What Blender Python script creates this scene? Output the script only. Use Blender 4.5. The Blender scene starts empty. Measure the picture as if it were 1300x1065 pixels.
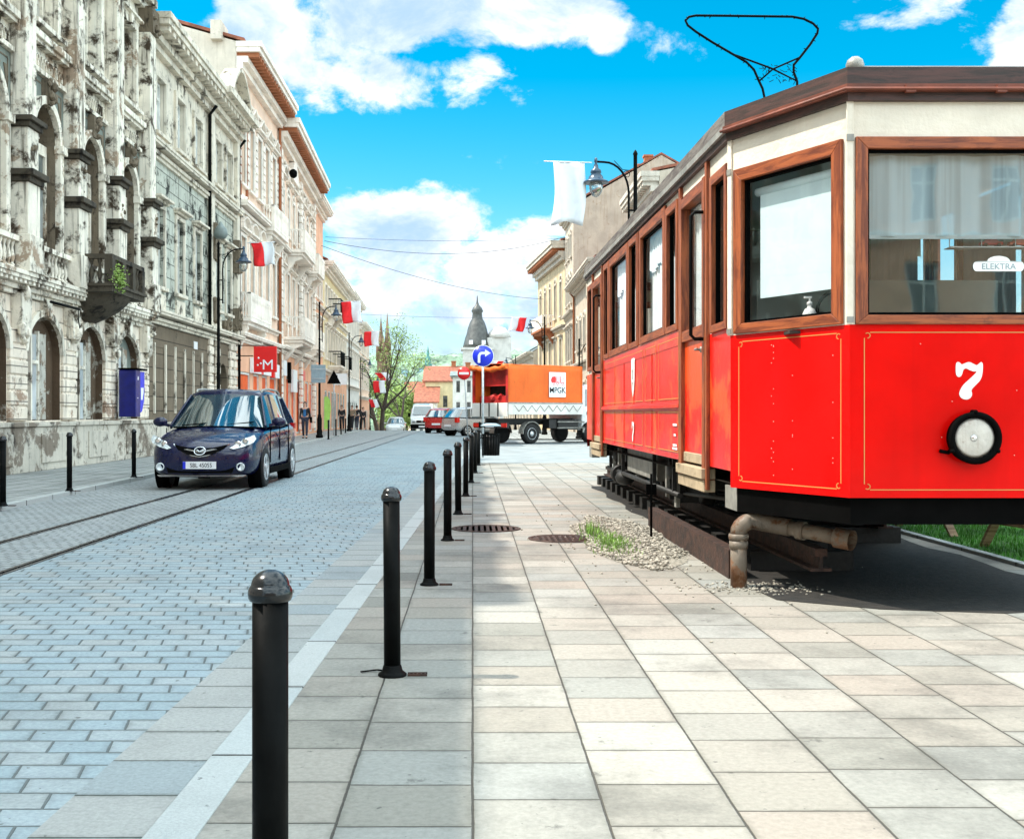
import bpy, bmesh, math, random
from mathutils import Vector, Matrix
R = math.radians
PI = math.pi
random.seed(7)
S = bpy.context.scene
COL = S.collection
EYE = 1.2
F = 1450.0

def gz(x, y):
    """height of the terrain: level street, falls away beyond the crest, distant hill"""
    z = 0.0
    if y > 78:
        d = y - 78
        z = -.05 * (d - 15 * (1 - math.exp(-d / 15)))
    if y > 420:
        z = -.05 * (342 - 15)
        t = min(1, (y - 420) / 1000.)
        t = t * t * (3 - 2 * t)
        z += 78 * t + 6 * math.sin(x * .006 + 1) * t
    return z

# ---------------------------------------------------------------- tagging
def tag(o, label=None, cat=None, group=None, kind=None):
    if label: o['label'] = label
    if cat: o['category'] = cat
    if group: o['group'] = group
    if kind: o['kind'] = kind
    return o

def thing(name, loc, rz=0.0, label=None, cat=None, group=None):
    o = bpy.data.objects.new(name, None)
    o.empty_display_size = .2
    COL.objects.link(o)
    o.location = loc
    o.rotation_euler = (0, 0, rz)
    return tag(o, label, cat, group)

def copy_tree(o, parent=None):
    c = o.copy()
    COL.objects.link(c)
    if parent: c.parent = parent
    for ch in list(o.children):
        copy_tree(ch, c)
    return c

# ---------------------------------------------------------------- mesh builder
def ident(u, d, z):
    return (u, d, z)

class MB:
    def __init__(s):
        s.bm = bmesh.new(); s.mi = 0
    def face(s, pts, mi=None):
        vs = [s.bm.verts.new(p) for p in pts]
        try:
            f = s.bm.faces.new(vs)
        except ValueError:
            return None
        f.material_index = s.mi if mi is None else mi
        return f
    def hexa(s, c):
        vs = [s.bm.verts.new(p) for p in c]
        for q in ((0, 3, 2, 1), (4, 5, 6, 7), (0, 1, 5, 4), (1, 2, 6, 5), (2, 3, 7, 6), (3, 0, 4, 7)):
            f = s.bm.faces.new([vs[i] for i in q]); f.material_index = s.mi
    def box(s, x0, x1, y0, y1, z0, z1, fr=ident):
        s.hexa([fr(x0, y0, z0), fr(x1, y0, z0), fr(x1, y1, z0), fr(x0, y1, z0),
                fr(x0, y0, z1), fr(x1, y0, z1), fr(x1, y1, z1), fr(x0, y1, z1)])
        return s
    def bar(s, p, q, w, h, up=(0, 0, 1)):
        p = Vector(p); q = Vector(q); d = (q - p)
        if d.length < 1e-6: return s
        d.normalize(); up = Vector(up)
        if abs(d.dot(up)) > .98: up = Vector((1, 0, 0)) if abs(d.x) < .9 else Vector((0, 1, 0))
        r = d.cross(up).normalized(); u = r.cross(d).normalized()
        a = r * w / 2; b = u * h / 2
        s.hexa([p - a - b, p + a - b, q + a - b, q - a - b, p - a + b, p + a + b, q + a + b, q - a + b])
        return s
    def loft(s, rings, closed=True, cap0=True, cap1=True, mi=None):
        m = s.mi if mi is None else mi
        vr = [[s.bm.verts.new(p) for p in r] for r in rings]
        n = len(rings[0])
        out = []
        for i in range(len(vr) - 1):
            for j in range(n if closed else n - 1):
                k = (j + 1) % n
                try:
                    f = s.bm.faces.new((vr[i][j], vr[i][k], vr[i + 1][k], vr[i + 1][j])); f.material_index = m; f.smooth = True; out.append(f)
                except ValueError: pass
        if closed and cap0:
            f = s.bm.faces.new(list(reversed(vr[0]))); f.material_index = m
        if closed and cap1:
            f = s.bm.faces.new(vr[-1]); f.material_index = m
        return out
    def tube(s, pts, r, n=8, r1=None, caps=True):
        pts = [Vector(p) for p in pts]
        N = len(pts); rings = []
        prev = None
        for i, p in enumerate(pts):
            t = (pts[min(i + 1, N - 1)] - pts[max(i - 1, 0)])
            if t.length < 1e-9: t = Vector((0, 0, 1))
            t.normalize()
            if prev is None:
                a = Vector((0, 0, 1)) if abs(t.z) < .9 else Vector((1, 0, 0))
                u = t.cross(a).normalized()
            else:
                u = (prev - t * prev.dot(t))
                if u.length < 1e-6: u = t.orthogonal()
                u.normalize()
            prev = u
            v = t.cross(u)
            rad = r if not isinstance(r, (list, tuple)) else r[i]
            if r1 is not None: rad = r + (r1 - r) * i / max(1, N - 1)
            rings.append([p + (u * math.cos(2 * PI * k / n) + v * math.sin(2 * PI * k / n)) * rad for k in range(n)])
        s.loft(rings, True, caps, caps)
        return s
    def lathe(s, prof, c=(0, 0, 0), n=20, axis='z', fr=None):
        rings = []
        hollow = prof[0][0] > .005 and prof[-1][0] > .005 and len(prof) == 4 and abs(prof[0][0] - prof[-1][0]) < 1e-6 and abs(prof[1][0] - prof[2][0]) < 1e-6
        if hollow: prof = list(prof) + [prof[0]]
        for (r, h) in prof:
            r = max(r, 1e-4)
            ring = []
            for k in range(n):
                a = 2 * PI * k / n
                if axis == 'z': p = (c[0] + r * math.cos(a), c[1] + r * math.sin(a), c[2] + h)
                elif axis == 'y': p = (c[0] + r * math.cos(a), c[1] + h, c[2] + r * math.sin(a))
                else: p = (c[0] + h, c[1] + r * math.cos(a), c[2] + r * math.sin(a))
                ring.append(fr(*p) if fr else p)
            rings.append(ring)
        s.loft(rings, True, not hollow, not hollow)
        return s
    def prism(s, poly, d0, d1, fr):
        """polygon of (u,z) extruded from depth d0 to d1 in frame fr"""
        a = [fr(u, d0, z) for u, z in poly]; b = [fr(u, d1, z) for u, z in poly]
        va = [s.bm.verts.new(p) for p in a]; vb = [s.bm.verts.new(p) for p in b]
        n = len(poly)
        for f in (va, list(reversed(vb))):
            ff = s.bm.faces.new(f); ff.material_index = s.mi
        for i in range(n):
            k = (i + 1) % n
            ff = s.bm.faces.new((va[k], va[i], vb[i], vb[k])); ff.material_index = s.mi
        return s
    def blob(s, c, r, sc=(1, 1, 1), sub=1, jit=0.0):
        ret = bmesh.ops.create_icosphere(s.bm, subdivisions=sub, radius=r)
        for v in ret['verts']:
            k = 1 + random.uniform(-jit, jit)
            v.co = Vector((v.co.x * sc[0] * k + c[0], v.co.y * sc[1] * k + c[1], v.co.z * sc[2] * k + c[2]))
            for f in v.link_faces: f.material_index = s.mi; f.smooth = sub > 1
        return s
    def panel(s, fr, u0, u1, z0, z1, ops, t=.3, rm=0):
        """wall skin with real openings; ops = (a,b,c,d,rise) rise>0 = arched head"""
        us = sorted(set([u0, u1] + [o[0] for o in ops] + [o[1] for o in ops]))
        zs = sorted(set([z0, z1] + [o[2] for o in ops] + [o[3] for o in ops]))
        us = [u for u in us if u0 - 1e-6 <= u <= u1 + 1e-6]; zs = [z for z in zs if z0 - 1e-6 <= z <= z1 + 1e-6]
        for i in range(len(us) - 1):
            for j in range(len(zs) - 1):
                cu = (us[i] + us[i + 1]) / 2; cz = (zs[j] + zs[j + 1]) / 2
                if any(o[0] < cu < o[1] and o[2] < cz < o[3] for o in ops): continue
                s.face([fr(us[i], 0, zs[j]), fr(us[i + 1], 0, zs[j]), fr(us[i + 1], 0, zs[j + 1]), fr(us[i], 0, zs[j + 1])])
        for o in ops:
            a, b, c, d, rise = o; s.mi = rm
            if rise <= 0:
                s.face([fr(a, 0, d), fr(b, 0, d), fr(b, t, d), fr(a, t, d)])
                top = d
            else:
                top = d - rise
                n = 12; m = (a + b) / 2; hw = (b - a) / 2
                arc = [(m - hw * math.cos(PI * k / n), top + rise * math.sin(PI * k / n)) for k in range(n + 1)]
                for k in range(n):
                    p, q = arc[k], arc[k + 1]
                    s.face([fr(p[0], 0, p[1]), fr(q[0], 0, q[1]), fr(q[0], 0, d), fr(p[0], 0, d)], 0)
                    s.face([fr(p[0], 0, p[1]), fr(q[0], 0, q[1]), fr(q[0], t, q[1]), fr(p[0], t, p[1])])
            s.face([fr(a, 0, c), fr(a, 0, top), fr(a, t, top), fr(a, t, c)])
            s.face([fr(b, 0, c), fr(b, 0, top), fr(b, t, top), fr(b, t, c)])
            s.face([fr(a, 0, c), fr(b, 0, c), fr(b, t, c), fr(a, t, c)])
        s.mi = 0
        return s
    def archring(s, fr, a, b, z, rise, w, d0, d1, n=14):
        """band round an arch head springing at z"""
        m = (a + b) / 2; hw = (b - a) / 2
        for k in range(n):
            t0 = PI * k / n; t1 = PI * (k + 1) / n
            P = lambda t, e: (m - (hw + e) * math.cos(t), z + (rise + e) * math.sin(t))
            s.prism([P(t0, 0), P(t0, w), P(t1, w), P(t1, 0)], d0, d1, fr)
        return s
    def build(s, name, mat, parent=None, org=(0, 0, 0), bevel=0, smooth=False, seg=2, recalc=True, sub=0, merge=0):
        if merge: bmesh.ops.remove_doubles(s.bm, verts=s.bm.verts, dist=merge)
        if recalc: bmesh.ops.recalc_face_normals(s.bm, faces=s.bm.faces)
        me = bpy.data.meshes.new(name)
        if org != (0, 0, 0):
            bmesh.ops.translate(s.bm, verts=s.bm.verts, vec=-Vector(org))
        if smooth:
            for f in s.bm.faces: f.smooth = True
        s.bm.to_mesh(me); s.bm.free()
        for m in (mat if isinstance(mat, (list, tuple)) else [mat]): me.materials.append(m)
        o = bpy.data.objects.new(name, me)
        COL.objects.link(o)
        if parent is not None: o.parent = parent
        elif org != (0, 0, 0): o.location = org
        if bevel:
            md = o.modifiers.new('bevel', 'BEVEL'); md.width = bevel; md.segments = seg; md.limit_method = 'ANGLE'; md.angle_limit = R(35)
            md.harden_normals = False
        if sub:
            md = o.modifiers.new('sub', 'SUBSURF'); md.levels = sub; md.render_levels = sub
        return o

def frame(origin, deg):
    """facade frame: u runs along deg, depth goes to its left (behind the face)"""
    c, s_ = math.cos(R(deg)), math.sin(R(deg))
    ox, oy, oz = origin
    return lambda u, d, z: (ox + u * c - d * s_, oy + u * s_ + d * c, oz + z)

def text_mesh(txt, size, extrude, name, mat, parent, mtx, align='CENTER', sx=1.0, bold=0.0):
    cu = bpy.data.curves.new(name, 'FONT'); cu.body = txt; cu.size = size; cu.extrude = extrude; cu.align_x = align; cu.offset = bold
    o = bpy.data.objects.new(name, cu); COL.objects.link(o)
    bpy.context.view_layer.update()
    dg = bpy.context.evaluated_depsgraph_get()
    me = bpy.data.meshes.new_from_object(o.evaluated_get(dg))
    bpy.data.objects.remove(o)
    me.transform(mtx @ Matrix.Diagonal((sx, 1, 1, 1)))
    me.materials.clear(); me.materials.append(mat)
    r = bpy.data.objects.new(name, me); COL.objects.link(r); r.parent = parent
    return r
# ---------------------------------------------------------------- materials
def _nt(name):
    m = bpy.data.materials.new(name); m.use_nodes = True
    nt = m.node_tree
    return m, nt, nt.nodes['Principled BSDF']

def nd(nt, typ, **kw):
    n = nt.nodes.new(typ)
    for k, v in kw.items():
        if k.startswith('i_'): n.inputs[k[2:]].default_value = v
        else: setattr(n, k, v)
    return n

def math_(nt, op, a, b=None, c=None, clamp=False):
    n = nt.nodes.new('ShaderNodeMath'); n.operation = op; n.use_clamp = clamp
    for i, v in enumerate((a, b, c)):
        if v is None: continue
        if isinstance(v, (int, float)): n.inputs[i].default_value = v
        else: nt.links.new(v, n.inputs[i])
    return n.outputs[0]

def rgb(c):
    return (c[0], c[1], c[2], 1)

def mixc(nt, fac, a, b, mode='MIX'):
    n = nt.nodes.new('ShaderNodeMix'); n.data_type = 'RGBA'; n.blend_type = mode
    for i, v in ((0, fac), (6, a), (7, b)):
        if isinstance(v, (int, float)): n.inputs[i].default_value = v
        elif isinstance(v, (tuple, list)): n.inputs[i].default_value = rgb(v)
        else: nt.links.new(v, n.inputs[i])
    return n.outputs[2]

def coords(nt, space='Object', scale=(1, 1, 1), loc=(0, 0, 0), rot=(0, 0, 0)):
    tc = nt.nodes.new('ShaderNodeTexCoord'); mp = nt.nodes.new('ShaderNodeMapping')
    mp.inputs['Scale'].default_value = scale; mp.inputs['Location'].default_value = loc; mp.inputs['Rotation'].default_value = rot
    nt.links.new(tc.outputs[space], mp.inputs['Vector'])
    return mp.outputs[0]

def noise(nt, vec, scale, detail=5, rough=.55, dist=0.0):
    n = nt.nodes.new('ShaderNodeTexNoise'); n.inputs['Scale'].default_value = scale; n.inputs['Detail'].default_value = detail
    n.inputs['Roughness'].default_value = rough; n.inputs['Distortion'].default_value = dist
    nt.links.new(vec, n.inputs['Vector'])
    return n.outputs['Fac']

def ramp(nt, fac, lo, hi, a=0.0, b=1.0):
    n = nt.nodes.new('ShaderNodeMapRange'); n.interpolation_type = 'SMOOTHSTEP'
    n.inputs[1].default_value = lo; n.inputs[2].default_value = hi; n.inputs[3].default_value = a; n.inputs[4].default_value = b
    nt.links.new(fac, n.inputs[0])
    return n.outputs[0]

def bump(nt, b, h, strength=.3, dist=.02):
    n = nt.nodes.new('ShaderNodeBump'); n.inputs['Strength'].default_value = strength; n.inputs['Distance'].default_value = dist
    nt.links.new(h, n.inputs['Height']); nt.links.new(n.outputs[0], b.inputs['Normal'])
    return n

def plain(name, col, rough=.5, metal=0.0, var=.12, scale=6, bmp=.0, coat=0.0, spec=.5, bscale=40):
    m, nt, b = _nt(name)
    v = coords(nt)
    n = noise(nt, v, scale)
    dark = tuple(c * (1 - var) for c in col); light = tuple(min(1, c * (1 + var)) for c in col)
    c = mixc(nt, ramp(nt, n, .3, .7), dark, light)
    nt.links.new(c, b.inputs['Base Color'])
    b.inputs['Metallic'].default_value = metal
    b.inputs['Specular IOR Level'].default_value = spec
    r = ramp(nt, noise(nt, v, scale * 2.3), .3, .7, max(0, rough - .06), min(1, rough + .06))
    nt.links.new(r, b.inputs['Roughness'])
    if coat:
        b.inputs['Coat Weight'].default_value = coat; b.inputs['Coat Roughness'].default_value = .03
    if bmp: bump(nt, b, noise(nt, v, bscale), bmp, .01)
    return m

def plaster(name, col, dirt=(.06, .05, .04), amount=.5, patch=None, patch_amt=.0, streak=.5, rough=.85, scale=1.0, joints=0.0, drop=0.0):
    """weathered stucco: soot clouds, rain streaks, patches of fallen plaster, optional block joints"""
    m, nt, b = _nt(name)
    v = coords(nt)
    c = mixc(nt, ramp(nt, noise(nt, v, 1.3 * scale), .3, .7), tuple(k * .86 for k in col), tuple(min(1, k * 1.1) for k in col))
    if patch_amt:
        pn = noise(nt, coords(nt, loc=(3, 7, 1)), 1.1 * scale, 8, .62, .4)
        pf = noise(nt, coords(nt, loc=(8, 1, 4)), 9 * scale, 6, .75)
        pn = math_(nt, 'ADD', pn, math_(nt, 'MULTIPLY', math_(nt, 'SUBTRACT', pf, .5), .35))
        c = mixc(nt, ramp(nt, pn, .64 - patch_amt * .22, .70 - patch_amt * .2, 0, .8), c, patch)
    if streak:
        sv = coords(nt, scale=(5 * scale, 5 * scale, .35 * scale))
        st = ramp(nt, noise(nt, sv, 1.6, 6, .6), .50, .74)
        c = mixc(nt, math_(nt, 'MULTIPLY', st, streak), c, dirt)
    if amount:
        dn = noise(nt, coords(nt, loc=(11, 2, 5)), 2.2 * scale, 9, .68, .3)
        c = mixc(nt, math_(nt, 'MULTIPLY', ramp(nt, dn, .66 - amount * .22, .78 - amount * .2), min(1, amount + .3)), c, dirt)
    h = noise(nt, v, 14, 6)
    if joints:
        tc = nt.nodes.new('ShaderNodeTexCoord'); sx = nt.nodes.new('ShaderNodeSeparateXYZ')
        nt.links.new(tc.outputs['Object'], sx.inputs[0])
        f = math_(nt, 'FRACT', math_(nt, 'DIVIDE', sx.outputs[2], joints))
        j = math_(nt, 'LESS_THAN', f, .07)
        c = mixc(nt, math_(nt, 'MULTIPLY', j, .8), c, tuple(k * .12 for k in col))
        h = math_(nt, 'SUBTRACT', h, math_(nt, 'MULTIPLY', j, 1.5))
    nt.links.new(c, b.inputs['Base Color'])
    b.inputs['Roughness'].default_value = rough; b.inputs['Specular IOR Level'].default_value = .25
    bump(nt, b, h, .5, .02)
    return m

def cells(name, cu, cv, along, jit, cols, joint=.02, jcol=(.03, .03, .025), rough=.7, stain=.25, half=.5, bstr=.7, stc=(.05, .05, .045), grain=60, rot=0.0, skew=0.0):
    """paving: cells cu (X) x cv (Y); 'along' = 'col' columns slide in Y, 'row' rows slide in X"""
    m, nt, b = _nt(name)
    vv = coords(nt, 'Object', rot=(0, 0, rot))
    sx = nt.nodes.new('ShaderNodeSeparateXYZ'); nt.links.new(vv, sx.inputs[0])
    X, Y = sx.outputs[0], sx.outputs[1]
    wob = math_(nt, 'MULTIPLY', math_(nt, 'SUBTRACT', noise(nt, vv, 2.5, 2), .5), .008)
    X = math_(nt, 'ADD', X, wob); Y = math_(nt, 'ADD', Y, wob)
    def wn(v):
        n = nt.nodes.new('ShaderNodeTexWhiteNoise'); n.noise_dimensions = '1D'; nt.links.new(v, n.inputs['W']); return n.outputs['Value']
    if along == 'col':
        a = math_(nt, 'DIVIDE', X, cu); ia = math_(nt, 'FLOOR', a); fa = math_(nt, 'FRACT', a)
        off = math_(nt, 'ADD', math_(nt, 'MULTIPLY', math_(nt, 'MODULO', ia, 2.0), half), math_(nt, 'MULTIPLY', wn(ia), jit))
        c_ = math_(nt, 'ADD', math_(nt, 'DIVIDE', Y, cv), off); ic = math_(nt, 'FLOOR', c_); fc = math_(nt, 'FRACT', c_)
        su, sv = cu, cv
    else:
        a = math_(nt, 'DIVIDE', Y, cv); ia = math_(nt, 'FLOOR', a); fa = math_(nt, 'FRACT', a)
        off = math_(nt, 'ADD', math_(nt, 'MULTIPLY', math_(nt, 'MODULO', ia, 2.0), half), math_(nt, 'MULTIPLY', wn(ia), jit))
        c_ = math_(nt, 'ADD', math_(nt, 'ADD', math_(nt, 'DIVIDE', X, cu), off), math_(nt, 'MULTIPLY', fa, skew)); ic = math_(nt, 'FLOOR', c_); fc = math_(nt, 'FRACT', c_)
        su, sv = cv, cu
    def edge(f, size):
        d = math_(nt, 'MULTIPLY', math_(nt, 'MINIMUM', f, math_(nt, 'SUBTRACT', 1.0, f)), size)
        return d
    e = math_(nt, 'MINIMUM', edge(fa, su), edge(fc, sv))
    e = math_(nt, 'ADD', e, math_(nt, 'MULTIPLY', math_(nt, 'SUBTRACT', noise(nt, vv, 18, 3), .5), joint * .5))
    jm = ramp(nt, e, joint * .25, joint * .6, 1.0, 0.0)
    w = nt.nodes.new('ShaderNodeTexWhiteNoise'); w.noise_dimensions = '2D'
    cb = nt.nodes.new('ShaderNodeCombineXYZ'); nt.links.new(ia, cb.inputs[0]); nt.links.new(ic, cb.inputs[1]); nt.links.new(cb.outputs[0], w.inputs['Vector'])
    cr = nt.nodes.new('ShaderNodeValToRGB'); cr.color_ramp.interpolation = 'LINEAR'
    el = cr.color_ramp.elements
    while len(el) < len(cols): el.new(.5)
    for i, c in enumerate(cols):
        el[i].position = i / (len(cols) - 1); el[i].color = rgb(c)
    nt.links.new(w.outputs['Value'], cr.inputs[0])
    c = cr.outputs[0]
    g = noise(nt, vv, grain, 4, .7)
    c = mixc(nt, ramp(nt, g, .25, .75, .0, .45), c, mixc(nt, .5, c, (.02, .02, .02)))
    sn = ramp(nt, noise(nt, vv, .8, 8, .7), .46, .66)
    c = mixc(nt, math_(nt, 'MULTIPLY', sn, stain), c, stc)
    sn2 = ramp(nt, noise(nt, coords(nt, loc=(5, 9, 0)), 4.5, 7, .75), .61, .69)
    c = mixc(nt, math_(nt, 'MULTIPLY', sn2, stain * 1.3), c, stc)
    sp = ramp(nt, noise(nt, coords(nt, loc=(1, 4, 0)), 22, 3, .5), .70, .74)
    c = mixc(nt, math_(nt, 'MULTIPLY', sp, .7), c, stc)
    eg = ramp(nt, e, joint * .5, joint * 3.5, .30, .0)
    c = mixc(nt, math_(nt, 'MULTIPLY', eg, ramp(nt, noise(nt, vv, 3.1, 4), .35, .6)), c, (.05, .05, .035))
    c = mixc(nt, jm, c, jcol)
    nt.links.new(c, b.inputs['Base Color'])
    b.inputs['Specular IOR Level'].default_value = .35
    nt.links.new(ramp(nt, g, .2, .8, rough - .1, rough + .1), b.inputs['Roughness'])
    h = math_(nt, 'ADD', math_(nt, 'MULTIPLY', math_(nt, 'SUBTRACT', 1.0, jm), 1.0), math_(nt, 'MULTIPLY', g, .25))
    h = math_(nt, 'ADD', h, math_(nt, 'MULTIPLY', w.outputs['Value'], .25))
    bump(nt, b, h, bstr, .012)
    return m

def wood(name, a, b_, axis=2, rough=.5, scale=1.0):
    m, nt, b = _nt(name)
    sc = [14 * scale, 14 * scale, 14 * scale]; sc[axis] = 1.2 * scale
    if axis == 0: sc[1] = 1.2 * scale
    v = coords(nt, scale=sc)
    n = noise(nt, v, 2.2, 8, .7, .5)
    c = mixc(nt, ramp(nt, n, .36, .62), b_, a)
    n2 = noise(nt, coords(nt), 5, 7, .7)
    c = mixc(nt, ramp(nt, n2, .58, .72, 0, .6), c, tuple(k * .35 for k in b_))
    nt.links.new(c, b.inputs['Base Color']); b.inputs['Roughness'].default_value = rough
    bump(nt, b, n, .35, .004)
    return m

def glass(name, tint=(.8, .9, .9), refl=.25, rough=.02, gcol=(1, 1, 1), fk=.7):
    m, nt, b = _nt(name); nt.nodes.remove(b)
    out = nt.nodes['Material Output']
    tr = nd(nt, 'ShaderNodeBsdfTransparent'); tr.inputs[0].default_value = rgb(tint)
    gl = nd(nt, 'ShaderNodeBsdfGlossy'); gl.inputs['Roughness'].default_value = rough; gl.inputs['Color'].default_value = rgb(gcol)
    fr = nd(nt, 'ShaderNodeLayerWeight'); fr.inputs['Blend'].default_value = .35
    f = math_(nt, 'ADD', math_(nt, 'MULTIPLY', fr.outputs['Fresnel'], fk), refl, clamp=True)
    bn = nd(nt, 'ShaderNodeBump'); bn.inputs['Strength'].default_value = .06; bn.inputs['Distance'].default_value = .02
    nt.links.new(noise(nt, coords(nt), 2.0, 2), bn.inputs['Height']); nt.links.new(bn.outputs[0], gl.inputs['Normal'])
    mx = nd(nt, 'ShaderNodeMixShader')
    nt.links.new(f, mx.inputs[0]); nt.links.new(tr.outputs[0], mx.inputs[1]); nt.links.new(gl.outputs[0], mx.inputs[2])
    nt.links.new(mx.outputs[0], out.inputs[0])
    return m

def pane_mat(name, col, rough=.08, var=.4, spec=.9):
    """window pane seen against a dim room: glossy, with pale patches of curtain behind it"""
    m, nt, b = _nt(name)
    v = coords(nt, scale=(1, 1, .5))
    c = mixc(nt, ramp(nt, noise(nt, v, 1.7, 4), .42, .6), col, tuple(min(1, k + var * .5) for k in col))
    nt.links.new(c, b.inputs['Base Color']); b.inputs['Roughness'].default_value = rough; b.inputs['Specular IOR Level'].default_value = spec
    bump(nt, b, noise(nt, coords(nt), 1.5, 2), .08, .05)
    return m

M = {}
M['slab'] = cells('paving_slabs', .4, .375, 'col', .9, [(.23, .225, .195), (.28, .255, .215), (.25, .25, .225), (.31, .29, .25), (.285, .25, .21), (.34, .325, .285), (.26, .265, .245)], joint=.0085, jcol=(.055, .05, .04), grain=42, stain=.5, half=0.0)
M['slab2'] = cells('pavement_slabs_left', .35, .35, 'col', .0, [(.28, .30, .29), (.34, .355, .34), (.37, .38, .37)], joint=.016, stain=.4, half=.5)
M['sett'] = cells('road_setts', .215, .145, 'row', .25, [(.275, .345, .375), (.305, .375, .405), (.285, .36, .39), (.335, .39, .41), (.33, .36, .36), (.29, .37, .41)], joint=.010, jcol=(.12, .14, .14), stain=.22, bstr=.9, skew=.12)
M['sett_fine'] = cells('track_setts', .11, .11, 'row', .3, [(.31, .34, .345), (.35, .37, .37), (.33, .355, .36)], joint=.012, jcol=(.10, .11, .11), stain=.2, bstr=.4)
M['gutter'] = cells('gutter_stones', 5.0, .36, 'row', .0, [(.27, .31, .32), (.36, .36, .34), (.31, .33, .32)], joint=.010, jcol=(.05, .06, .05), stain=.2, half=0)
M['kerb'] = cells('kerb_stones', 5.0, 1.0, 'row', .0, [(.40, .43, .425), (.45, .465, .45), (.42, .45, .445)], joint=.014, stain=.12, half=0, grain=110)
M['asphalt'] = plain('side_street_setts', (.20, .225, .23), .8, var=.18, scale=1.2, bmp=.4, bscale=25)
M['earth'] = plain('earth', (.16, .15, .11), .9, var=.4, scale=.05)
M['hill'] = plain('far_hill', (.13, .19, .12), .95, var=.45, scale=.012)
M['iron'] = plain('black_iron', (.004, .0045, .0045), .5, var=.3, scale=9, bmp=.1, spec=.05)
M['iron_cap'] = plain('polished_iron_cap', (.006, .008, .010), .22, metal=.1, var=.2)
M['lamp_blue'] = plain('lamp_enamel', (.02, .05, .09), .3, var=.2)
M['steel'] = plain('galvanised_steel', (.42, .46, .48), .45, metal=.4, var=.15, scale=12)
M['rust'] = plain('rusty_steel', (.035, .014, .008), .8, var=.6, scale=14, bmp=.5)
M['darkmetal'] = plain('dark_grease_metal', (.008, .007, .006), .6, var=.5, scale=12, bmp=.3)
M['greymetal'] = plain('dull_grey_metal', (.30, .29, .26), .5, metal=.3, var=.25, scale=8, bmp=.2)
M['rail'] = plain('rail_steel', (.09, .09, .095), .3, metal=.7, var=.3)
M['red_flag'] = plain('flag_red_cloth', (.75, .01, .015), .75, var=.08)
M['white_flag'] = plain('flag_white_cloth', (.75, .78, .82), .75, var=.04)
M['sign_blue'] = plain('sign_blue', (.01, .03, .62), .35, var=.03)
M['sign_red'] = plain('sign_red', (.72, .01, .01), .35, var=.03)
M['sign_white'] = plain('sign_white', (.8, .82, .84), .35, var=.03)
M['sign_back'] = plain('sign_back_grey', (.24, .32, .36), .5, metal=.2, var=.1)
M['black'] = plain('black_paint', (.003, .003, .003), .7, var=.2, spec=.02)
M['rubber'] = plain('rubber', (.006, .006, .006), .8, var=.2, bmp=.2)
M['alloy'] = plain('alloy_wheel', (.55, .57, .58), .3, metal=.6, var=.08)
M['chrome'] = plain('chrome', (.75, .78, .8), .12, metal=1.0, var=.04)
M['carglass'] = plain('car_glass', (.02, .05, .06), .03, var=.3, scale=1.2, spec=1.0, coat=1.0)
M['carblue'] = plain('car_paint_blue', (.0005, .003, .035), .3, metal=.0, var=.0, coat=.7, spec=.2)
M['carwhite'] = plain('car_paint_white', (.62, .63, .62), .3, var=.05, coat=.8)
M['carsilver'] = plain('car_paint_silver', (.42, .42, .41), .3, metal=.3, var=.05, coat=.8)
M['carred'] = plain('car_paint_red', (.45, .01, .01), .3, var=.05, coat=.8)
M['cardark'] = plain('car_paint_dark', (.02, .025, .03), .3, var=.05, coat=.8)
M['lens'] = plain('lamp_lens', (.70, .76, .78), .08, var=.25, scale=30, coat=.8)
M['tail'] = plain('tail_lamp', (.6, .01, .01), .15, var=.1, coat=.8)
M['orange'] = plaster('orange_tarpaulin', (.80, .14, .018), dirt=(.35, .07, .01), amount=.35, streak=.35, rough=.5)
M['truckdark'] = plain('truck_inside_red', (.40, .012, .01), .6, var=.5, scale=2)
M['steps'] = plaster('weathered_board', (.42, .33, .22), dirt=(.1, .08, .05), amount=.5, streak=.3, rough=.7, scale=3)
M['skin'] = plain('skin', (.55, .33, .24), .55, var=.08)
M['hair'] = plain('brown_hair', (.05, .025, .012), .6, var=.3, scale=30)
M['cloth_dark'] = plain('dark_cloth', (.015, .016, .02), .85, var=.3)
M['cloth_blue'] = plain('blue_cloth', (.02, .12, .30), .85, var=.3)
M['cloth_jeans'] = plain('dark_jeans', (.02, .025, .045), .85, var=.3)
M['cloth_tan'] = plain('tan_cloth', (.30, .22, .15), .85, var=.2)
M['leaf'] = plain('spring_leaves', (.16, .24, .045), .7, var=.5, scale=1.5)
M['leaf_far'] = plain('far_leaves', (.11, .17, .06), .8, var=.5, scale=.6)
M['bark'] = plain('bark', (.06, .045, .035), .9, var=.5, scale=12, bmp=.5)
M['grass'] = plain('grass_blades', (.07, .26, .025), .7, var=.5, scale=2)
M['lawn'] = plain('lawn_soil', (.05, .17, .02), .9, var=.4, scale=5, bmp=.5)
M['gravel'] = plain('gravel_stones', (.29, .265, .22), .8, var=.55, scale=22)
M['gravelbed'] = plain('gravel_bed', (.24, .22, .18), .9, var=.5, scale=30, bmp=.7)
M['wire'] = plain('wire', (.05, .06, .07), .6, var=.1)
M['rooftile'] = plain('roof_tile_red', (.24, .075, .04), .8, var=.35, scale=3, bmp=.4)
M['roofbrown'] = plain('roof_sheet_brown', (.16, .04, .02), .6, var=.3)
M['roofgrey'] = plain('roof_grey', (.16, .19, .18), .6, var=.3, scale=2)
M['slate'] = plain('dome_copper_dark', (.055, .055, .05), .5, var=.35, scale=2)
M['verdigris'] = plain('verdigris', (.08, .22, .20), .6, var=.3, scale=1)
M['brick_brown'] = plain('church_brick', (.18, .11, .07), .85, var=.3, scale=.8)
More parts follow.
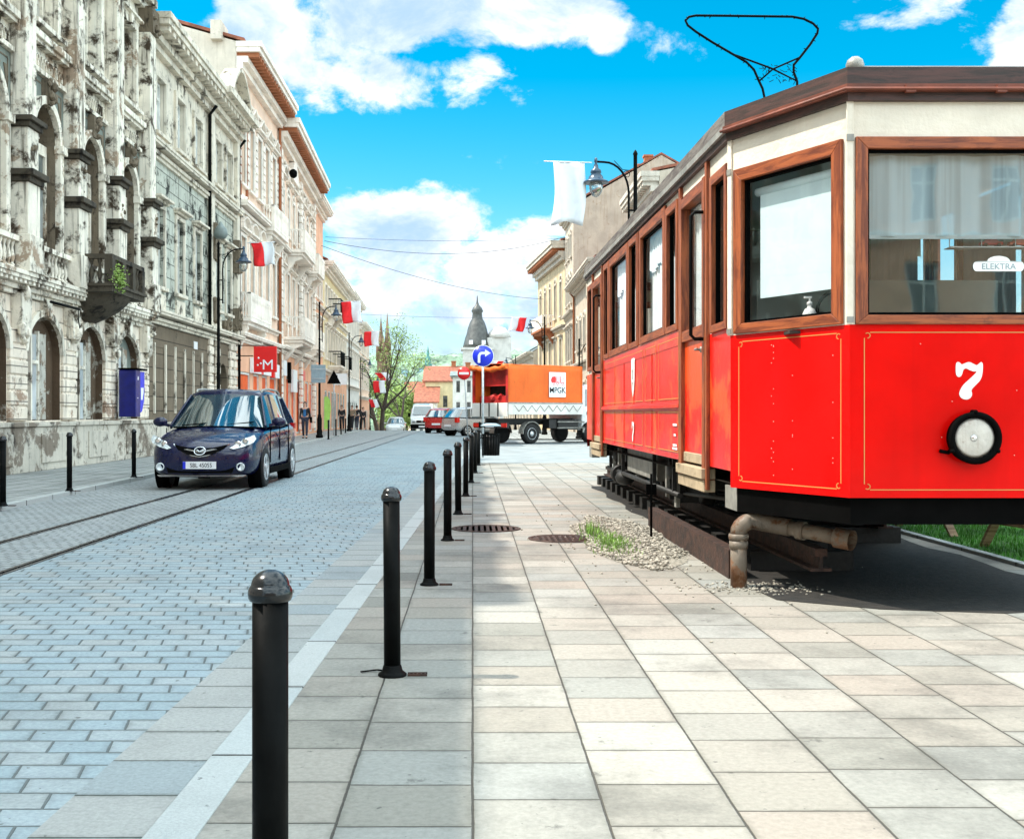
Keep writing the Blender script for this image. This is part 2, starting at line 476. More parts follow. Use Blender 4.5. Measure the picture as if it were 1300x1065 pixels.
# facades
M['b1'] = plaster('stucco_old_cream', (.76, .70, .59), dirt=(.05, .035, .022), amount=.76, patch=(.27, .17, .10), patch_amt=.32, streak=1.0)
M['b1dark'] = plaster('stucco_old_grey_panel', (.19, .215, .19), dirt=(.03, .03, .028), amount=.5, streak=.5)
M['b1rust'] = plaster('stucco_rusticated', (.78, .68, .56), dirt=(.04, .025, .015), amount=.5, patch=(.27, .15, .09), patch_amt=.22, streak=.5, joints=.34)
M['b1infill'] = plaster('brown_infill', (.10, .065, .04), dirt=(.02, .014, .01), amount=.3, patch=(.42, .40, .34), patch_amt=.18, streak=.3)
M['b1orn'] = plaster('sooty_ornament', (.17, .135, .095), dirt=(.02, .014, .01), amount=.6, streak=.6, scale=1.6)
M['soot'] = plaster('black_soot_stone', (.07, .058, .042), dirt=(.012, .01, .008), amount=.7, streak=.5, scale=1.6)
M['boarded'] = plaster('peeling_board', (.48, .46, .40), dirt=(.06, .035, .02), amount=.6, patch=(.20, .12, .07), patch_amt=.6, streak=.4, scale=2.2)
M['plinth'] = plaster('plinth_patched', (.55, .50, .42), dirt=(.03, .02, .015), amount=.6, patch=(.14, .10, .07), patch_amt=.45, streak=.4)
M['b2'] = plaster('stucco_grey_green', (.46, .47, .40), dirt=(.025, .025, .02), amount=.8, streak=.9, joints=.42)
M['b2trim'] = plaster('trim_grey_cream', (.68, .61, .50), dirt=(.05, .04, .03), amount=.62, streak=.5)
M['b2ground'] = plaster('rustic_brown_blocks', (.17, .13, .09), dirt=(.02, .017, .013), amount=.4, streak=.4, joints=.40)
M['gable'] = plaster('gable_render', (.60, .53, .44), dirt=(.22, .17, .12), amount=.35, streak=.3)
M['cream'] = plaster('stucco_cream', (.82, .60, .46), dirt=(.28, .19, .13), amount=.25, streak=.3)
M['creamtrim'] = plaster('trim_white', (.82, .74, .65), dirt=(.30, .24, .18), amount=.25, streak=.25)
M['peach'] = plaster('stucco_peach', (.78, .42, .27), dirt=(.35, .2, .12), amount=.2, streak=.2)
M['yellow'] = plaster('stucco_yellow', (.72, .58, .34), dirt=(.4, .3, .18), amount=.2, streak=.2)
M['white'] = plaster('stucco_white', (.70, .68, .63), dirt=(.35, .32, .27), amount=.2, streak=.25)
M['terracotta'] = plaster('terracotta_trim', (.36, .13, .06), dirt=(.2, .05, .02), amount=.3, streak=.3)
M['shop'] = plain('shopfront_orange', (.74, .10, .015), .5, spec=.2, var=.2, scale=1.5)
M['pane_dark'] = pane_mat('pane_dark', (.03, .04, .04), var=.2)
M['pane_light'] = pane_mat('pane_pale', (.35, .40, .42), var=.5)
M['winframe'] = plain('window_frame_white', (.62, .62, .58), .5, var=.15)
# tram
M['tred'] = plaster('tram_red_paint', (.74, .003, .002), dirt=(.45, .004, .004), amount=.15, streak=.15, rough=.22)
_b = M['tred'].node_tree.nodes['Principled BSDF']; _b.inputs['Coat Weight'].default_value = .15; _b.inputs['Coat Roughness'].default_value = .08; _b.inputs['Specular IOR Level'].default_value = .12
for n_ in M['tred'].node_tree.nodes:
    if n_.type == 'BUMP': n_.inputs['Strength'].default_value = .06
M['tred_side'] = plaster('tram_red_side', (.74, .010, .006), dirt=(.40, .01, .006), amount=.35, patch=(.72, .10, .02), patch_amt=.62, streak=.5, rough=.3)
_b = M['tred_side'].node_tree.nodes['Principled BSDF']; _b.inputs['Coat Weight'].default_value = .12; _b.inputs['Specular IOR Level'].default_value = .2; _b.inputs['Coat Roughness'].default_value = .06
for n_ in M['tred_side'].node_tree.nodes:
    if n_.type == 'BUMP': n_.inputs['Strength'].default_value = .12
M['tcream'] = plaster('tram_cream_paint', (.82, .74, .62), dirt=(.45, .33, .2), amount=.1, streak=.12, rough=.4)
M['twood_v'] = wood('tram_wood_upright', (.36, .09, .025), (.13, .025, .008), 2)
M['twood_h'] = wood('tram_wood_rail', (.36, .09, .025), (.13, .025, .008), 0)
M['twood_y'] = wood('tram_wood_side_rail', (.36, .09, .025), (.13, .025, .008), 1)
M['roofwood'] = wood('tram_roof_board', (.075, .03, .024), (.022, .014, .011), 0, .6)
M['roofwood_y'] = wood('tram_roof_side_board', (.19, .17, .15), (.07, .05, .045), 1, .7)
M['roofsheet'] = plain('tram_roof_felt', (.10, .10, .095), .8, var=.3, bmp=.3)
M['gold'] = plain('pinstripe_gold', (.62, .27, .07), .5, var=.05)
M['tglass'] = glass('tram_window_glass', (.96, 1, 1), .16, gcol=(.82, 1, 1))
M['tglass_side'] = glass('tram_side_glass', (.95, .97, .97), .02, fk=.22)
M['curtain'] = plain('white_curtain', (.86, .90, .92), .9, var=.05)
M['tglass_front'] = glass('tram_angled_glass', (1, 1, 1), .05, gcol=(.8, 1, 1), fk=.3)
M['blind'] = plain('roller_blind', (.74, .93, .97), .8, var=.04)
M['interior'] = plain('interior_grey_green', (.30, .36, .33), .7, var=.15, scale=1)
M['black_in'] = plain('interior_dark', (.03, .025, .02), .7, var=.3)
M['white_plastic'] = plain('white_plastic', (.8, .8, .78), .4, var=.04)
M['whitepaint'] = plain('white_lettering', (.85, .85, .82), .5, var=.03)
M['pipe'] = plaster('rusty_pipe', (.20, .165, .13), dirt=(.12, .05, .02), amount=.7, patch=(.22, .10, .05), patch_amt=.5, streak=.3, rough=.45, scale=3)
M['bench'] = wood('bench_wood', (.5, .33, .2), (.25, .14, .08), 0)
def sheer():
    m, nt, b = _nt('sheer_curtain')
    b.inputs['Base Color'].default_value = (.80, .93, 1.0, 1); b.inputs['Roughness'].default_value = .9
    tr = nd(nt, 'ShaderNodeBsdfTransparent'); mx = nd(nt, 'ShaderNodeMixShader')
    nt.links.new(ramp(nt, noise(nt, coords(nt, scale=(5, 5, .15)), 2.2, 3), .35, .6, .70, 1.0), mx.inputs[0])
    nt.links.new(tr.outputs[0], mx.inputs[1]); nt.links.new(b.outputs[0], mx.inputs[2]); nt.links.new(mx.outputs[0], nt.nodes['Material Output'].inputs[0])
    return m
M['sheer'] = sheer()
M['hlens'] = plaster('headlamp_lens', (.62, .58, .52), dirt=(.25, .12, .06), amount=.3, streak=.3, rough=.12, scale=6)
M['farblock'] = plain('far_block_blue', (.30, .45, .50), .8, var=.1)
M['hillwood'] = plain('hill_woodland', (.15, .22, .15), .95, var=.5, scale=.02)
M['lime'] = plain('lime_cloth', (.35, .62, .12), .7, var=.1)
M['boxblue'] = plain('dark_blue_enamel', (.003, .006, .14), .35, var=.2)

M['sun_cream'] = plaster('facade_sunlit_cream', (.50, .42, .33), dirt=(.2, .14, .09), amount=.35, streak=.35)  # darker copies of the stuccos, dimmed in colour to offset direct sun
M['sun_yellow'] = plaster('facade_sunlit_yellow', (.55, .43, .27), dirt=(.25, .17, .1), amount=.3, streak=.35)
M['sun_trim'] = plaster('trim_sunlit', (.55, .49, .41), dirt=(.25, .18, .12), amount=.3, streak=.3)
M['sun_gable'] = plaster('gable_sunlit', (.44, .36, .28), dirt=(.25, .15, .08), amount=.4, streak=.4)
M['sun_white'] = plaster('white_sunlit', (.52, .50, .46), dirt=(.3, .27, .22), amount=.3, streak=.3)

M['soil_shade'] = plain('oily_soil_shade', (.012, .010, .008), .85, var=.5, scale=9, bmp=.5)  # near-black: dark soil with the deep shade under the tram mixed in
M['pane_mid'] = pane_mat('pane_grey', (.10, .12, .115), var=.35)
# ---------------------------------------------------------------- camera, sun, sky
cam = bpy.data.cameras.new('camera'); cam_o = bpy.data.objects.new('camera', cam); COL.objects.link(cam_o)
cam_o.location = (0, 0, EYE); cam_o.rotation_euler = (R(90), 0, 0)
cam.sensor_fit = 'HORIZONTAL'; cam.sensor_width = 36; cam.lens = 36 * F / 1300
cam.shift_x = 50 / 1300; cam.shift_y = -7.5 / 1300 * 1.0
cam.clip_start = .05; cam.clip_end = 6000
S.camera = cam_o
SUN_EL, SUN_AZ = 57.0, 183.0      # azimuth measured from +X towards +Y; 180 = sun over the left roofs
sd = Vector((math.cos(R(SUN_AZ - 6)) * math.cos(R(SUN_EL)), math.sin(R(SUN_AZ - 6)) * math.cos(R(SUN_EL)), math.sin(R(SUN_EL))))
sun = bpy.data.lights.new('sun', 'SUN'); sun.energy = 3.2; sun.angle = R(.53); sun.color = (1, .93, .82)
sun_o = bpy.data.objects.new('sun', sun); COL.objects.link(sun_o); sun_o.rotation_euler = sd.to_track_quat('Z', 'Y').to_euler()
W = bpy.data.worlds.new('World'); S.world = W; W.use_nodes = True
nt = W.node_tree; bg = nt.nodes['Background']
sky = nt.nodes.new('ShaderNodeTexSky'); sky.sky_type = 'NISHITA'; sky.sun_disc = False
sky.sun_elevation = R(SUN_EL); sky.sun_rotation = math.atan2(sd.x, sd.y)
sky.air_density = 1.0; sky.dust_density = .4; sky.ozone_density = 1.0
hs = nt.nodes.new('ShaderNodeHueSaturation'); hs.inputs['Hue'].default_value = .475; hs.inputs['Saturation'].default_value = 1.7; hs.inputs['Value'].default_value = .72
nt.links.new(sky.outputs[0], hs.inputs['Color'])
tc = nt.nodes.new('ShaderNodeTexCoord'); D = tc.outputs['Generated']
def wnoise(scale, detail, rough, dist, loc, sc=(1, 1, 1.6)):
    mp = nt.nodes.new('ShaderNodeMapping'); mp.inputs['Scale'].default_value = sc; mp.inputs['Location'].default_value = loc
    nt.links.new(D, mp.inputs[0])
    return noise(nt, mp.outputs[0], scale, detail, rough, dist)
def vdir(px, py):
    return Vector(((px - 600) / F, 1, (525 - py) / F)).normalized()
blobs = [(345, 45, 75, 60, 1), (420, 95, 85, 60, 1), (510, 105, 100, 42, 1), (600, 105, 75, 45, 1), (500, 30, 150, 45, 1), (640, 25, 150, 40, .95), (330, 0, 60, 45, 1),
         (768, 47, 26, 22, .7), (455, 290, 55, 45, .9), (535, 290, 100, 55, 1), (640, 335, 100, 55, .9), (470, 360, 110, 60, .9), (580, 400, 150, 55, .75), (560, 460, 200, 50, .6),
         (1300, 60, 32, 70, 1), (1120, 12, 95, 26, .62), (785, 258, 75, 26, .8), (720, 285, 60, 20, .7), (200, 200, 120, 160, .7)]
mask = None
for (px, py, rx, ry, k) in blobs:
    c = vdir(px, py)
    sub = nt.nodes.new('ShaderNodeVectorMath'); sub.operation = 'SUBTRACT'; nt.links.new(D, sub.inputs[0]); sub.inputs[1].default_value = c
    mul = nt.nodes.new('ShaderNodeVectorMath'); mul.operation = 'MULTIPLY'; nt.links.new(sub.outputs[0], mul.inputs[0]); mul.inputs[1].default_value = (F / rx, F / 400, F / ry)
    ln = nt.nodes.new('ShaderNodeVectorMath'); ln.operation = 'LENGTH'; nt.links.new(mul.outputs[0], ln.inputs[0])
    v = ramp(nt, ln.outputs['Value'], .35, 1.35, k, 0)
    mask = v if mask is None else math_(nt, 'MAXIMUM', mask, v)
sx = nt.nodes.new('ShaderNodeSeparateXYZ'); nt.links.new(D, sx.inputs[0])
n1 = wnoise(11, 13, .63, .25, (2.3, 1.1, .4))
n2 = wnoise(3.0, 8, .6, .2, (.3, 5.1, 2.4))
back = math_(nt, 'MULTIPLY', math_(nt, 'MAXIMUM', ramp(nt, sx.outputs[1], .75, .4, 0, 1), ramp(nt, sx.outputs[2], .45, .62, 0, 1)), ramp(nt, n2, .40, .52, 0, 1.0))  # unseen cloud cover behind and overhead, added to lift the light in shade
mask = math_(nt, 'MAXIMUM', mask, back)
dens = math_(nt, 'ADD', math_(nt, 'MULTIPLY', mask, .95), math_(nt, 'MULTIPLY', math_(nt, 'SUBTRACT', n1, .5), 2.9))
cl = ramp(nt, dens, .36, .80)
shade = ramp(nt, math_(nt, 'ADD', wnoise(9, 12, .64, .3, (2.3, 1.1, .48)), math_(nt, 'MULTIPLY', mask, -.05)), .27, .62)
hz = ramp(nt, sx.outputs[2], .0, .20, .75, 0)
skyc = mixc(nt, hz, hs.outputs[0], (1.9, 3.1, 3.9))
fc = mixc(nt, shade, (1.9, 2.7, 3.8), (4.8, 4.8, 4.8))
bright = math_(nt, 'MAXIMUM', ramp(nt, sx.outputs[1], .80, .35, 0, 1), ramp(nt, sx.outputs[2], .42, .65, 0, 1))
ccol = mixc(nt, bright, fc, (12.5, 14.4, 14.9))  # the added clouds far outshine the visible ones, serving as fill light
fin = mixc(nt, math_(nt, 'MULTIPLY', cl, .97), skyc, ccol)
nt.links.new(fin, bg.inputs['Color']); bg.inputs['Strength'].default_value = .13
S.view_settings.view_transform = 'Standard'; S.view_settings.look = 'None'; S.view_settings.gamma = 1.0; S.view_settings.exposure = 1.16
S.view_settings.use_curve_mapping = False
S.cycles.max_bounces = 6; S.cycles.diffuse_bounces = 3; S.cycles.glossy_bounces = 3; S.cycles.transparent_max_bounces = 10
S.cycles.caustics_reflective = False; S.cycles.caustics_refractive = False

# ---------------------------------------------------------------- ground
def rx(y): return -.75 + .0236 * (y - 4.65)
def lx(y): return -5.8 - .028 * (y - 13)
def fx(y): return -8.8 if y < 52 else -8.8 - (y - 52) * .032
def strip(name, xa, xb, y0, y1, z, mat, step=2.0, nx=1):
    mb = MB(); n = max(1, int((y1 - y0) / step)); rows = []
    for i in range(n + 1):
        y = y0 + (y1 - y0) * i / n
        a = xa(y) if callable(xa) else xa; b = xb(y) if callable(xb) else xb
        rows.append([mb.bm.verts.new((a + (b - a) * j / nx, y, gz(0, y) + z)) for j in range(nx + 1)])
    for i in range(n):
        for j in range(nx):
            mb.bm.faces.new((rows[i][j], rows[i][j + 1], rows[i + 1][j + 1], rows[i + 1][j]))
    return tag(mb.build(name, mat, recalc=False), kind='structure')

mb = MB()
ys = [-60, -30, 0, 30, 60] + [78 + i * 6 for i in range(14)] + [170 + 30 * i for i in range(12)] + [550 + 70 * i for i in range(16)] + [1750, 2200, 3000]
xs = [-1400, -700, -400, -200, -100, -50, -20, 0, 20, 50, 100, 200, 400, 700, 1400]
rows = [[mb.bm.verts.new((x, y, gz(x, y) - .06 + (6 * math.sin(x * .011 + y * .003) * min(1, max(0, (y - 600) / 600)) if y > 600 else 0))) for x in xs] for y in ys]
for i in range(len(ys) - 1):
    for j in range(len(xs) - 1):
        f = mb.bm.faces.new((rows[i][j], rows[i][j + 1], rows[i + 1][j + 1], rows[i + 1][j])); f.smooth = True
        f.material_index = 1 if ys[i] > 230 else 0
tag(mb.build('ground', [M['earth'], M['hill']], recalc=False), kind='structure')
strip('road', -3.5, lambda y: rx(y) - .48, -6, 200, -.004, M['sett'])
strip('tram_track_paving', lx, -3.5, -6, 200, -.004, M['sett_fine'])
strip('gutter', lambda y: rx(y) - .48, lambda y: rx(y) - .15, -6, 50, -.002, M['gutter'])
mb = MB()
yy = -6.0
while yy < 50:      # kerb stones one metre long
    a, b = yy, yy + .995
    mb.hexa([(rx(a) - .15, a, -.1), (rx(a), a, -.1), (rx(b), b, -.1), (rx(b) - .15, b, -.1), (rx(a) - .15, a, .006), (rx(a), a, .006), (rx(b), b, .006), (rx(b) - .15, b, .006)])
    yy += 1.0
tag(mb.build('kerb', M['kerb'], bevel=.004), kind='structure')
strip('pavement', lambda y: rx(y), 4.28, -6, 27.8, .0, M['slab'])
strip('square_paving', 4.28, 60, -6, 7.6, .0, M['slab'])
strip('path', 4.28, 60, 15.5, 27.8, .0, M['slab'])
strip('lawn', 4.36, 60, 7.6, 15.5, .01, M['lawn'])
strip('side_street', lambda y: rx(y) , 60, 27.8, 52, -.004, M['asphalt'])
strip('road_edge_paving', lambda y: rx(y) - .48, lambda y: .9 + (y - 50) * .002, 50.01, 200, -.006, M['asphalt'])
strip('far_pavement', lambda y: .9, 60, 52, 200, .05, M['slab2'])
strip('left_pavement', lambda y: fx(y) - .6, lambda y: lx(y) - .12, -6, 200, .06, M['slab2'])
mb = MB()
yy = -6.0
while yy < 120:
    a, b = yy, yy + 1.49
    za, zb_ = gz(0, a), gz(0, b)
    mb.hexa([(lx(a) - .12, a, za - .1), (lx(a), a, za - .1), (lx(b), b, zb_ - .1), (lx(b) - .12, b, zb_ - .1), (lx(a) - .12, a, za + .064), (lx(a), a, za + .064), (lx(b), b, zb_ + .064), (lx(b) - .12, b, zb_ + .064)])
    yy += 1.5
tag(mb.build('left_kerb', M['kerb'], bevel=.005), kind='structure')
mb = MB()
for X in (-3.55, -4.4):      # grooved rails set in the street
    mb.box(X - .05, X - .012, -6, 78, -.05, .002); mb.box(X + .022, X + .05, -6, 78, -.05, .002)
tag(mb.build('street_rails', M['rail']), kind='structure')
mb = MB()
for X in (-3.55, -4.4): mb.box(X - .012, X + .022, -6, 78, -.05, -.0015)
tag(mb.build('rail_grooves', M['black']), kind='structure')

# ---------------------------------------------------------------- bollards
def make_bollard():
    r = thing('bollard', (0, 0, 0))
    MB().lathe([(.0385, .02), (.0385, .818)], n=28).build('post', M['iron'], r)
    MB().lathe([(.0395, .798), (.044, .800), (.0468, .806), (.0478, .814), (.047, .822), (.0445, .828), (.0425, .831)] + [(.041 * math.cos(a), .832 + .034 * math.sin(a)) for a in [R(d) for d in (0, 10, 20, 30, 40, 50, 60, 70, 80, 88)]], n=40).build('cap', M['iron_cap'], r, smooth=True)
    MB().lathe([(.066, .0), (.066, .008), (.056, .016), (.048, .022), (.042, .045), (.0385, .05)], n=28).build('base_flange', M['iron'], r)
    m = MB(); m.box(.07, .16, -.022, -.014, .0, .01); m.box(.07, .16, .014, .022, .0, .01)
    for k in range(5): m.box(.075 + k * .018, .081 + k * .018, -.014, .014, 0, .007)
    m.build('hinge_plate', M['rust'], r)
    return r
bp = make_bollard()
BY = [2.45, 5.24, 8.0, 10.8, 13.6, 16.57, 19.8, 23.0, 26.4]
words = ['nearest and largest black bollard in the foreground, beside the right kerb', 'second nearest black bollard on the slab pavement right of the road', 'third nearest black bollard in the row along the right kerb', 'fourth bollard from the front of the row, left of the round grate', 'fifth bollard from the front in the row along the right kerb', 'sixth bollard from the front in the row along the right kerb', 'seventh bollard from the front in the row along the right kerb', 'eighth bollard from the front, second from the far end of the right row', 'farthest bollard of the right row, right beside the litter bin']
for i, y in enumerate(BY):
    o = bp if i == 0 else copy_tree(bp)
    o.location = (-.434 + .0236 * (y - 2.45), y, 0); o.rotation_euler = (R(random.uniform(-.5, .5)), R(random.uniform(-.5, .5)), R(random.uniform(-2, 2))) if i else (0, 0, 0)
    tag(o, words[i], 'bollard', 'black bollards along the right kerb')
LB = [(-5.8, 14.1, 'black bollard at the left edge of the picture on the far pavement'), (-5.93, 16.8, 'black bollard before the second arched window of the ruined building'), (-6.05, 20.4, 'black bollard below the blue box, just left of the blue car'),
      (-6.35, 50.3, 'slim black bollard just right of the lamp post with the grey board'), (-7.0, 58.5, 'black bollard on the left pavement right of the warning sign post'), (-7.2, 62.5, 'farther black bollard on the left pavement before the third lamp post'), (-7.4, 66.5, 'farthest black bollard on the left pavement near the third lamp post')]
for x, y, w in LB:
    o = copy_tree(bp); o.location = (x, y, .06); tag(o, w, 'bollard', 'black bollards along the left pavement')

# ---------------------------------------------------------------- street lamps and flags
def make_lamp():
    r = thing('street_lamp', (0, 0, 0))       # arm reaches along local +x
    MB().lathe([(.17, 0), (.17, .12), (.13, .16), (.14, .3), (.11, .42), (.115, .9), (.085, 1.0), (.09, 1.06), (.06, 1.12), (.055, 2.6), (.07, 2.65), (.05, 2.7), (.045, 4.6), (.055, 4.64), (.04, 4.7), (.038, 6.3), (.05, 6.33), (.03, 6.38), (.0, 6.42)], n=16).build('post', M['iron'], r, smooth=True)
    m = MB()
    pts = [(.13, 0, 4.5), (.13, 0, 5.3)]
    for k in range(9):
        a = PI / 2 * k / 8; pts.append((.13 + .48 * (1 - math.cos(a)), 0, 5.55 + .62 * math.sin(a)))
    pts.append((.78, 0, 6.18)); m.tube(pts, .022, 8)
    for z in (4.6, 5.2): m.box(0, .14, -.015, .015, z, z + .035)
    sc = [(.05 + .09 * (1 - k / 16.) * math.cos(k * .6) + .12, 0, 5.92 + .09 * (1 - k / 16.) * math.sin(k * .6)) for k in range(16)]
    m.tube(sc, .008, 5)
    m.tube([(.03, 0, 6.0), (.25, 0, 6.02), (.42, 0, 6.2)], .008, 5)
    m.build('bracket_arm', M['iron'], r)
    h = MB().lathe([(.012, .16), (.03, .14), (.035, .08), (.02, .05), (.045, 0), (.05, -.05), (.10, -.09), (.11, -.14), (.09, -.16), (.14, -.22), (.15, -.27), (.24, -.31), (.255, -.345), (.235, -.345), (.13, -.32)], (.78, 0, 6.1), n=24).build('lamp_hood', M['lamp_blue'], r, smooth=True)
    MB().lathe([(.13, -.34), (.135, -.42), (.12, -.52), (.07, -.60), (0, -.63)], (.78, 0, 6.1), n=20).build('glass_bowl', M['lampglass'], h, smooth=True)
    return r
M['lampglass'] = glass('lamp_bowl_glass', (.85, .88, .86), .22, .1)
lp = make_lamp()
LS = [(-7.9, 35.5, 0, 'left lamp post before the last old facade, its arm hung with a red flag', 6.5),
      (-7.2, 53.7, 0, 'left lamp post carrying the grey board, standing beside the walking woman', 6.42),
      (-8.0, 74, 0, 'third left lamp post up the street, right of the warning triangle', 6.42),
      (-9.6, 98, 0, 'fourth left lamp post, slim in the distance before the trees', 6.42),
      (-10.6, 118, 0, 'farthest lamp post on the left pavement beyond the crest', 6.42),
      (3.22, 22.6, 180, 'street lamp rising behind the red tram with a white flag on its arm', 6.42),
      (3.9, 62, 180, 'right street lamp above the orange truck in front of the cream facades', 6.42),
      (3.6, 96, 180, 'far right street lamp before the grey roofed house above the truck', 6.42),
      (4.9, 52.5, 0, 'street lamp on the right with its arm turned towards the tram', 4.6)]
for i, (x, y, rz, w, h) in enumerate(LS):
    o = lp if i == 0 else copy_tree(lp)
    o.location = (x, y, gz(x, y) + (.06 if y > 52 or x < -5 else 0)); o.rotation_euler.z = R(rz); o.scale = (1, 1, h / 6.42)
    tag(o, w, 'street lamp', 'black street lamps with curved arms')

def flag(x, y, z, sgn, w, h, bands, label, sway=0.0, L=None, grp='flags on the lamp posts', seed=0):
    """cloth hanging from a short horizontal rod; bands = [(name, mat, f0, f1)] across the rod"""
    r = thing('flag', (x, y, z), 0, label, 'flag', grp)
    L = L or w * 1.3
    MB().tube([(0, 0, 0), (sgn * L, 0, .03 * L)], .012, 6).build('flag_pole', M['white_flag'], r)
    for (nm, mt, f0, f1, ln) in bands:
        m = MB(); nu, nv = 8, 12
        g = []
        for j in range(nv + 1):
            v = j / nv; row = []
            for i in range(nu + 1):
                f = f0 + (f1 - f0) * i / nu
                xx = sgn * (.12 * L + f * w + sway * v * w * .8 + .03 * math.sin(v * 5 + seed))
                yy_ = .09 * w * math.sin(f * 9 + v * 3 + seed) * (.3 + v)
                zz = -v * h * ln + .03 * f - .04 * h * v * math.sin(f * 6 + seed)
                row.append(m.bm.verts.new((xx, yy_, zz)))
            g.append(row)
        for j in range(nv):
            for i in range(nu):
                ff = m.bm.faces.new((g[j][i], g[j][i + 1], g[j + 1][i + 1], g[j + 1][i])); ff.smooth = True
        o = m.build(nm, mt, r, recalc=False)
        sd_ = o.modifiers.new('thickness', 'SOLIDIFY'); sd_.thickness = .004
    return r
BI = [('red_band', M['red_flag'], 0, .5, 1), ('white_band', M['white_flag'], .5, 1, 1)]
flag(-7.0, 35.5, 6.5, 1, .66, .72, [('red_band', M['red_flag'], 0, .5, 1), ('white_band', M['white_flag'], .5, 1, 1)], 'red and white flag on the lamp arm above the square red sign', .25)
flag(-6.35, 53.7, 6.45, 1, .9, 1.0, BI, 'large red and white flag hanging from the lamp arm above the grey board', .2, seed=1)
flag(-7.2, 74, 6.5, 1, .95, .95, BI, 'red and white flag on the third left lamp post, small against the sky', .05, seed=2)
flag(-8.7, 98, 4.0, 1, 1.0, 1.05, BI, 'red and white flag on the fourth left lamp post before the bare tree', .1, seed=3)
flag(-9.0, 98, 2.4, 1, .7, .7, BI, 'small red flag low on the fourth left lamp post', .3, seed=4)
flag(-10.3, 118, 5.4, 1, 1.3, .8, BI, 'drooping red and white flag on the farthest left lamp post', .6, seed=5)
flag(2.36, 22.6, 6.16, -1, .62, 1.22, [('white_band', M['white_flag'], 0, 1, 1), ], 'long white flag hanging in the sky from the lamp arm behind the tram', .12, .95, seed=2)
flag(3.1, 62, 6.4, -1, .8, .75, BI, 'red flag on the right lamp arm in front of the cream facades', .4, seed=1)
flag(2.8, 96, 5.6, -1, 1.0, .6, BI, 'small red and white flag on the far right lamp beside the round blue sign', .4, seed=6)

# ---------------------------------------------------------------- signs
def disc(m, x, y, z, r, t=.004, n=36, mi=0, x2=None):
    m.lathe([(0, 0), (r, 0), (r, -t), (0, -t)], (x, y, z), n=n, axis='y')
def arrow_sign():
    Y = 31.5; s = F / Y; X = 13 / s
    r = thing('mandatory_turn_sign', (X, Y, 0), 0, 'round blue sign with a white arrow turning right, on a grey pole', 'road sign')
    MB().lathe([(.03, 0), (.03, 3.1)], n=14).build('pole', M['steel'], r)
    z = 1.2 + (525 - 452) / s
    m = MB(); disc(m, 0, -.035, z, .30, .008); f = m.build('sign_face', M['sign_blue'], r)
    m = MB(); m.lathe([(.286, -.0462), (.30, -.0462), (.30, -.044), (.286, -.044)], (0, 0, z), n=40, axis='y')
    fr = frame((0, -.05, z), 0)
    # arrow: stem up, curve right, head
    P = []
    m.prism([(-.14, -.19), (-.07, -.19), (-.07, -.01), (-.055, .03), (-.02, .045), (.06, .045), (.06, .115), (-.04, .115), (-.10, .09), (-.14, .02)], 0, .004, fr)
    m.prism([(.06, -.02), (.22, .08), (.06, .18)], 0, .004, fr)
    m.build('arrow', M['sign_white'], r)
arrow_sign()
def noentry():
    Y = 55.; s = F / Y; X = -11.0 / s
    r = thing('no_entry_sign', (X, Y, 0), 0, 'round red no entry sign with a white bar on a thin leaning pole', 'road sign')
    z = 1.2 + (525 - 474) / s
    MB().tube([(.2, 0, -.0), (0, .02, z + .3)], .03, 10).build('pole', M['steel'], r)
    m = MB(); disc(m, 0, -.04, z, .31, .008); m.build('sign_face', M['sign_red'], r)
    MB().box(-.23, .23, -.052, -.048, z - .055, z + .055).build('bar', M['sign_white'], r)
noentry()
def backboard():
    r = thing('sign_board', (-7.2, 53.4, 0), 0, 'grey blank back of a square sign board strapped to the left lamp post', 'road sign')
    z = 1.2 + (525 - 475) / 27.
    m = MB(); m.box(-.34, .34, -.1, -.08, z - .42, z + .42); m.build('board', M['sign_back'], r, bevel=.01)
    for q in (.2, -.24): MB().box(-.3, .3, -.12, -.1, z + q, z + q + .04).build('bracket', M['steel'], r)
    Y = 60.; s = F / Y
    r = thing('warning_sign', ((424 - 600) / s, Y, .06), 0, 'dark back of a triangular warning sign on its own post beside the grey board', 'road sign')
    z = 1.14 + (525 - 480) / s
    MB().lathe([(.03, 0), (.03, z + .35)], n=10).build('pole', M['steel'], r)
    m = MB(); m.prism([(-.37, -.3), (.37, -.3), (0, .42)], -.05, -.042, frame((0, 0, z), 0)); m.build('triangle', M['black'], r)
backboard()

# ---------------------------------------------------------------- litter bin
def bin_():
    Y = 27.6; s = F / Y
    r = thing('litter_bin', ((623 - 600) / s, Y, 0), 0, 'black slatted litter bin with a flat lid between the bollards and the truck', 'litter bin')
    z0, z1 = .19, .71
    m = MB()
    for k in range(20):
        a = 2 * PI * k / 20; c_, s_ = math.cos(a), math.sin(a)
        m.bar((.205 * c_, .205 * s_, z0), (.225 * c_, .225 * s_, z1), .035, .012, up=(c_, s_, 0))
    m.build('slats', M['iron'], r)
    for z, rr in ((z0, .2), (z1 - .03, .22)): MB().lathe([(rr - .02, 0), (rr, 0), (rr, .03), (rr - .02, .03)], (0, 0, z), n=24).build('hoop', M['iron'], r)
    MB().lathe([(.16, 0), (.18, .45)], (0, 0, z0 + .03), n=20).build('liner', M['darkmetal'], r)
    m = MB(); m.lathe([(.0, .07), (.12, .065), (.24, .02), (.25, 0), (.24, -.01), (0, -.005)], (0, 0, .90), n=24)
    m.build('lid', M['sign_back'], r, smooth=True)
    m = MB(); m.box(-.29, -.25, -.02, .02, 0, 1.0); m.box(-.25, -.15, -.015, .015, .6, .63); m.box(-.25, -.15, -.015, .015, .87, .9)
    for x in (-.14, .14): m.box(x - .008, x + .008, -.008, .008, .7, .9)
    m.build('post', M['iron'], r)
bin_()

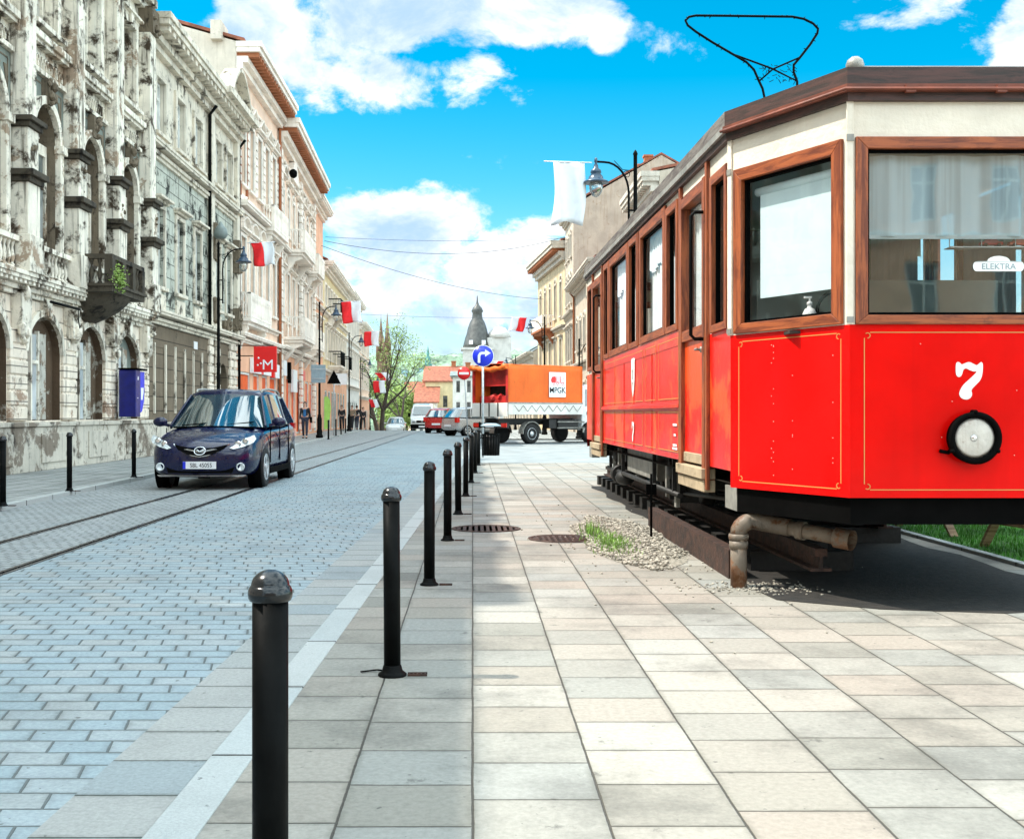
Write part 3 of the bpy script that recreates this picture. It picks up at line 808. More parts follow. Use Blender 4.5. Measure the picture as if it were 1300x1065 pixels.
# ---------------------------------------------------------------- ironwork in the pavement
def drain(x, y, rr, label, bars):
    r = thing('drain_cover', (x, y, .001), 0, label, 'drain cover')
    MB().lathe([(rr - .04, 0), (rr - .035, .008), (rr, .008), (rr + .004, 0)], n=36).build('rim', M['rust'], r)
    m = MB()
    if bars:
        k = -rr + .06
        while k < rr - .05:
            h = math.sqrt(max(.0, (rr - .04) ** 2 - k * k)); m.box(k, k + .035, -h, h, 0, .007); k += .06
        m.build('grate', M['rust'], r)
    else:
        m.lathe([(0, .004), (rr - .045, .004), (rr - .045, 0)], n=36)
        for i in range(-5, 6):
            for j in range(-5, 6):
                if math.hypot(i, j) * .055 < rr - .09: m.box(i * .055 - .014, i * .055 + .014, j * .055 - .014, j * .055 + .014, .004, .009)
        m.build('lid', M['rust'], r)
drain(.14, 11.9, .36, 'round rusty drain grate beside the fourth bollard', True)
drain(.87, 10.95, .34, 'round rusty manhole lid beside the gravel patch', False)
# ---------------------------------------------------------------- the tram
TX, TY = 3.04, 6.97
TR = thing('tram', (TX, TY, 0), 0, 'old red and cream tram with wood framed windows and a white 7 on its front', 'tram')
def tilt(z, ty):
    return z + .018 * max(0, ty - 1) * min(1, max(0, (z - 1.9) / 1.2))
PL = [(-1.24, 11.0), (-1.24, 1.0), (-.74, 0.0), (.74, 0.0), (1.24, 1.0), (1.24, 11.0), (.74, 12.0), (-.74, 12.0)]
def segfr(a, b, off=0.0):
    ax, ay = a; bx, by = b; L = math.hypot(bx - ax, by - ay); ux, uy = (bx - ax) / L, (by - ay) / L
    nx, ny = uy, -ux      # outward when walking the plan counter-clockwise seen from above
    def fr(u, d, z):
        x = ax + ux * u - nx * (d - off); y = ay + uy * u - ny * (d - off)
        return (x, y, tilt(z, y))
    return fr, L
def left(y):              # u on the left side for a distance ty from the front
    return 11.0 - y
ZS = {'side': (.80, 1.93), 'front': (.686, 1.743)}
segs = [(PL[i], PL[(i + 1) % 8]) for i in range(8)]
# windows: u0,u1,z0,z1 of the outer wooden frame, per segment
DOORS = {}
side_ops = []       # (ty0, ty1, z0, z1, fw, kind)
def Yt(px): return F * 1.8 / (px - 600) - TY
sideL = [(1.06, 1.62, 1.80, 2.96, .07, 'narrow'), (2.99, 3.60, 1.93, 3.04, .07, 'narrow'),
         (3.66, 5.25, 1.93, 3.08, .09, 'big'), (5.42, 6.12, 1.93, 3.08, .07, 'narrow'), (6.2, 7.95, 1.93, 3.08, .09, 'big'),
         (8.05, 8.62, 1.93, 3.08, .07, 'narrow'), (10.1, 10.75, 1.85, 3.0, .07, 'narrow')]
def seams(m, fr, us, z0, z1, w=.012):
    for u in us: m.box(u - w / 2, u + w / 2, -.006, 0, z0, z1, fr)
def add_window(fr, u0, u1, z0, z1, fw, kind, gl, rail):
    m = MB(); T = -.022
    m.mi = 0
    m.prism([(u0, z0), (u0 + fw, z0 + fw * .8), (u0 + fw, z1 - fw), (u0, z1)], T, .05, fr)
    m.prism([(u1, z0), (u1, z1), (u1 - fw, z1 - fw), (u1 - fw, z0 + fw * .8)], T, .05, fr)
    m.mi = 1
    m.prism([(u0, z0), (u1, z0), (u1 - fw, z0 + fw * .8), (u0 + fw, z0 + fw * .8)], T, .05, fr)
    m.prism([(u0, z1), (u0 + fw, z1 - fw), (u1 - fw, z1 - fw), (u1, z1)], T, .05, fr)
    w = m.build('window_frame', [M['twood_v'], rail], TR, bevel=.004)
    m = MB(); g = .018
    a, b, c, d = u0 + fw, u1 - fw, z0 + fw * .8, z1 - fw
    for q in ((a, a + g, c, d), (b - g, b, c, d), (a + g, b - g, c, c + g), (a + g, b - g, d - g, d)): m.box(q[0], q[1], .012, .045, q[2], q[3], fr)
    m.build('seal', M['black'], w)
    m = MB(); m.face([fr(a, .03, c), fr(b, .03, c), fr(b, .03, d), fr(a, .03, d)]); m.build('pane', gl, w)
    return w, (a, b, c, d)
def pleats(fr, a, b, c, d, depth, amp=.02, n=40, wav=28, edge=0.0):
    m = MB(); top = []; bot = []
    for i in range(n + 1):
        u = a + (b - a) * i / n
        o = amp * math.sin(u * wav) + amp * .6 * math.sin(u * wav * 2.3 + 1)
        top.append(m.bm.verts.new(fr(u, depth + o * .6, d))); bot.append(m.bm.verts.new(fr(u, depth + o, c + edge * math.sin(u * 9))))
    for i in range(n):
        f = m.bm.faces.new((bot[i], bot[i + 1], top[i + 1], top[i])); f.smooth = True
    return m
M['blank'] = M['black_in']
for si, (A, B) in enumerate(segs):
    fr, L = segfr(A, B)
    is_side = si in (0, 4)
    zb = .80 if is_side else .686
    sill = 1.93 if is_side else 1.743
    ops = []
    if si == 0: spans = [(left(b), left(a), c, d, fw, k) for (a, b, c, d, fw, k) in sideL]
    elif si == 4: spans = [(a - 1.0, b - 1.0, c, d, fw, k) for (a, b, c, d, fw, k) in sideL]
    elif si in (2,): spans = [(.035, L - .035, 1.743, 2.885, .072, 'front')]
    elif si == 6: spans = [(.035, L - .035, 1.743, 2.885, .072, 'rear')]
    else: spans = [(.05, L - .05, 1.75, 2.885, .085, 'angled')]
    # openings
    for (a, b, c, d, fw, k) in spans: ops.append((a + .02, b - .02, c + .02, d - .02, 0))
    dspans = []
    if is_side:
        for (y0, y1) in ((1.75, 2.80), (8.78, 9.95)):
            if si == 0: dspans.append((left(y1), left(y0)))
            else: dspans.append((y0 - 1, y1 - 1))
        for (a, b) in dspans: ops.append((a, b, .6, 3.02, 0))
    # red lower body, cream upper body
    def build_zone(zlo, zhi, name, mat, off=0.0):
        f2, _ = segfr(A, B, off)
        us = [0, L]
        o2 = [(a, b, max(c, zlo), min(d, zhi), r) for (a, b, c, d, r) in ops if d > zlo + .001 and c < zhi - .001]
        m = MB(); m.panel(f2, 0, L, zlo, zhi, o2, .06)
        return m.build(name, mat, TR)
    red = M['tred'] if not is_side else M['tred_side']
    split = 1.80 if is_side else 1.743
    build_zone(zb, split, 'lower_body', red)
    build_zone(split, 3.2, 'upper_body', M['tcream'], -.002)
    # red band between door-sill height and window sills on the sides
    if is_side:
        m = MB()
        for (a, b) in ((left(8.70), left(2.88)),) if si == 0 else ((1.88, 7.70),):
            m.box(a, b, -.006, .01, 1.795, 1.925, fr)
        m.build('belt_panel', red, TR)
        # moulding and seams
        m = MB(); a, b = (left(8.70), left(2.85)) if si == 0 else (1.85, 7.7)
        m.box(a, b, -.035, 0, 1.25, 1.285, fr); m.box(a, b, -.02, 0, 1.285, 1.30, fr); m.box(a, b, -.02, 0, 1.235, 1.25, fr)
        m.box(a, b, -.015, 0, .80, .825, fr)
        seams(m, fr, [a + (b - a) * k for k in (.0, .21, .36, .5, .72, 1.0)], .81, 1.92)
        m.build('moulding', red, TR, bevel=.003)
    for (a, b, c, d, fw, k) in spans:
        rail = M['twood_y'] if is_side else M['twood_h']
        w, (ia, ib, ic, id_) = add_window(fr, a, b, c, d, fw, k, M['tglass_side'] if is_side else (M['tglass_front'] if k == 'angled' else M['tglass']), rail)
        if k in ('big',):
            pleats(fr, ia - .02, ib + .02, ic - .02, id_ + .02, .12, .022, 60, 34).build('curtain', M['curtain'], w)
            pl = pleats(fr, ia, ib, id_ - .34, id_ + .02, .085, .012, 60, 52, .03); pl.build('pelmet', M['curtain'], w)
        if k == 'angled' and si in (1, 3):
            m = MB(); m.box(ia + .07, ib - .01, .09, .096, ic + .17, id_ - .10, fr); m.build('blind', M['blind'], w)
            m = MB(); m.tube([fr(ia + .03, .1, id_ - .08), fr(ib - .02, .1, id_ - .08)], .03, 10); m.build('blind_roller', M['blind'], w)
        if k == 'front':
            pl = pleats(fr, ia + .01, ib - .01, id_ - .52, id_ - .02, .10, .020, 110, 17)
            pl.build('curtain', M['sheer'], w)
            MB().box(ia, ib, .088, .098, id_ - .535, id_ - .51, fr).build('curtain_hem', M['curtain'], w)
    for (a, b) in dspans:
        m = MB()
        m.mi = 0
        m.box(a, a + .09, -.035, .05, .62, 3.0, fr); m.box(b - .09, b, -.035, .05, .62, 3.0, fr)
        m.mi = 1; m.box(a + .09, b - .09, -.034, .05, 2.90, 2.98, fr); m.box(a + .09, b - .09, -.03, .05, 1.80, 1.89, fr)
        dr = m.build('door', [M['twood_v'], M['twood_y']], TR, bevel=.004)
        m = MB(); m.box(a + .09, b - .09, .0, .03, .86, 1.80, fr)
        for uu in (a + .12, b - .13): m.box(uu, uu + .012, -.003, 0, .9, 1.76, fr)
        m.build('door_panel', red, dr)
        m = MB(); m.box(a + .09, b - .09, .02, .022, 1.89, 2.90, fr); m.build('pane', M['tglass_side'], dr)
        pleats(fr, a + .09, b - .09, 1.86, 2.88, .1, .02, 40, 34).build('curtain', M['curtain'], dr)
        m = MB(); m.box(a + .09, b - .09, -.012, .03, .80, .88, fr); m.box(a - .02, b + .02, -.06, .05, .70, .78, fr); m.box(a - .02, b + .02, -.04, .05, .60, .69, fr); m.build('doorstep', M['steps'], dr, bevel=.006)
        m = MB(); m.tube([fr(b - .22, -.005, 1.70), fr(b - .22, -.06, 1.70), fr(b - .13, -.06, 1.70)], .010, 8); m.lathe([(.025, 0), (.025, .02), (0, .02)], fr(b - .22, -.02, 1.70), n=10, axis='x'); m.build('handle', M['greymetal'], dr)
    # grab handle beside the doors
    if is_side:
        for (a, b) in dspans:
            u = b - .02 if si == 0 else a - .02
            m = MB(); m.tube([fr(u, 0, 2.73), fr(u, -.10, 2.73), fr(u + .0, -.13, 2.70), fr(u, -.13, 1.80), fr(u, -.10, 1.77), fr(u, 0, 1.77)], .014, 8)
            m.build('grab_rail', M['iron'], TR)
    # pinstripes
    if not is_side:
        m = MB(); a, b, c, d = .09, L - .07, .735, 1.695; w_ = .0055; k = .035
        def ln(p, q):
            (u0, z0), (u1, z1) = p, q
            if u0 == u1: m.box(u0 - w_ / 2, u0 + w_ / 2, -.0025, -.0005, min(z0, z1), max(z0, z1), fr)
            else: m.box(min(u0, u1), max(u0, u1), -.0025, -.0005, z0 - w_ / 2, z0 + w_ / 2, fr)
        ln((a + k, c), (b - k, c)); ln((a + k, d), (b - k, d)); ln((a, c + k), (a, d - k)); ln((b, c + k), (b, d - k))
        for (cu, cz) in ((a, c), (a, d), (b, c), (b, d)):
            su = 1 if cu == a else -1; sz = 1 if cz == c else -1
            pts = [(cu + su * (k * .55 + k * .45 * math.cos(t)), cz + sz * (k * .55 + k * .45 * math.sin(t))) for t in [PI * .5 * i / 6 - PI * .5 + 0 for i in range(-3, 13)]]
            for p, q in zip(pts, pts[1:]):
                P = Vector(fr(p[0], -.0015, p[1])); Q = Vector(fr(q[0], -.0015, q[1])); m.bar(P, Q, .005, .005)
        m.build('pinstripe', M['gold'], TR)
    else:
        m = MB()
        base = (left(8.6), left(2.95)) if si == 0 else (1.95, 7.6)
        for (c, d) in ((.86, 1.21), (1.33, 1.86)):
            for (p, q) in ((0, .2), (.22, .35), (.37, 1)):
                a = base[0] + (base[1] - base[0]) * (1 - q if si == 0 else p) + .03; b = base[0] + (base[1] - base[0]) * (1 - p if si == 0 else q) - .03
                for z in (c, d): m.box(a, b, -.009, -.006, z, z + .007, fr)
                for u in (a, b - .007): m.box(u, u + .007, -.009, -.006, c + .007, d, fr)
        m.build('pinstripe', M['gold'], TR)
    # corner beads, cream above, and studs
    m = MB(); m.box(-.022, .022, -.012, .0, 1.743, 3.18, fr); m.build('corner_bead', M['tcream'], TR, bevel=.004)
    m = MB(); m.box(-.022, .022, -.018, -.010, 2.86, 2.90, fr); m.box(-.022, .022, -.018, -.010, 1.755, 1.79, fr); m.build('corner_bracket', M['greymetal'], TR)
# second post of cream, seam lines in the frieze
fr0, L0 = segfr(PL[0], PL[1])
for (a, b) in ((1.72, 2.83), (8.75, 9.98)):
    m = MB()
    for y in (a, b): m.box(left(y) - .03, left(y) + .03, -.03, 0, .62, 3.12, fr0)
    m.box(left(b) - .03, left(a) + .03, -.03, 0, 3.12, 3.18, fr0); m.build('door_surround', M['twood_v'], TR, bevel=.004)
for y in (3.63, 5.33, 6.16, 8.0): MB().box(left(y) - .02, left(y) + .02, -.024, 0, 1.93, 3.08, fr0).build('window_post', M['twood_v'], TR, bevel=.004)

# roof
def ring(off, z):
    out = []
    n = len(PL)
    c = Vector((0, 6.0))
    for i in range(n):
        p = Vector(PL[i]); a = Vector(PL[i - 1]); b = Vector(PL[(i + 1) % n])
        d1 = (p - a).normalized(); d2 = (b - p).normalized()
        n1 = Vector((d1.y, -d1.x)); n2 = Vector((d2.y, -d2.x)); bis = (n1 + n2).normalized()
        q = p + bis * off / max(.3, bis.dot(n1))
        out.append((q.x, q.y, tilt(z, q.y)))
    return out
def band(off0, off1, z0, z1, name, mats):
    m = MB(); a, b, c, d = ring(off0, z0), ring(off1, z0), ring(off1, z1), ring(off0, z1)
    for i in range(8):
        k = (i + 1) % 8
        m.mi = 1 if i in (0, 4) else (len(mats) - 1 if i in (1, 3) and len(mats) > 2 else 0)
        for q in ((a, b), (b, c), (c, d), (d, a)): m.face([q[0][i], q[0][k], q[1][k], q[1][i]])
    return m.build(name, mats, TR, merge=.0005)
band(-.06, .035, 3.10, 3.15, 'gutter_board', [M['roofwood'], M['roofwood']])
band(-.06, .06, 3.15, 3.195, 'drip_moulding', [M['roofbrown'], M['greymetal']])
band(-.06, .045, 3.195, 3.30, 'fascia', [M['roofwood'], M['roofwood_y'], M['roofwood']])
m = MB(); rr = []
for off, z in ((.045, 3.298), (-.10, 3.35), (-.45, 3.44), (-.8, 3.48)): rr.append(ring(off, z) if off > -.7 else [(x * .3, 6 + (y - 6) * .9, z + .1) for x, y, _ in ring(-.3, z)])
m.loft(rr, True, False, True); m.build('roof', M['roofsheet'], TR)
band(-.08, -.05, 3.05, 3.2, 'ceiling_edge', [M['black_in'], M['black_in']])
m = MB(); m.face(ring(-.07, 3.17)); m.build('ceiling', M['interior'], TR)
# conduit under the fascia
m = MB()
r_ = ring(.075, 3.16)
m.tube([r_[1], r_[2], r_[3], r_[4]], .011, 6)
for t in (.25, .6): 
    p = Vector(r_[2]).lerp(Vector(r_[3]), t); m.box(p.x - .03, p.x + .03, p.y - .005, p.y + .03, p.z - .02, p.z + .025)
m.build('conduit', M['roofbrown'], TR)
MB().blob((-.70, .02, 3.33), .055, (1, 1, 1), 2).build('siren', M['greymetal'], TR)
# floor, underframe and bumper
m = MB(); m.face(ring(-.05, .70)); m.face(ring(-.05, .85)); m.build('floor', M['black_in'], TR)
def beam(off, z0, z1, ymax, name, mat, ymin=-9):
    m = MB(); a, b = ring(off, z0), ring(off, z1)
    idx = [1, 2, 3, 4]
    cap = lambda p, q: None
    pts = [(PL[1][0] - off, ymax)] + [a[i][:2] for i in idx] + [(PL[4][0] + off, ymax)]
    return pts
def bumper(flip):
    f = (lambda p: (p[0], 12.0 - p[1])) if flip else (lambda p: p)
    pts = [(-1.20, 1.35), (-1.20, .98), (-.72, .04), (.72, .04), (1.20, .98), (1.20, 1.35)]
    m = MB()
    for i, (p, q) in enumerate(zip(pts, pts[1:])):
        m.mi = 1 if i in (0, 4) else 0
        P, Q = f(p), f(q)
        d = (Vector(Q) - Vector(P)).normalized(); nrm = Vector((-d.y, d.x)) * (.12 if not flip else -.12)
        m.hexa([(P[0], P[1], .52), (Q[0], Q[1], .52), (Q[0] + nrm.x, Q[1] + nrm.y, .52), (P[0] + nrm.x, P[1] + nrm.y, .52),
                (P[0], P[1], .683), (Q[0], Q[1], .683), (Q[0] + nrm.x, Q[1] + nrm.y, .683), (P[0] + nrm.x, P[1] + nrm.y, .683)])
    m.build('bumper_beam', [M['black'], M['greymetal']], TR)
bumper(False); bumper(True)
m = MB()
for x in (-.75, .75): m.box(x - .04, x + .04, .6, 11.4, .50, .66)
for y in (1.6, 3.0, 4.6, 6.0, 8.0, 9.6, 11): m.box(-.75, .75, y - .04, y + .04, .52, .64)
for x in (-.95, .95): m.box(x - .03, x + .03, 3.0, 10.2, .46, .54)
m.build('chassis', M['darkmetal'], TR)
def wheel(x, y, sg):
    w = MB().lathe([(.07, -.06), (.30, -.06), (.38, -.05), (.385, -.03), (.345, -.02), (.34, .05), (.30, .055), (.10, .03), (.08, .09), (0, .09)], (0, 0, 0), n=28, axis='x', fr=lambda a, b, c: (x + a * sg, y + b, .655 + c))
    o = w.build('wheel', M['darkmetal'], TR)
    m = MB(); X = x + sg * .22
    m.box(X - .08, X + .08, y - .13, y + .13, .50, .78); m.box(X - .1, X + .1, y - .28, y - .2, .34, .70); m.box(X - .1, X + .1, y + .2, y + .28, .34, .70)
    for k in range(6):
        m.box(X - .035, X + .035, y - .42 + k * .045, y + .42 - k * .045, .40 + k * .022, .418 + k * .022)
    m.lathe([(.09, 0), (.09, .06), (.05, .08), (0, .08)], (0, 0, 0), n=14, axis='x', fr=lambda a, b, c: (X + sg * (.08 + a), y + b, .64 + c))
    m.build('axle_box', M['darkmetal'], o, bevel=.006)
    m = MB(); m.box(X + sg * .09, X + sg * .13, y - .32, y - .22, .30, .74); m.box(X + sg * .09, X + sg * .13, y + .22, y + .30, .36, .70)
    m.build('hanger', M['greymetal'], o, bevel=.004)
for y in (4.3, 8.6):
    for sg in (-1, 1): wheel(.74 * sg, y, sg)
for q in (-1.08, .72): MB().box(q, q + .36, 5.2, 7.5, .48, .80).build('equipment_box', M['greymetal'], TR, bevel=.01)
m = MB(); m.tube([(-1.12, 3.6, .44), (-1.12, 9.2, .44)], .028, 8); m.tube([(-1.05, 1.5, .56), (-1.0, 4.2, .42), (-1.0, 4.6, .3)], .02, 6)
for y in (3.9, 5.1, 7.6, 8.9): m.box(-1.14, -1.10, y - .02, y + .02, .42, .80)
m.lathe([(.12, -.12), (.13, 0), (.12, .12)], (-1.08, 8.2, .40), n=14, axis='y'); m.blob((-1.08, 7.7, .38), .13, (1, 1.2, .8), 2)
m.build('brake_rigging', M['darkmetal'], TR)
m = MB()
for k in range(26): m.box(random.uniform(-1.1, -.8), random.uniform(-.79, -.7), 3 + k * .29, 3.05 + k * .29 + random.uniform(0, .12), random.uniform(.40, .6), random.uniform(.61, .8))
m.build('underfloor_gear', M['darkmetal'], TR)
# inside
m = MB(); m.box(-.9, .9, 1.6, 1.63, .86, 2.2); m.box(-1.1, 1.1, 4.9, 4.93, .86, 3.1); m.build('partition', M['interior'], TR)
m = MB(); m.box(-.68, .68, .16, .42, 1.70, 1.735); m.box(.5, .9, .5, .9, .86, 1.7); m.build('dashboard', M['black_in'], TR)
m = MB(); st = [(-.62 + .15 * math.cos(t), .55 + .05 * math.sin(t), 1.86 + .15 * math.sin(t)) for t in [2 * PI * k / 24 for k in range(25)]]
m.tube(st, .012, 8); m.tube([(-.62, .55, 1.86), (-.62, .7, 1.6)], .02, 8); m.tube([(-.77, .55, 1.86), (-.47, .55, 1.86)], .01, 6); m.build('steering_wheel', M['black'], TR)
# pantograph bow with fairy lights
def bow():
    Yp = 4.45; s = F / (TY + Yp)
    P = lambda px, py, dy=0: ((px - 600) / s - TX, Yp + dy, 1.2 + (525 - py) / s)
    m = MB()
    def px2(x, y): return (860 + x * 190 / 1300, 10 + y * 110 / 753)
    outer = [(740, 705), (700, 620), (665, 540), (600, 475), (480, 405), (300, 300), (160, 210), (90, 155), (70, 115), (100, 82), (160, 70), (400, 72), (700, 76), (1000, 80), (1100, 100), (1180, 140), (1222, 185), (1215, 225), (1150, 325), (1060, 440), (1010, 500), (1010, 560), (1040, 640)]
    pts = [P(*px2(x, y)) for x, y in outer]
    lo = P(*px2(760, 800)); m.tube([(lo[0], lo[1], 3.5), lo] + pts + [(pts[-1][0] + .02, Yp, 3.5)], .0125, 8)
    m.tube([P(*px2(500, 412)), P(*px2(820, 530)), P(*px2(1040, 640)), (P(*px2(1040, 640))[0] + .05, Yp, 3.5)], .0095, 6)
    m.tube([P(*px2(1060, 435)), P(*px2(830, 535)), P(*px2(715, 635))], .0095, 6)
    m.box(pts[0][0] - .1, pts[-1][0] + .15, Yp - .3, Yp + .3, 3.46, 3.56)
    b = m.build('pantograph', M['iron'], TR)
    m = MB()
    for i in range(len(pts) - 1):
        a, c = Vector(pts[i]), Vector(pts[i + 1]); n = max(1, int((c - a).length / .045))
        for k in range(n):
            p = a.lerp(c, (k + random.random()) / n); d = Vector((random.uniform(-1, 1), random.uniform(-1, 1), random.uniform(-1.2, .8))).normalized()
            m.bar(p, p + d * random.uniform(.02, .04), .006, .006)
    for k in range(46):
        p = Vector(P(*px2(random.uniform(720, 1030), random.uniform(500, 640)))); d = Vector((random.uniform(-1, 1), .2, random.uniform(-1, 1))).normalized()
        m.bar(p, p + d * random.uniform(.02, .05), .005, .005)
    m.build('fairy_lights', M['iron'], b)
bow()
# headlamp
frF, LF = segfr(PL[2], PL[3])
uc, zc = .75, 1.052
hl = MB().lathe([(.145, .06), (.150, .0), (.158, -.045), (.160, -.07), (.140, -.075), (.126, -.07), (.122, -.05)], n=40, axis='y', fr=lambda a, b, c: (a, b, zc + c)).build('headlight', M['black'], TR, smooth=True)
MB().lathe([(.125, -.052), (.10, -.060), (.05, -.064), (0, -.065)], n=32, axis='y', fr=lambda a, b, c: (a, b, zc + c)).build('lens', M['hlens'], hl, smooth=True)
MB().lathe([(.022, -.066), (.015, -.070), (0, -.072)], n=16, axis='y', fr=lambda a, b, c: (a - .01, b, zc + c)).build('bulb', M['chrome'], hl, smooth=True)
m = MB()
for a in (90, 210, 330):
    x, z = .158 * math.cos(R(a)), .158 * math.sin(R(a)); m.lathe([(.014, 0), (.014, -.05), (.008, -.06), (0, -.06)], (x, -.02, zc + z), n=10, axis='y')
m.tube([(-.14, -.02, zc - .09), (-.20, -.03, zc - .08)], .012, 8)
m.build('clamp', M['black'], hl)
# number 7 : outline with ball terminal
def seven(fr, cx, cz, h, name='numeral'):
    P = [(-.31, .10), (-.36, .18), (-.36, .46), (-.30, .50), (-.24, .47), (-.20, .42), (-.10, .47), (.0, .50), (.12, .44), (.20, .40), (.26, .46), (.32, .50), (.36, .44), (.35, .20), (.30, .02), (.18, -.10), (.08, -.20), (.05, -.26), (.08, -.36), (.03, -.46), (-.07, -.50), (-.20, -.47), (-.27, -.38), (-.26, -.27), (-.16, -.10), (.0, .04), (.15, .18), (.20, .25), (.12, .24), (.0, .28), (-.08, .33), (-.16, .30), (-.19, .16), (-.24, .10)]
    # smooth the outline
    for _ in range(2):
        Q = []
        for i in range(len(P)):
            a, b = P[i], P[(i + 1) % len(P)]
            Q += [(a[0] * .75 + b[0] * .25, a[1] * .75 + b[1] * .25), (a[0] * .25 + b[0] * .75, a[1] * .25 + b[1] * .75)]
        P = Q
    m = MB(); vs = [m.bm.verts.new(fr(cx + x * h, -.0035, cz + z * h)) for x, z in P]
    from mathutils.geometry import tessellate_polygon
    for t in tessellate_polygon([[Vector((x, z, 0)) for x, z in P]]):
        try: m.bm.faces.new([vs[i] for i in t])
        except ValueError: pass
    return m.build(name, M['whitepaint'], TR)
seven(frF, uc - .02, 1.40, .232)
seven(segfr(PL[0], PL[1], .006)[0], left(Yt(804.5)), 1.0, .23)
# shield
frs = segfr(PL[0], PL[1], .006)[0]; us, zs_ = left(Yt(804.5)), 1.60
m = MB(); m.prism([(us - .13, zs_ + .2), (us - .06, zs_ + .22), (us, zs_ + .2), (us + .06, zs_ + .22), (us + .13, zs_ + .2), (us + .12, zs_ - .02), (us + .07, zs_ - .14), (us, zs_ - .22), (us - .07, zs_ - .14), (us - .12, zs_ - .02)], -.004, 0, frs)
sh = m.build('shield_emblem', M['whitepaint'], TR)
m = MB(); m.box(us - .03, us + .03, -.006, -.004, zs_ - .02, zs_ + .06, frs); m.box(us - .05, us + .05, -.006, -.004, zs_ + .06, zs_ + .09, frs); m.prism([(us - .04, zs_ - .05), (us + .04, zs_ - .05), (us, zs_ - .12)], -.006, -.004, frs); m.build('shield_device', M['greymetal'], sh)
m = MB(); uu = left(2.80 + .35)
for k, (z, w) in enumerate(((1.09, .10), (1.00, .05), (.91, .10), (.88, .12))): m.box(uu - w, uu + w, -.0035, -.001, z, z + .02, frs)
m.build('small_lettering', M['whitepaint'], TR)
m = MB(); random.seed(5)
for seg_, n_ in ((1, 26), (2, 10)):
    f_, L_ = segfr(PL[seg_], PL[seg_ + 1])
    for k in range(n_):
        u, z = (random.choice((.42, .44, .62, .98)) if seg_ == 1 else random.uniform(.1, 1.4)), random.uniform(.78, 1.68)
        m.box(u - .0022, u + .0022, -.002, -.0005, z - .0022, z + .0022, f_)
tag(m.build('chipped_paint', M['tcream'], TR), kind='stuff')
# roller number / sign in the front window
frP = segfr(PL[2], PL[3], -.022)[0]
cu, cz = .92, 2.10
m = MB()
n = 12
out = [(cu - .135, cz - .03)] + [(cu - .135 - .022 * math.sin(PI * k / 6), cz - .03 * math.cos(PI * k / 6)) for k in range(1, 6)] + [(cu - .135, cz + .03), (cu - .07, cz + .032)] + [(cu - .07 * math.cos(PI * k / 8), cz + .032 + .032 * math.sin(PI * k / 8)) for k in range(1, 8)] + [(cu + .07, cz + .032), (cu + .135, cz + .03)] + [(cu + .135 + .022 * math.sin(PI * k / 6), cz + .03 * math.cos(PI * k / 6)) for k in range(1, 6)] + [(cu + .135, cz - .03)]
m.prism(out, 0, .002, frP)
dec = m.build('window_decal', M['whitepaint'], TR)
text_mesh('ELEKTRA', .05, .0006, 'decal_lettering', M['sign_back'], dec, Matrix.Translation(Vector(frP(cu, -.001, cz - .017))) @ Matrix.Rotation(R(90), 4, 'X'), sx=1.05)
MB().box(cu - .14, cu + .14, -.0015, -.0005, cz + .027, cz + .0285, frP).build('decal_line', M['sign_back'], dec)
# toys on a shelf behind the windscreen
m = MB(); z = 2.235
for dz in (0, .06): m.tube([(-.08, .12, z + dz), (.74, .12, z + dz)], .003, 6)
for x in (-.08, .12, .33, .54, .73): m.tube([(x, .12, z), (x, .12, z + .06)], .003, 6)
m.box(-.08, .74, .10, .2, z - .008, z - .002); m.build('shelf_rail', M['white_plastic'], TR)
def toy(x, mat, label):
    r = thing('toy_car', (TX + x, TY + .15, 2.236), 0, label, 'toy car', 'toy cars on the tram window shelf')
    m = MB(); prof = [(-.07, .012), (-.07, .03), (-.045, .036), (-.03, .055), (.02, .055), (.04, .036), (.07, .03), (.07, .012)]
    m.prism(prof, -.022, .022, ident); m.build('body', mat, r, bevel=.004)
    for a in (-.042, .042): MB().lathe([(.012, -.026), (.012, .026)], (a, 0, .012), n=12, axis='y').build('wheel', M['rubber'], r)
toy(.19, M['carred'], 'dark red toy car on the shelf inside the tram windscreen')
toy(.37, plain('toy_coral', (.75, .15, .09), .4), 'bright coral red toy car in the middle of the windscreen shelf')
toy(.58, M['carwhite'], 'white toy car on the right of the windscreen shelf')
def bottle():
    r = thing('soap_bottle', (TX - .86, TY + .42, 1.735), 0, 'white pump bottle standing inside the angled tram window below the blind', 'bottle')
    MB().lathe([(.03, 0), (.045, .01), (.045, .11), (.03, .14), (.014, .15), (.014, .17), (0, .17)], n=18).build('bottle_body', M['white_plastic'], r, smooth=True)
    m = MB(); m.lathe([(.018, .165), (.018, .185), (.006, .19), (.006, .215)], n=12); m.box(-.035, .012, -.008, .008, .21, .222); m.build('pump', M['white_plastic'], r)
bottle()
m = MB(); m.box(-1.0, -.7, .38, .62, 1.715, 1.735); m.build('ledge', M['black_in'], TR)

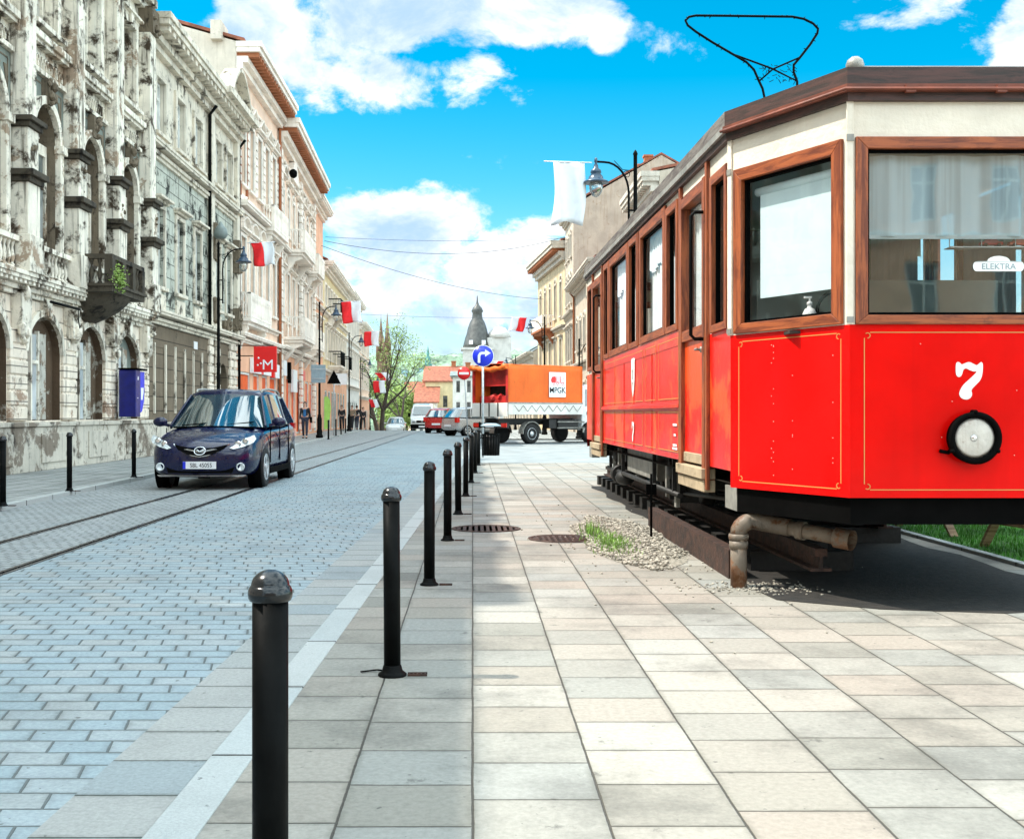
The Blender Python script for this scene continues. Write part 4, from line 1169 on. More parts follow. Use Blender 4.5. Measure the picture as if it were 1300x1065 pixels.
# ---------------------------------------------------------------- what the tram stands on
m = MB()
for x in (2.32, 3.76):
    q = 7.6 if x < 3 else 10.4
    m.box(x - .04, x + .04, q, 19.6, .25, .30); m.box(x - .012, x + .012, q, 19.6, .17, .25); m.box(x - .07, x + .07, q, 19.6, .15, .17)
t_ = thing('display_track', (3.04, 12, 0), 0, 'short length of rusty rail on dark sleepers carrying the tram', 'track')
m.build('rails', M['rust'], t_, org=(3.04, 12, 0)); bpy.data.objects['rails'].location = (0, 0, 0)
yy = 8.7
while yy < 19.4: m = MB().box(2.12, 3.96 if yy > 10.3 else 2.9, yy, yy + .22, .0, .148); o = m.build('sleeper', M['darkmetal'], t_, org=(3.04, 12, 0)); o.location = (0, 0, 0); yy += .62
m = MB(); m.box(1.86, 1.95, 8.3, 12.1, .0, .21); o = m.build('edge_beam', M['rust'], t_, org=(3.04, 12, 0)); o.location = (0, 0, 0)
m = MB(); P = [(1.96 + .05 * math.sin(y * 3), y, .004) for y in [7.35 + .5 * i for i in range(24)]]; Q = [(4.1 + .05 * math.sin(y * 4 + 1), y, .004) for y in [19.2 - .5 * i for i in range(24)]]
m.face([(3.9, 7.05, .004), (3.2, 6.85, .004), (2.5, 7.0, .004)] + P + Q); tag(m.build('track_bed_shade', M['soil_shade'], recalc=False), kind='structure')  # earth sheet whose colour also carries the tram's deep shade
# drain pipe
r = thing('drain_pipe', (1.84, 7.9, 0), 0, 'stained elbow pipe rising from the pavement and running under the tram front', 'pipe')
m = MB(); m.tube([(0, 0, .0), (0, 0, .36)], .056, 20); m.lathe([(.066, 0), (.070, .02), (.066, .04)], (0, 0, .33), n=20); m.lathe([(.064, 0), (.064, .05)], (0, 0, .27), n=20); m.build('upright', M['pipe'], r)
m = MB()
el = [(0, 0, .36)] + [(.10 - .10 * math.cos(a), -.02 * math.sin(a), .38 + .08 * math.sin(a)) for a in [PI / 2 * k / 6 for k in range(1, 7)]]
m.tube(el + [(.30, -.20, .43)], .058, 20); m.build('elbow', M['pipe'], r, smooth=True)
m = MB(); m.tube([(.26, -.16, .435), (.58, -.46, .385)], .05, 20); m.tube([(.34, -.235, .42), (.38, -.27, .415)], .062, 20); m.tube([(.54, -.42, .39), (.62, -.50, .378)], .068, 20, caps=False); m.build('outlet', M['pipe'], r)
r = thing('track_lever', (F and 1.72, 11.0, 0), 0, 'thin black rod with a square plate standing by the gravel under the tram side', 'rod')
MB().lathe([(.012, 0), (.012, .62)], n=8).build('rod', M['black'], r); MB().box(-.05, .05, -.01, .01, .42, .52).build('plate', M['black'], r)
# gravel with weeds
def inside(x, y):
    return (x - 1.45) ** 2 / .42 ** 2 + (y - 11.0) ** 2 / 2.1 ** 2 < 1 + .25 * math.sin(x * 9 + y * 3) and x < 1.86
m = MB(); m.face([(1.45 + .45 * math.cos(a) * (1 + .1 * math.sin(5 * a)), 11.0 + 2.15 * math.sin(a), .003) if 1.45 + .45 * math.cos(a) < 1.84 else (1.84, 11.0 + 2.15 * math.sin(a), .003) for a in [2 * PI * k / 40 for k in range(40)]])
tag(m.build('gravel_bed', M['gravelbed'], recalc=False), kind='structure')
m = MB(); n = 0
while n < 2600:
    x, y = random.uniform(.95, 1.9), random.uniform(8.7, 13.4)
    if inside(x, y): m.blob((x, y, .008 + random.uniform(0, .012)), random.uniform(.007, .019), (1.2, 1, .7), 1, .25); n += 1
for k in range(260):
    x, y = random.gauss(1.45, .45), random.gauss(10.6, 1.8)
    m.blob((x, y, .006), random.uniform(.004, .011), (1.2, 1, .7), 1, .2)
for k in range(240):
    x, y = random.gauss(1.95, .22), random.gauss(7.85, .15)
    m.blob((x, y, .006), random.uniform(.004, .011), (1.2, 1, .7), 1, .2)
tag(m.build('gravel', M['gravel']), 'loose pale gravel spilling beside the tram track', 'gravel', kind='stuff')
def blades(name, pts, h, w, mat):
    m = MB()
    for (x, y, hh) in pts:
        a = random.uniform(0, 2 * PI); l = random.uniform(.1, .6) * hh
        dx, dy = math.cos(a) * w, math.sin(a) * w
        lx_, ly_ = -math.sin(a) * l, math.cos(a) * l
        m.face([(x - dx, y - dy, 0), (x + dx, y + dy, 0), (x + dx * .6 + lx_ * .4, y + dy * .6 + ly_ * .4, hh * .6), (x - dx * .6 + lx_ * .4, y - dy * .6 + ly_ * .4, hh * .6)])
        m.face([(x - dx * .6 + lx_ * .4, y - dy * .6 + ly_ * .4, hh * .6), (x + dx * .6 + lx_ * .4, y + dy * .6 + ly_ * .4, hh * .6), (x + lx_, y + ly_, hh)])
    return m.build(name, mat, recalc=False)
pts = [(random.gauss(1.27, .09), random.gauss(10.5, .42), random.uniform(.02, .08)) for _ in range(1100)] + [(random.gauss(1.17, .05), random.gauss(11.3, .18), random.uniform(.05, .16)) for _ in range(160)]
tag(blades('weeds', pts, .1, .004, plain('weed_blades', (.16, .30, .05), .7, var=.4, scale=4)), 'patch of bright green grass sprouting at the gravel edge', 'weeds', kind='stuff')
pts = [(random.uniform(4.38, 7.6), random.uniform(7.65, 15.3), random.uniform(.02, .06)) for _ in range(26000)]
g = blades('grass', pts, .05, .004, M['grass']); g.location.z = .01
tag(g, 'bright green lawn seen beneath and beside the tram front', 'grass', kind='stuff')
m = MB(); m.box(4.282, 4.36, 7.6, 15.5, 0, .03); tag(m.build('lawn_edging', M['kerb']), kind='structure')
# picnic tables
def picnic():
    r = thing('picnic_table', (0, 0, 0))
    m = MB()
    for k in range(5): m.box(-.8, .8, -.36 + k * .15, -.23 + k * .15, .72, .76)
    m.build('table_top', M['bench'], r, bevel=.005)
    for s_ in (-1, 1):
        m = MB(); m.box(-.8, .8, s_ * .72 - .13, s_ * .72 - .01, .42, .46); m.box(-.8, .8, s_ * .72 + .01, s_ * .72 + .13, .42, .46); m.build('seat', M['bench'], r, bevel=.005)
    for x in (-.6, .6):
        for s_ in (-1, 1):
            m = MB(); m.bar((x, s_ * .25, .72), (x, s_ * .66, 0), .04, .10, up=(1, 0, 0)); m.build('leg', M['bench'], r)
        m = MB(); m.box(x - .05, x - .015, -.8, .8, .36, .42); m.build('cross_beam', M['bench'], r)
    return r
p = picnic(); p.location = (5.02, 11.55, .02); p.rotation_euler.z = R(8); p.scale = (.8, .8, .5)
tag(p, 'low wooden picnic table on the lawn, glimpsed under the tram front', 'table', 'wooden tables on the lawn')
q = copy_tree(p); q.location = (5.12, 9.75, .02); q.rotation_euler.z = R(8); q.scale = (.8, .8, .6)
tag(q, 'wooden picnic table at the right edge of the picture on the lawn', 'table', 'wooden tables on the lawn')
# ---------------------------------------------------------------- buildings
def win(root, a, b, c, d, rise=0, pm=None, fm=None, depth=.20, style='cross', fw=.07, fr=ident):
    pm = pm or M['pane_dark']; fm = fm or M['winframe']
    m = MB()
    def fb(u0, u1, z0, z1, dd=0): m.box(u0, u1, depth - .05 + dd, depth + .03, z0, z1, fr)
    top = d - rise
    fb(a, a + fw, c, top); fb(b - fw, b, c, top); fb(a + fw, b - fw, c, c + fw)
    mid = (a + b) / 2
    if rise <= 0: fb(a + fw, b - fw, d - fw, d)
    else: m.archring(fr, a + fw, b - fw, top, rise - fw, fw, depth - .05, depth + .03, 10)
    if style in ('cross', 'tee'):
        fb(mid - fw * .5, mid + fw * .5, c + fw, (d - fw) if rise <= 0 else top, .01)
        zt = c + (d - c) * .68
        fb(a + fw, mid - fw * .5, zt, zt + fw * .9, .01); fb(mid + fw * .5, b - fw, zt, zt + fw * .9, .01)
    w = m.build('window', fm, root)
    m = MB()
    if rise <= 0: m.face([fr(a + fw * .5, depth, c + fw * .5), fr(b - fw * .5, depth, c + fw * .5), fr(b - fw * .5, depth, d - fw * .5), fr(a + fw * .5, depth, d - fw * .5)])
    else:
        hw = (b - a) / 2 - fw * .5
        m.face([fr(mid - hw, depth, c + fw * .5), fr(mid + hw, depth, c + fw * .5)] + [fr(mid + hw * math.cos(PI * k / 12), depth, top + (rise - fw * .5) * math.sin(PI * k / 12)) for k in range(13)])
    m.build('pane', pm, w)
    return w
def surround(m, a, b, c, d, w=.14, p=.07, sill=True, fr=ident, keystone=False):
    m.box(a - w, a, -p, .02, c, d, fr); m.box(b, b + w, -p, .02, c, d, fr); m.box(a - w, b + w, -p, .02, d, d + w, fr)
    if sill: m.box(a - w * 1.3, b + w * 1.3, -p * 2.2, .02, c - .10, c, fr)
    if keystone: k = (a + b) / 2; m.prism([(k - .08, d), (k + .08, d), (k + .13, d + w * 1.6), (k - .13, d + w * 1.6)], -p * 1.8, -p + .001, fr)
def hood(m, a, b, z, kind, p=.22, fr=ident):
    w = .22
    m.box(a - w, b + w, -p * .5, .02, z, z + .07, fr); m.box(a - w - .05, b + w + .05, -p, .02, z + .07, z + .14, fr)
    mid = (a + b) / 2
    if kind == 'tri':
        m.prism([(a - w, z + .14), (b + w, z + .14), (mid, z + .55)], -.06, .02, fr)
        m.bar(fr(a - w - .06, -p * .5, z + .15), fr(mid, -p * .5, z + .62), p, .07, up=(0, 0, 1)); m.bar(fr(b + w + .06, -p * .5, z + .15), fr(mid, -p * .5, z + .62), p, .07, up=(0, 0, 1))
    elif kind == 'seg':
        hw = (b - a) / 2 + w
        P = [(mid - hw * math.cos(PI * k / 10), z + .14 + .42 * math.sin(PI * k / 10)) for k in range(11)]
        m.prism(P, -.06, .02, fr)
        for p_, q_ in zip(P, P[1:]): m.bar(fr(p_[0], -p * .5, p_[1]), fr(q_[0], -p * .5, q_[1]), p, .07)
def cornice(m, u0, u1, z, h, proj, dent=True, fr=ident, dm=None, step=.42):
    m.box(u0, u1, -proj * .25, .02, z, z + h * .22, fr)
    m.box(u0, u1, -proj * .45, .02, z + h * .22, z + h * .45, fr)
    m.box(u0, u1, -proj * .92, .02, z + h * .62, z + h * .80, fr)
    m.box(u0 - .03, u1 + .03, -proj, .02, z + h * .80, z + h, fr)
    if dent:
        if dm is not None: om = m.mi; m.mi = dm
        u = u0 + step * .3
        while u < u1 - step * .4:
            m.box(u, u + step * .5, -proj * .85, -.0, z + h * .45, z + h * .62, fr); u += step
        if dm is not None: m.mi = om
def ornament(m, u, z, w, h, n=14, p=.12, fr=ident, r=.05):
    for k in range(n):
        uu, zz = random.uniform(u - w / 2, u + w / 2), random.uniform(z, z + h)
        P = fr(uu, -p * random.uniform(.2, 1), zz); m.blob(P, r * random.uniform(.6, 1.3), (1, 1, random.uniform(.8, 1.8)), 1, .2)
def baluster(m, u, z, h, fr=ident, d=-.12, r=.055):
    P = fr(u, d, z); m.lathe([(r, 0), (r, .06 * h), (r * .5, .12 * h), (r, .32 * h), (r * .9, .45 * h), (r * .42, .75 * h), (r * .9, .92 * h), (r, h)], P, n=8)
def shell(root, L, H, D, wall, roof, zfront=0, ridge=2.0, back=True, ridge_d=None, eave=.3):
    m = MB(); rd = ridge_d or D / 2
    for u in (0, L): m.face([(u, 0.002, 0), (u, D, 0), (u, D, H), (u, rd, H + ridge - .05), (u, .002, H)])
    m.face([(0, D, 0), (L, D, 0), (L, D, H), (0, D, H)])
    m.build('side_wall', wall, root)
    m = MB(); t = .12
    for (p, q) in (((-eave, H - .0), (rd, H + ridge)), ((rd, H + ridge), (D + .2, H))):
        m.hexa([(-.02, p[0], p[1]), (L + .02, p[0], p[1]), (L + .02, q[0], q[1]), (-.02, q[0], q[1]), (-.02, p[0], p[1] + t), (L + .02, p[0], p[1] + t), (L + .02, q[0], q[1] + t), (-.02, q[0], q[1] + t)])
    m.build('roof', roof, root)
def chimney(root, x, y, z, h, mat, w=.5):
    m = MB(); m.box(x - w / 2, x + w / 2, y - w / 2, y + w / 2, z, z + h); m.box(x - w / 2 - .06, x + w / 2 + .06, y - w / 2 - .06, y + w / 2 + .06, z + h, z + h + .12)
    m.build('chimney', mat, root)
def downpipe(root, u, z0, z1, mat):
    m = MB(); m.tube([(u, -.12, z0), (u, -.12, z1 - .3), (u, -.35, z1)], .055, 8)
    z = z0 + 1
    while z < z1 - 1: m.lathe([(.07, 0), (.07, .05)], (u, -.12, z), n=8); z += 2
    m.build('downpipe', mat, root)

# --- the ruined ornate house (left foreground)
def house_ruin():
    y0 = 7.7; L = 23.0; H = 12.0; bw = 2.8
    r = thing('ornate_building', (-8.8, y0, .06), R(90), 'crumbling ornate building with arched windows, pilasters and a stone balcony at the left edge', 'building')
    bays = [(.3 + bw * k + .32, .3 + bw * (k + 1) - .32) for k in range(8)]
    pil = [.3 + bw * k for k in range(9)]
    g = []; f1 = []; f2 = []
    for i, (a, b) in enumerate(bays):
        c = (a + b) / 2
        g.append((c - .95, c + .95, 1.0, 3.12, .75)); f1.append((c - .68, c + .68, 4.15, 7.45, .68)); f2.append((c - .58, c + .58, 9.0, 11.05, 0))
    m = MB(); m.panel(ident, 0, L, .95, 3.45, g, .45, 1); m.build('ground_floor_wall', [M['b1rust'], M['b1infill']], r)
    m = MB(); m.panel(ident, 0, L, 3.45, 8.0, f1, .4, 1); m.build('first_floor_wall', [M['b1dark'], M['b1orn']], r)
    m = MB(); m.panel(ident, 0, L, 8.0, H, f2, .35); m.build('second_floor_wall', M['b1'], r)
    m = MB(); m.box(-.02, L, -.22, .1, 0, .88); m.box(-.02, L, -.26, .1, .88, .97)
    for i, (a, b) in enumerate(bays): c = (a + b) / 2; m.box(c - .7, c + .7, -.25, -.219, .15, .75)
    m.build('plinth', M['plinth'], r, bevel=.02)
    # ground floor: infill, old doors
    for i, (a, b, c, d, rs) in enumerate(g):
        mid = (a + b) / 2
        m = MB(); hw = .95
        m.face([(a - .0, .16, c), (b, .16, c)] + [(mid + hw * math.cos(PI * k / 12), .16, d - rs + rs * math.sin(PI * k / 12)) for k in range(13)])
        m.build('window_infill', M['b1infill'] if i != 7 else M['b1dark'], r)
        m = MB(); m.mi = 0; m.box(mid - .42, mid - .10, .10, .15, c + .02, 2.75); m.mi = 1; m.box(mid - .04, mid + .44, .11, .155, c + .02, 2.78)
        m.mi = 2; m.box(mid - .49, mid - .42, .06, .158, c, 2.82); m.box(mid - .10, mid - .04, .06, .158, c, 2.82); m.box(mid - .42, mid - .1, .06, .15, 2.15, 2.22)
        m.build('boarded_window', [M['pane_light'], M['boarded'], M['b1']], r)
        m = MB(); m.archring(ident, a, b, d - rs, rs, .14, -.08, .01, 14)
        k = mid; m.prism([(k - .1, d), (k + .1, d), (k + .16, d + .34), (k - .16, d + .34)], -.14, .01, ident)
        m.build('arch_moulding', M['b1'], r)
        # rusticated blocks between windows
    for i, p in enumerate(pil):
        m = MB(); m.box(p - .40, p + .40, -.05, 0, 1.0, 2.78)
        for z in range(6): m.box(p - .42, p + .42, -.07 - .012 * (z % 2), .01, 1.0 + z * .30, 1.0 + z * .30 + .265)
        m.build('rusticated_pier', M['b1rust'], r, bevel=.02)
    for p in pil:
        m = MB(); ornament(m, p, 2.55, .34, .9, 12, .26, r=.085); m.prism([(p - .22, 2.75), (p + .22, 2.75), (p + .26, 3.45), (p - .26, 3.45)], -.22, .0, ident)
        m.build('console', M['b1'], r, bevel=.01)
    m = MB(); cornice(m, 0, L, 3.42, .42, .38, True, step=.22); m.build('string_course', M['b1'], r, bevel=.01)
    m = MB(); u = 0
    while u < L: m.blob((u, random.uniform(-.36, -.1), 3.85), random.uniform(.03, .07), (1.5, 1, .5), 1, .3); u += random.uniform(.05, .3)
    m.build('debris', M['b1orn'], r)
    # balustrades
    for i, (a, b) in enumerate(bays):
        m = MB(); m.box(a + .05, b - .05, -.2, -.04, 3.84, 3.92); m.box(a + .02, b - .02, -.22, -.02, 4.40, 4.50)
        n = 11
        for k in range(n): baluster(m, a + .16 + (b - a - .32) * k / (n - 1), 3.92, .48)
        m.build('balustrade', M['b1'], r)
        c = (a + b) / 2
        # arch window, first floor
        m = MB(); m.archring(ident, c - .68, c + .68, 6.77, .68, .17, -.12, .01, 16)
        m.box(c - .87, c - .68, -.12, .01, 4.5, 6.6); m.box(c + .68, c + .87, -.12, .01, 4.5, 6.6)
        m.box(c - .94, c - .64, -.18, .01, 6.6, 6.77); m.box(c + .64, c + .94, -.18, .01, 6.6, 6.77)
        m.build('arch_surround', M['b1'], r, bevel=.01)
        m = MB(); ornament(m, c, 7.45, .22, .5, 12, .25, r=.07); m.box(c - .1, c + .1, -.16, 0, 7.45, 7.95); m.build('keystone', M['b1orn'], r)
        m = MB()
        for sgn in (-1, 1):
            m.box(c + sgn * 1.0 - .015, c + sgn * 1.0 + .015, -.012, 0, 6.8, 7.85)
            m.prism([(c + sgn * .80, 7.72), (c + sgn * .93, 7.72), (c + sgn * .93, 7.35)], -.02, 0, ident)
        m.box(c - 1.0, c + 1.0, -.012, 0, 7.85, 7.88); m.build('sunk_panel_line', M['b1orn'], r)
        w = win(r, c - .66, c + .66, 4.16, 6.6, 0, M['pane_mid'] if i % 2 else M['boarded'], M['b1'], .22, 'cross', .09)
        m = MB(); m.box(c - .68, c + .68, .18, .40, 6.60, 6.74); m.build('transom', M['b1'], w)
        m = MB(); m.face([(c - .66, .36, 6.74), (c + .66, .36, 6.74)] + [(c + .66 * math.cos(PI * k / 12), .36, 6.77 + .66 * math.sin(PI * k / 12)) for k in range(13)]); fl = m.build('fanlight', M['pane_dark'], r)
        m = MB()
        for k in range(1, 8): t = PI * k / 8; m.tube([(c + .14 * math.cos(t), .33, 6.78 + .14 * math.sin(t)), (c + .4 * math.cos(t + .12), .32, 6.78 + .4 * math.sin(t + .12)), (c + .63 * math.cos(t), .33, 6.78 + .63 * math.sin(t))], .022, 5)
        for k in range(9): t = PI * (k + .5) / 9; rr_ = .40; m.lathe([(.06, -.02), (.085, -.02), (.085, .02), (.06, .02)], (c + rr_ * math.cos(t), .33, 6.78 + rr_ * math.sin(t)), n=8, axis='y')
        m.build('fanlight_tracery', M['b1'], fl)
        # frieze panel + 2nd floor window
        m = MB(); m.box(a - .02, b + .02, -.10, .0, 8.0, 8.1); m.box(a - .02, b + .02, -.22, .0, 8.62, 8.76); m.box(a - .02, b + .02, -.16, .0, 8.54, 8.62)
        m.build('sill_course', M['b1'], r, bevel=.01)
        m = MB()
        for k in range(14):
            u = a + .12 + (b - a - .24) * k / 13; m.lathe([(.05, -.05), (.075, -.03), (.075, 0), (.05, 0)], (u, 0, 8.33), n=8, axis='y'); m.box(u - .02, u + .02, -.05, 0, 8.16, 8.26)
        m.build('frieze_ornament', M['b1'], r)
        m = MB(); surround(m, c - .58, c + .58, 9.0, 11.05, .17, .10, True, keystone=True); hood(m, c - .58, c + .58, 11.22, 'flat'); m.build('window_surround', M['b1'], r, bevel=.01)
        win(r, c - .56, c + .56, 9.02, 11.03, 0, M['boarded'] if i % 2 else M['pane_light'], M['b1'], .25, 'tee', .09)
    # pilasters through both upper floors
    for i, p in enumerate(pil):
        m = MB()
        m.box(p - .36, p + .36, -.42, 0, 3.84, 4.55); m.box(p - .30, p + .30, -.36, 0, 4.55, 5.55)
        m.mi = 1
        m.box(p - .36, p + .36, -.42, 0, 5.55, 5.66); m.box(p - .42, p + .42, -.50, 0, 5.66, 5.78)
        m.mi = 0
        m.box(p - .27, p + .27, -.34, 0, 5.78, 6.60)
        m.mi = 1
        m.box(p - .34, p + .34, -.40, 0, 6.60, 6.70); m.box(p - .40, p + .40, -.47, 0, 6.70, 6.80)
        m.mi = 0
        m.box(p - .27, p + .27, -.30, 0, 6.80, 11.2)
        m.build('pilaster', [M['b1'], M['soot']], r, bevel=.015)
        m = MB(); ornament(m, p, 5.95, .28, .5, 9, .38, r=.05)
        m.prism([(p - .27, 11.2), (p + .27, 11.2), (p + .38, 11.85), (p - .38, 11.85)], -.38, 0, ident)
        ornament(m, p, 11.3, .5, .45, 16, .42, r=.08)
        m.build('capital', M['b1orn'], r)
    m = MB(); cornice(m, -.1, L, 11.8, .9, .75, True, step=.36)
    for p in pil: m.box(p - .4, p + .4, -.85, 0, 12.42, 12.72)
    m.build('cornice', M['b1'], r, bevel=.015)
    # stone balcony on the seventh bay, dark rounded base
    a, b = bays[6][0] - .25, bays[6][1] + .05
    m = MB(); m.box(a, b, -.95, 0, 3.80, 3.92); m.box(a - .04, b + .04, -1.0, -.0, 3.92, 3.98)
    m.box(a, b, -.95, -.80, 4.52, 4.62); m.box(a, a + .14, -.8, 0, 4.52, 4.62); m.box(b - .14, b, -.8, 0, 4.52, 4.62)
    for k in range(4): u = a + .1 + (b - a - .2) * k / 3; m.box(u - .1, u + .1, -.96, -.78, 3.98, 4.52)
    for k in range(12):
        if k % 4 == 3: continue
        baluster(m, a + .1 + (b - a - .2) * (k + .7) / 12.4, 3.98, .54, d=-.87, r=.065)
    for k in range(4):
        baluster(m, a + .07, 3.98, .54, d=-.12 - .18 * k); baluster(m, b - .07, 3.98, .54, d=-.12 - .18 * k)
    ba = m.build('balcony', M['soot'], r)
    m = MB(); c = (a + b) / 2; rings = []
    for (k, z) in ((1.0, 3.80), (.92, 3.66), (.72, 3.48), (.45, 3.32), (.18, 3.2)):
        rings.append([(c + (b - a) / 2 * k * math.cos(t), -.92 * k * math.sin(t), z) for t in [PI * j / 14 for j in range(15)]])
    m.loft(rings, closed=False); m.build('balcony_base', M['soot'], ba, smooth=True)
    m = MB()
    for k in range(420):
        P = Vector((a + .15 + random.gauss(.2, .18), -.98 + random.gauss(0, .06), 3.98 + random.gauss(.12, .13))); t = random.uniform(0, 6.3)
        d1 = Vector((math.cos(t), math.sin(t), random.uniform(-.5, .5))) * .03; d2 = Vector((-math.sin(t), .3, .8)) * .02; m.face([P - d1, P + d2, P + d1, P - d2])
    tag(m.build('wall_plant', M['leaf'], r, recalc=False), kind='stuff')
    m = MB(); m.tube([(bays[5][0] + .3, -.45, 3.35), (bays[5][1] - .2, -.45, 3.35)], .03, 6); m.tube([(bays[5][1] - .3, -.45, 3.35), (bays[5][1] - .28, -.45, 3.1), (bays[5][1] - .2, -.45, 2.95), (bays[5][1] - .1, -.45, 3.05)], .012, 6); m.build('awning_rod', M['iron'], r)
    # roof behind, closing walls
    m = MB()
    for u in (0, L): m.face([(u, .002, 0), (u, 9, 0), (u, 9, 12.4), (u, .002, 12.4)])
    m.face([(0, 9, 0), (L, 9, 0), (L, 9, 12.4), (0, 9, 12.4)]); m.face([(0, 0.0, 12.6), (L, .0, 12.6), (L, 9, 12.9), (0, 9, 12.9)]); m.build('side_wall', M['gable'], r)
    MB().blob((L - .1, -.8, 12.6), .28, (1, .8, 1.2), 2).build('gutter_head', M['roofgrey'], r)
house_ruin()
# blue box on the wall
r = thing('blue_cabinet', (-8.5, 28.2, 1.12), R(90), 'bright blue box with a rounded side panel mounted on the ruined wall', 'box')
m = MB(); m.box(-.38, .0, -.30, .12, .0, 1.15); m.build('cabinet_body', M['boxblue'] if 'boxblue' in M else M['sign_blue'], r, bevel=.02)
m = MB(); P = [(.0, .18), (.10, .10), (.22, .14), (.38, .38), (.42, .7), (.42, 1.12), (.0, 1.12)]
m.prism(P, -.28, -.16, ident); m.build('side_panel', M['sign_blue'], r, bevel=.01)
m = MB(); m.prism([(.10, .42), (.22, .42), (.32, .60), (.32, .72), (.10, .72)], -.285, -.281, ident); m.box(-.24, -.18, -.306, -.301, .9, .99); m.box(-.28, -.2, -.306, -.301, .45, .47); m.build('white_patch', M['sign_white'], r)
MB().box(-.42, .46, -.34, .12, 1.15, 1.19).build('top_cover', M['black'], r)

# --- grey green house
def house_grey():
    y0, L, H = 30.72, 11.8, 11.3
    r = thing('grey_building', (-8.8, y0, .06), R(90), 'sooty grey green building with bricked up ground floor windows, next to the ruined ornate one', 'building')
    k1 = [1.35, 3.55, 5.75]; k2 = [8.6, 10.35]
    g = [(c - .52, c + .52, 1.2, 3.0, 0) for c in k1[:3]] + [(8.9, 10.2, .1, 2.9, .65)]
    f1 = [(c - .42, c + .42, 4.7, 6.9, 0) for c in k1 + k2]; f2 = [(c - .48, c + .48, 8.95, 10.5, 0) for c in k1 + k2]
    m = MB(); m.panel(ident, 0, L, .9, 3.75, [o if o[2] > .9 else (o[0], o[1], .9, o[3], o[4]) for o in g], .35); m.build('ground_floor_wall', M['b2ground'], r)
    m = MB(); m.box(0, 8.9, -.12, .1, 0, .9); m.box(10.2, L, -.12, .1, 0, .9); m.build('plinth', M['plinth'], r, bevel=.015)
    m = MB(); m.panel(ident, 0, L, 3.75, 8.3, f1, .3); m.build('first_floor_wall', M['b2'], r)
    m = MB(); m.panel(ident, 0, L, 8.3, H, f2, .3); m.build('second_floor_wall', M['b2trim'], r)
    for c in k1:
        m = MB(); m.box(c - .52, c + .52, .015, .12, 1.2, 3.0); m.build('bricked_window', M['b2ground'], r)
        for q in (c - .62, c + .52): MB().box(q, q + .1, -.05, .1, 1.15, 3.1).build('window_jamb', M['b2trim'], r)
    m = MB(); m.box(8.95, 10.15, .28, .33, .0, 2.9); m.build('door', M['black'], r)
    for u in (7.45, 8.45, 10.65, L - .45):
        m = MB(); m.box(u - .2, u + .2, -.06, 0, .95, 3.70)
        for z in range(9): w = .30 if z % 2 else .22; m.box(u - w, u + w, -.10, 0.01, .95 + z * .31, .95 + z * .31 + .26)
        m.build('quoins', M['b1rust'], r, bevel=.03)
    for c in k1 + k2:
        m = MB(); surround(m, c - .42, c + .42, 4.7, 6.9, .12, .06); hood(m, c - .42, c + .42, 7.05, 'flat', .26); m.box(c - .5, c + .5, -.06, 0, 3.95, 4.5)
        m.build('window_surround', M['b2trim'], r, bevel=.008)
        m = MB(); surround(m, c - .48, c + .48, 8.95, 10.5, .16, .08); m.build('window_surround', M['b2trim'], r, bevel=.008)
        win(r, c - .40, c + .40, 4.72, 6.88, 0, M['pane_dark'], M['winframe'], .15, 'tee', .08)
        win(r, c - .46, c + .46, 8.97, 10.48, 0, M['pane_light'] if c < 8 else M['boarded'], M['winframe'], .15, 'tee', .08)
    for (u, z, h_, n_) in ((9.5, 3.9, .5, 12), (7.5, 6.3, 1.2, 22), (11.35, 6.3, 1.2, 22), (7.5, 4.2, .8, 16), (11.35, 4.2, .8, 16)):
        m = MB(); m.box(u - .18, u + .18, -.24, 0, z, z + h_); ornament(m, u, z, .4, h_, n_, .28, r=.08); m.build('carved_console', M['b1orn'], r)
    m = MB()
    for u in (7.4, 11.5): m.box(u - .22, u + .22, -.16, 0, 3.95, H - .1)
    m.build('pilaster', M['b2trim'], r, bevel=.01)
    m = MB(); cornice(m, 0, L, 3.62, .38, .35, False); cornice(m, 0, L, 8.2, .45, .30, False); m.build('string_course', M['b2trim'], r, bevel=.01)
    m = MB(); cornice(m, 0, L, 11.1, .85, .70, True, step=.5); m.box(7.0, L, -.85, 0, 11.75, 11.98); m.build('cornice', M['b2trim'], r, bevel=.01)
    # curved pediment over the end bay
    m = MB(); c = 9.5; P = [(c - 1.7 + 3.4 * k / 12, 11.98 + 1.15 * math.sin(PI * k / 12)) for k in range(13)]
    m.prism(P, -.35, -.1, ident)
    for p, q in zip(P, P[1:]): m.bar((p[0], -.45, p[1] + .04), (q[0], -.45, q[1] + .04), .55, .12)
    m.lathe([(.18, -.36), (.3, -.38), (.3, -.42), (.18, -.42)], (c, 0, 12.5), n=16, axis='y'); m.build('pediment', M['b2trim'], r)
    m = MB(); m.lathe([(.16, 0), (.24, .12), (.2, .3), (.1, .42), (.03, .55), (0, .56)], (6.9, -.5, 6.9), n=12); m.build('urn', M['roofgrey'], r)
    shell(r, L, 11.5, 10, M['gable'], M['roofgrey'], ridge=1.2, eave=-.1)
    m = MB(); m.box(8.2, 9.6, 1.1, 2.2, 12.2, 13.0); m.prism([(1.0, 13.0), (2.3, 13.0), (1.65, 13.55)], 8.1, 9.7, lambda u, d, z: (d, u, z)); dm = m.build('dormer', M['peach'], r)
    MB().blob((8.9, 1.6, 13.75), .20, (1, 1, 1.3), 2).build('finial', M['lamp_blue'], dm)
    downpipe(r, L - .05, .1, 11.3, M['iron']); downpipe(r, 7.0, 4, 11.3, M['iron'])
    m = MB(); m.box(5.3, 5.75, -.02, 0, 3.18, 3.42); m.build('house_number_plate', M['sign_white'], r)
house_grey()

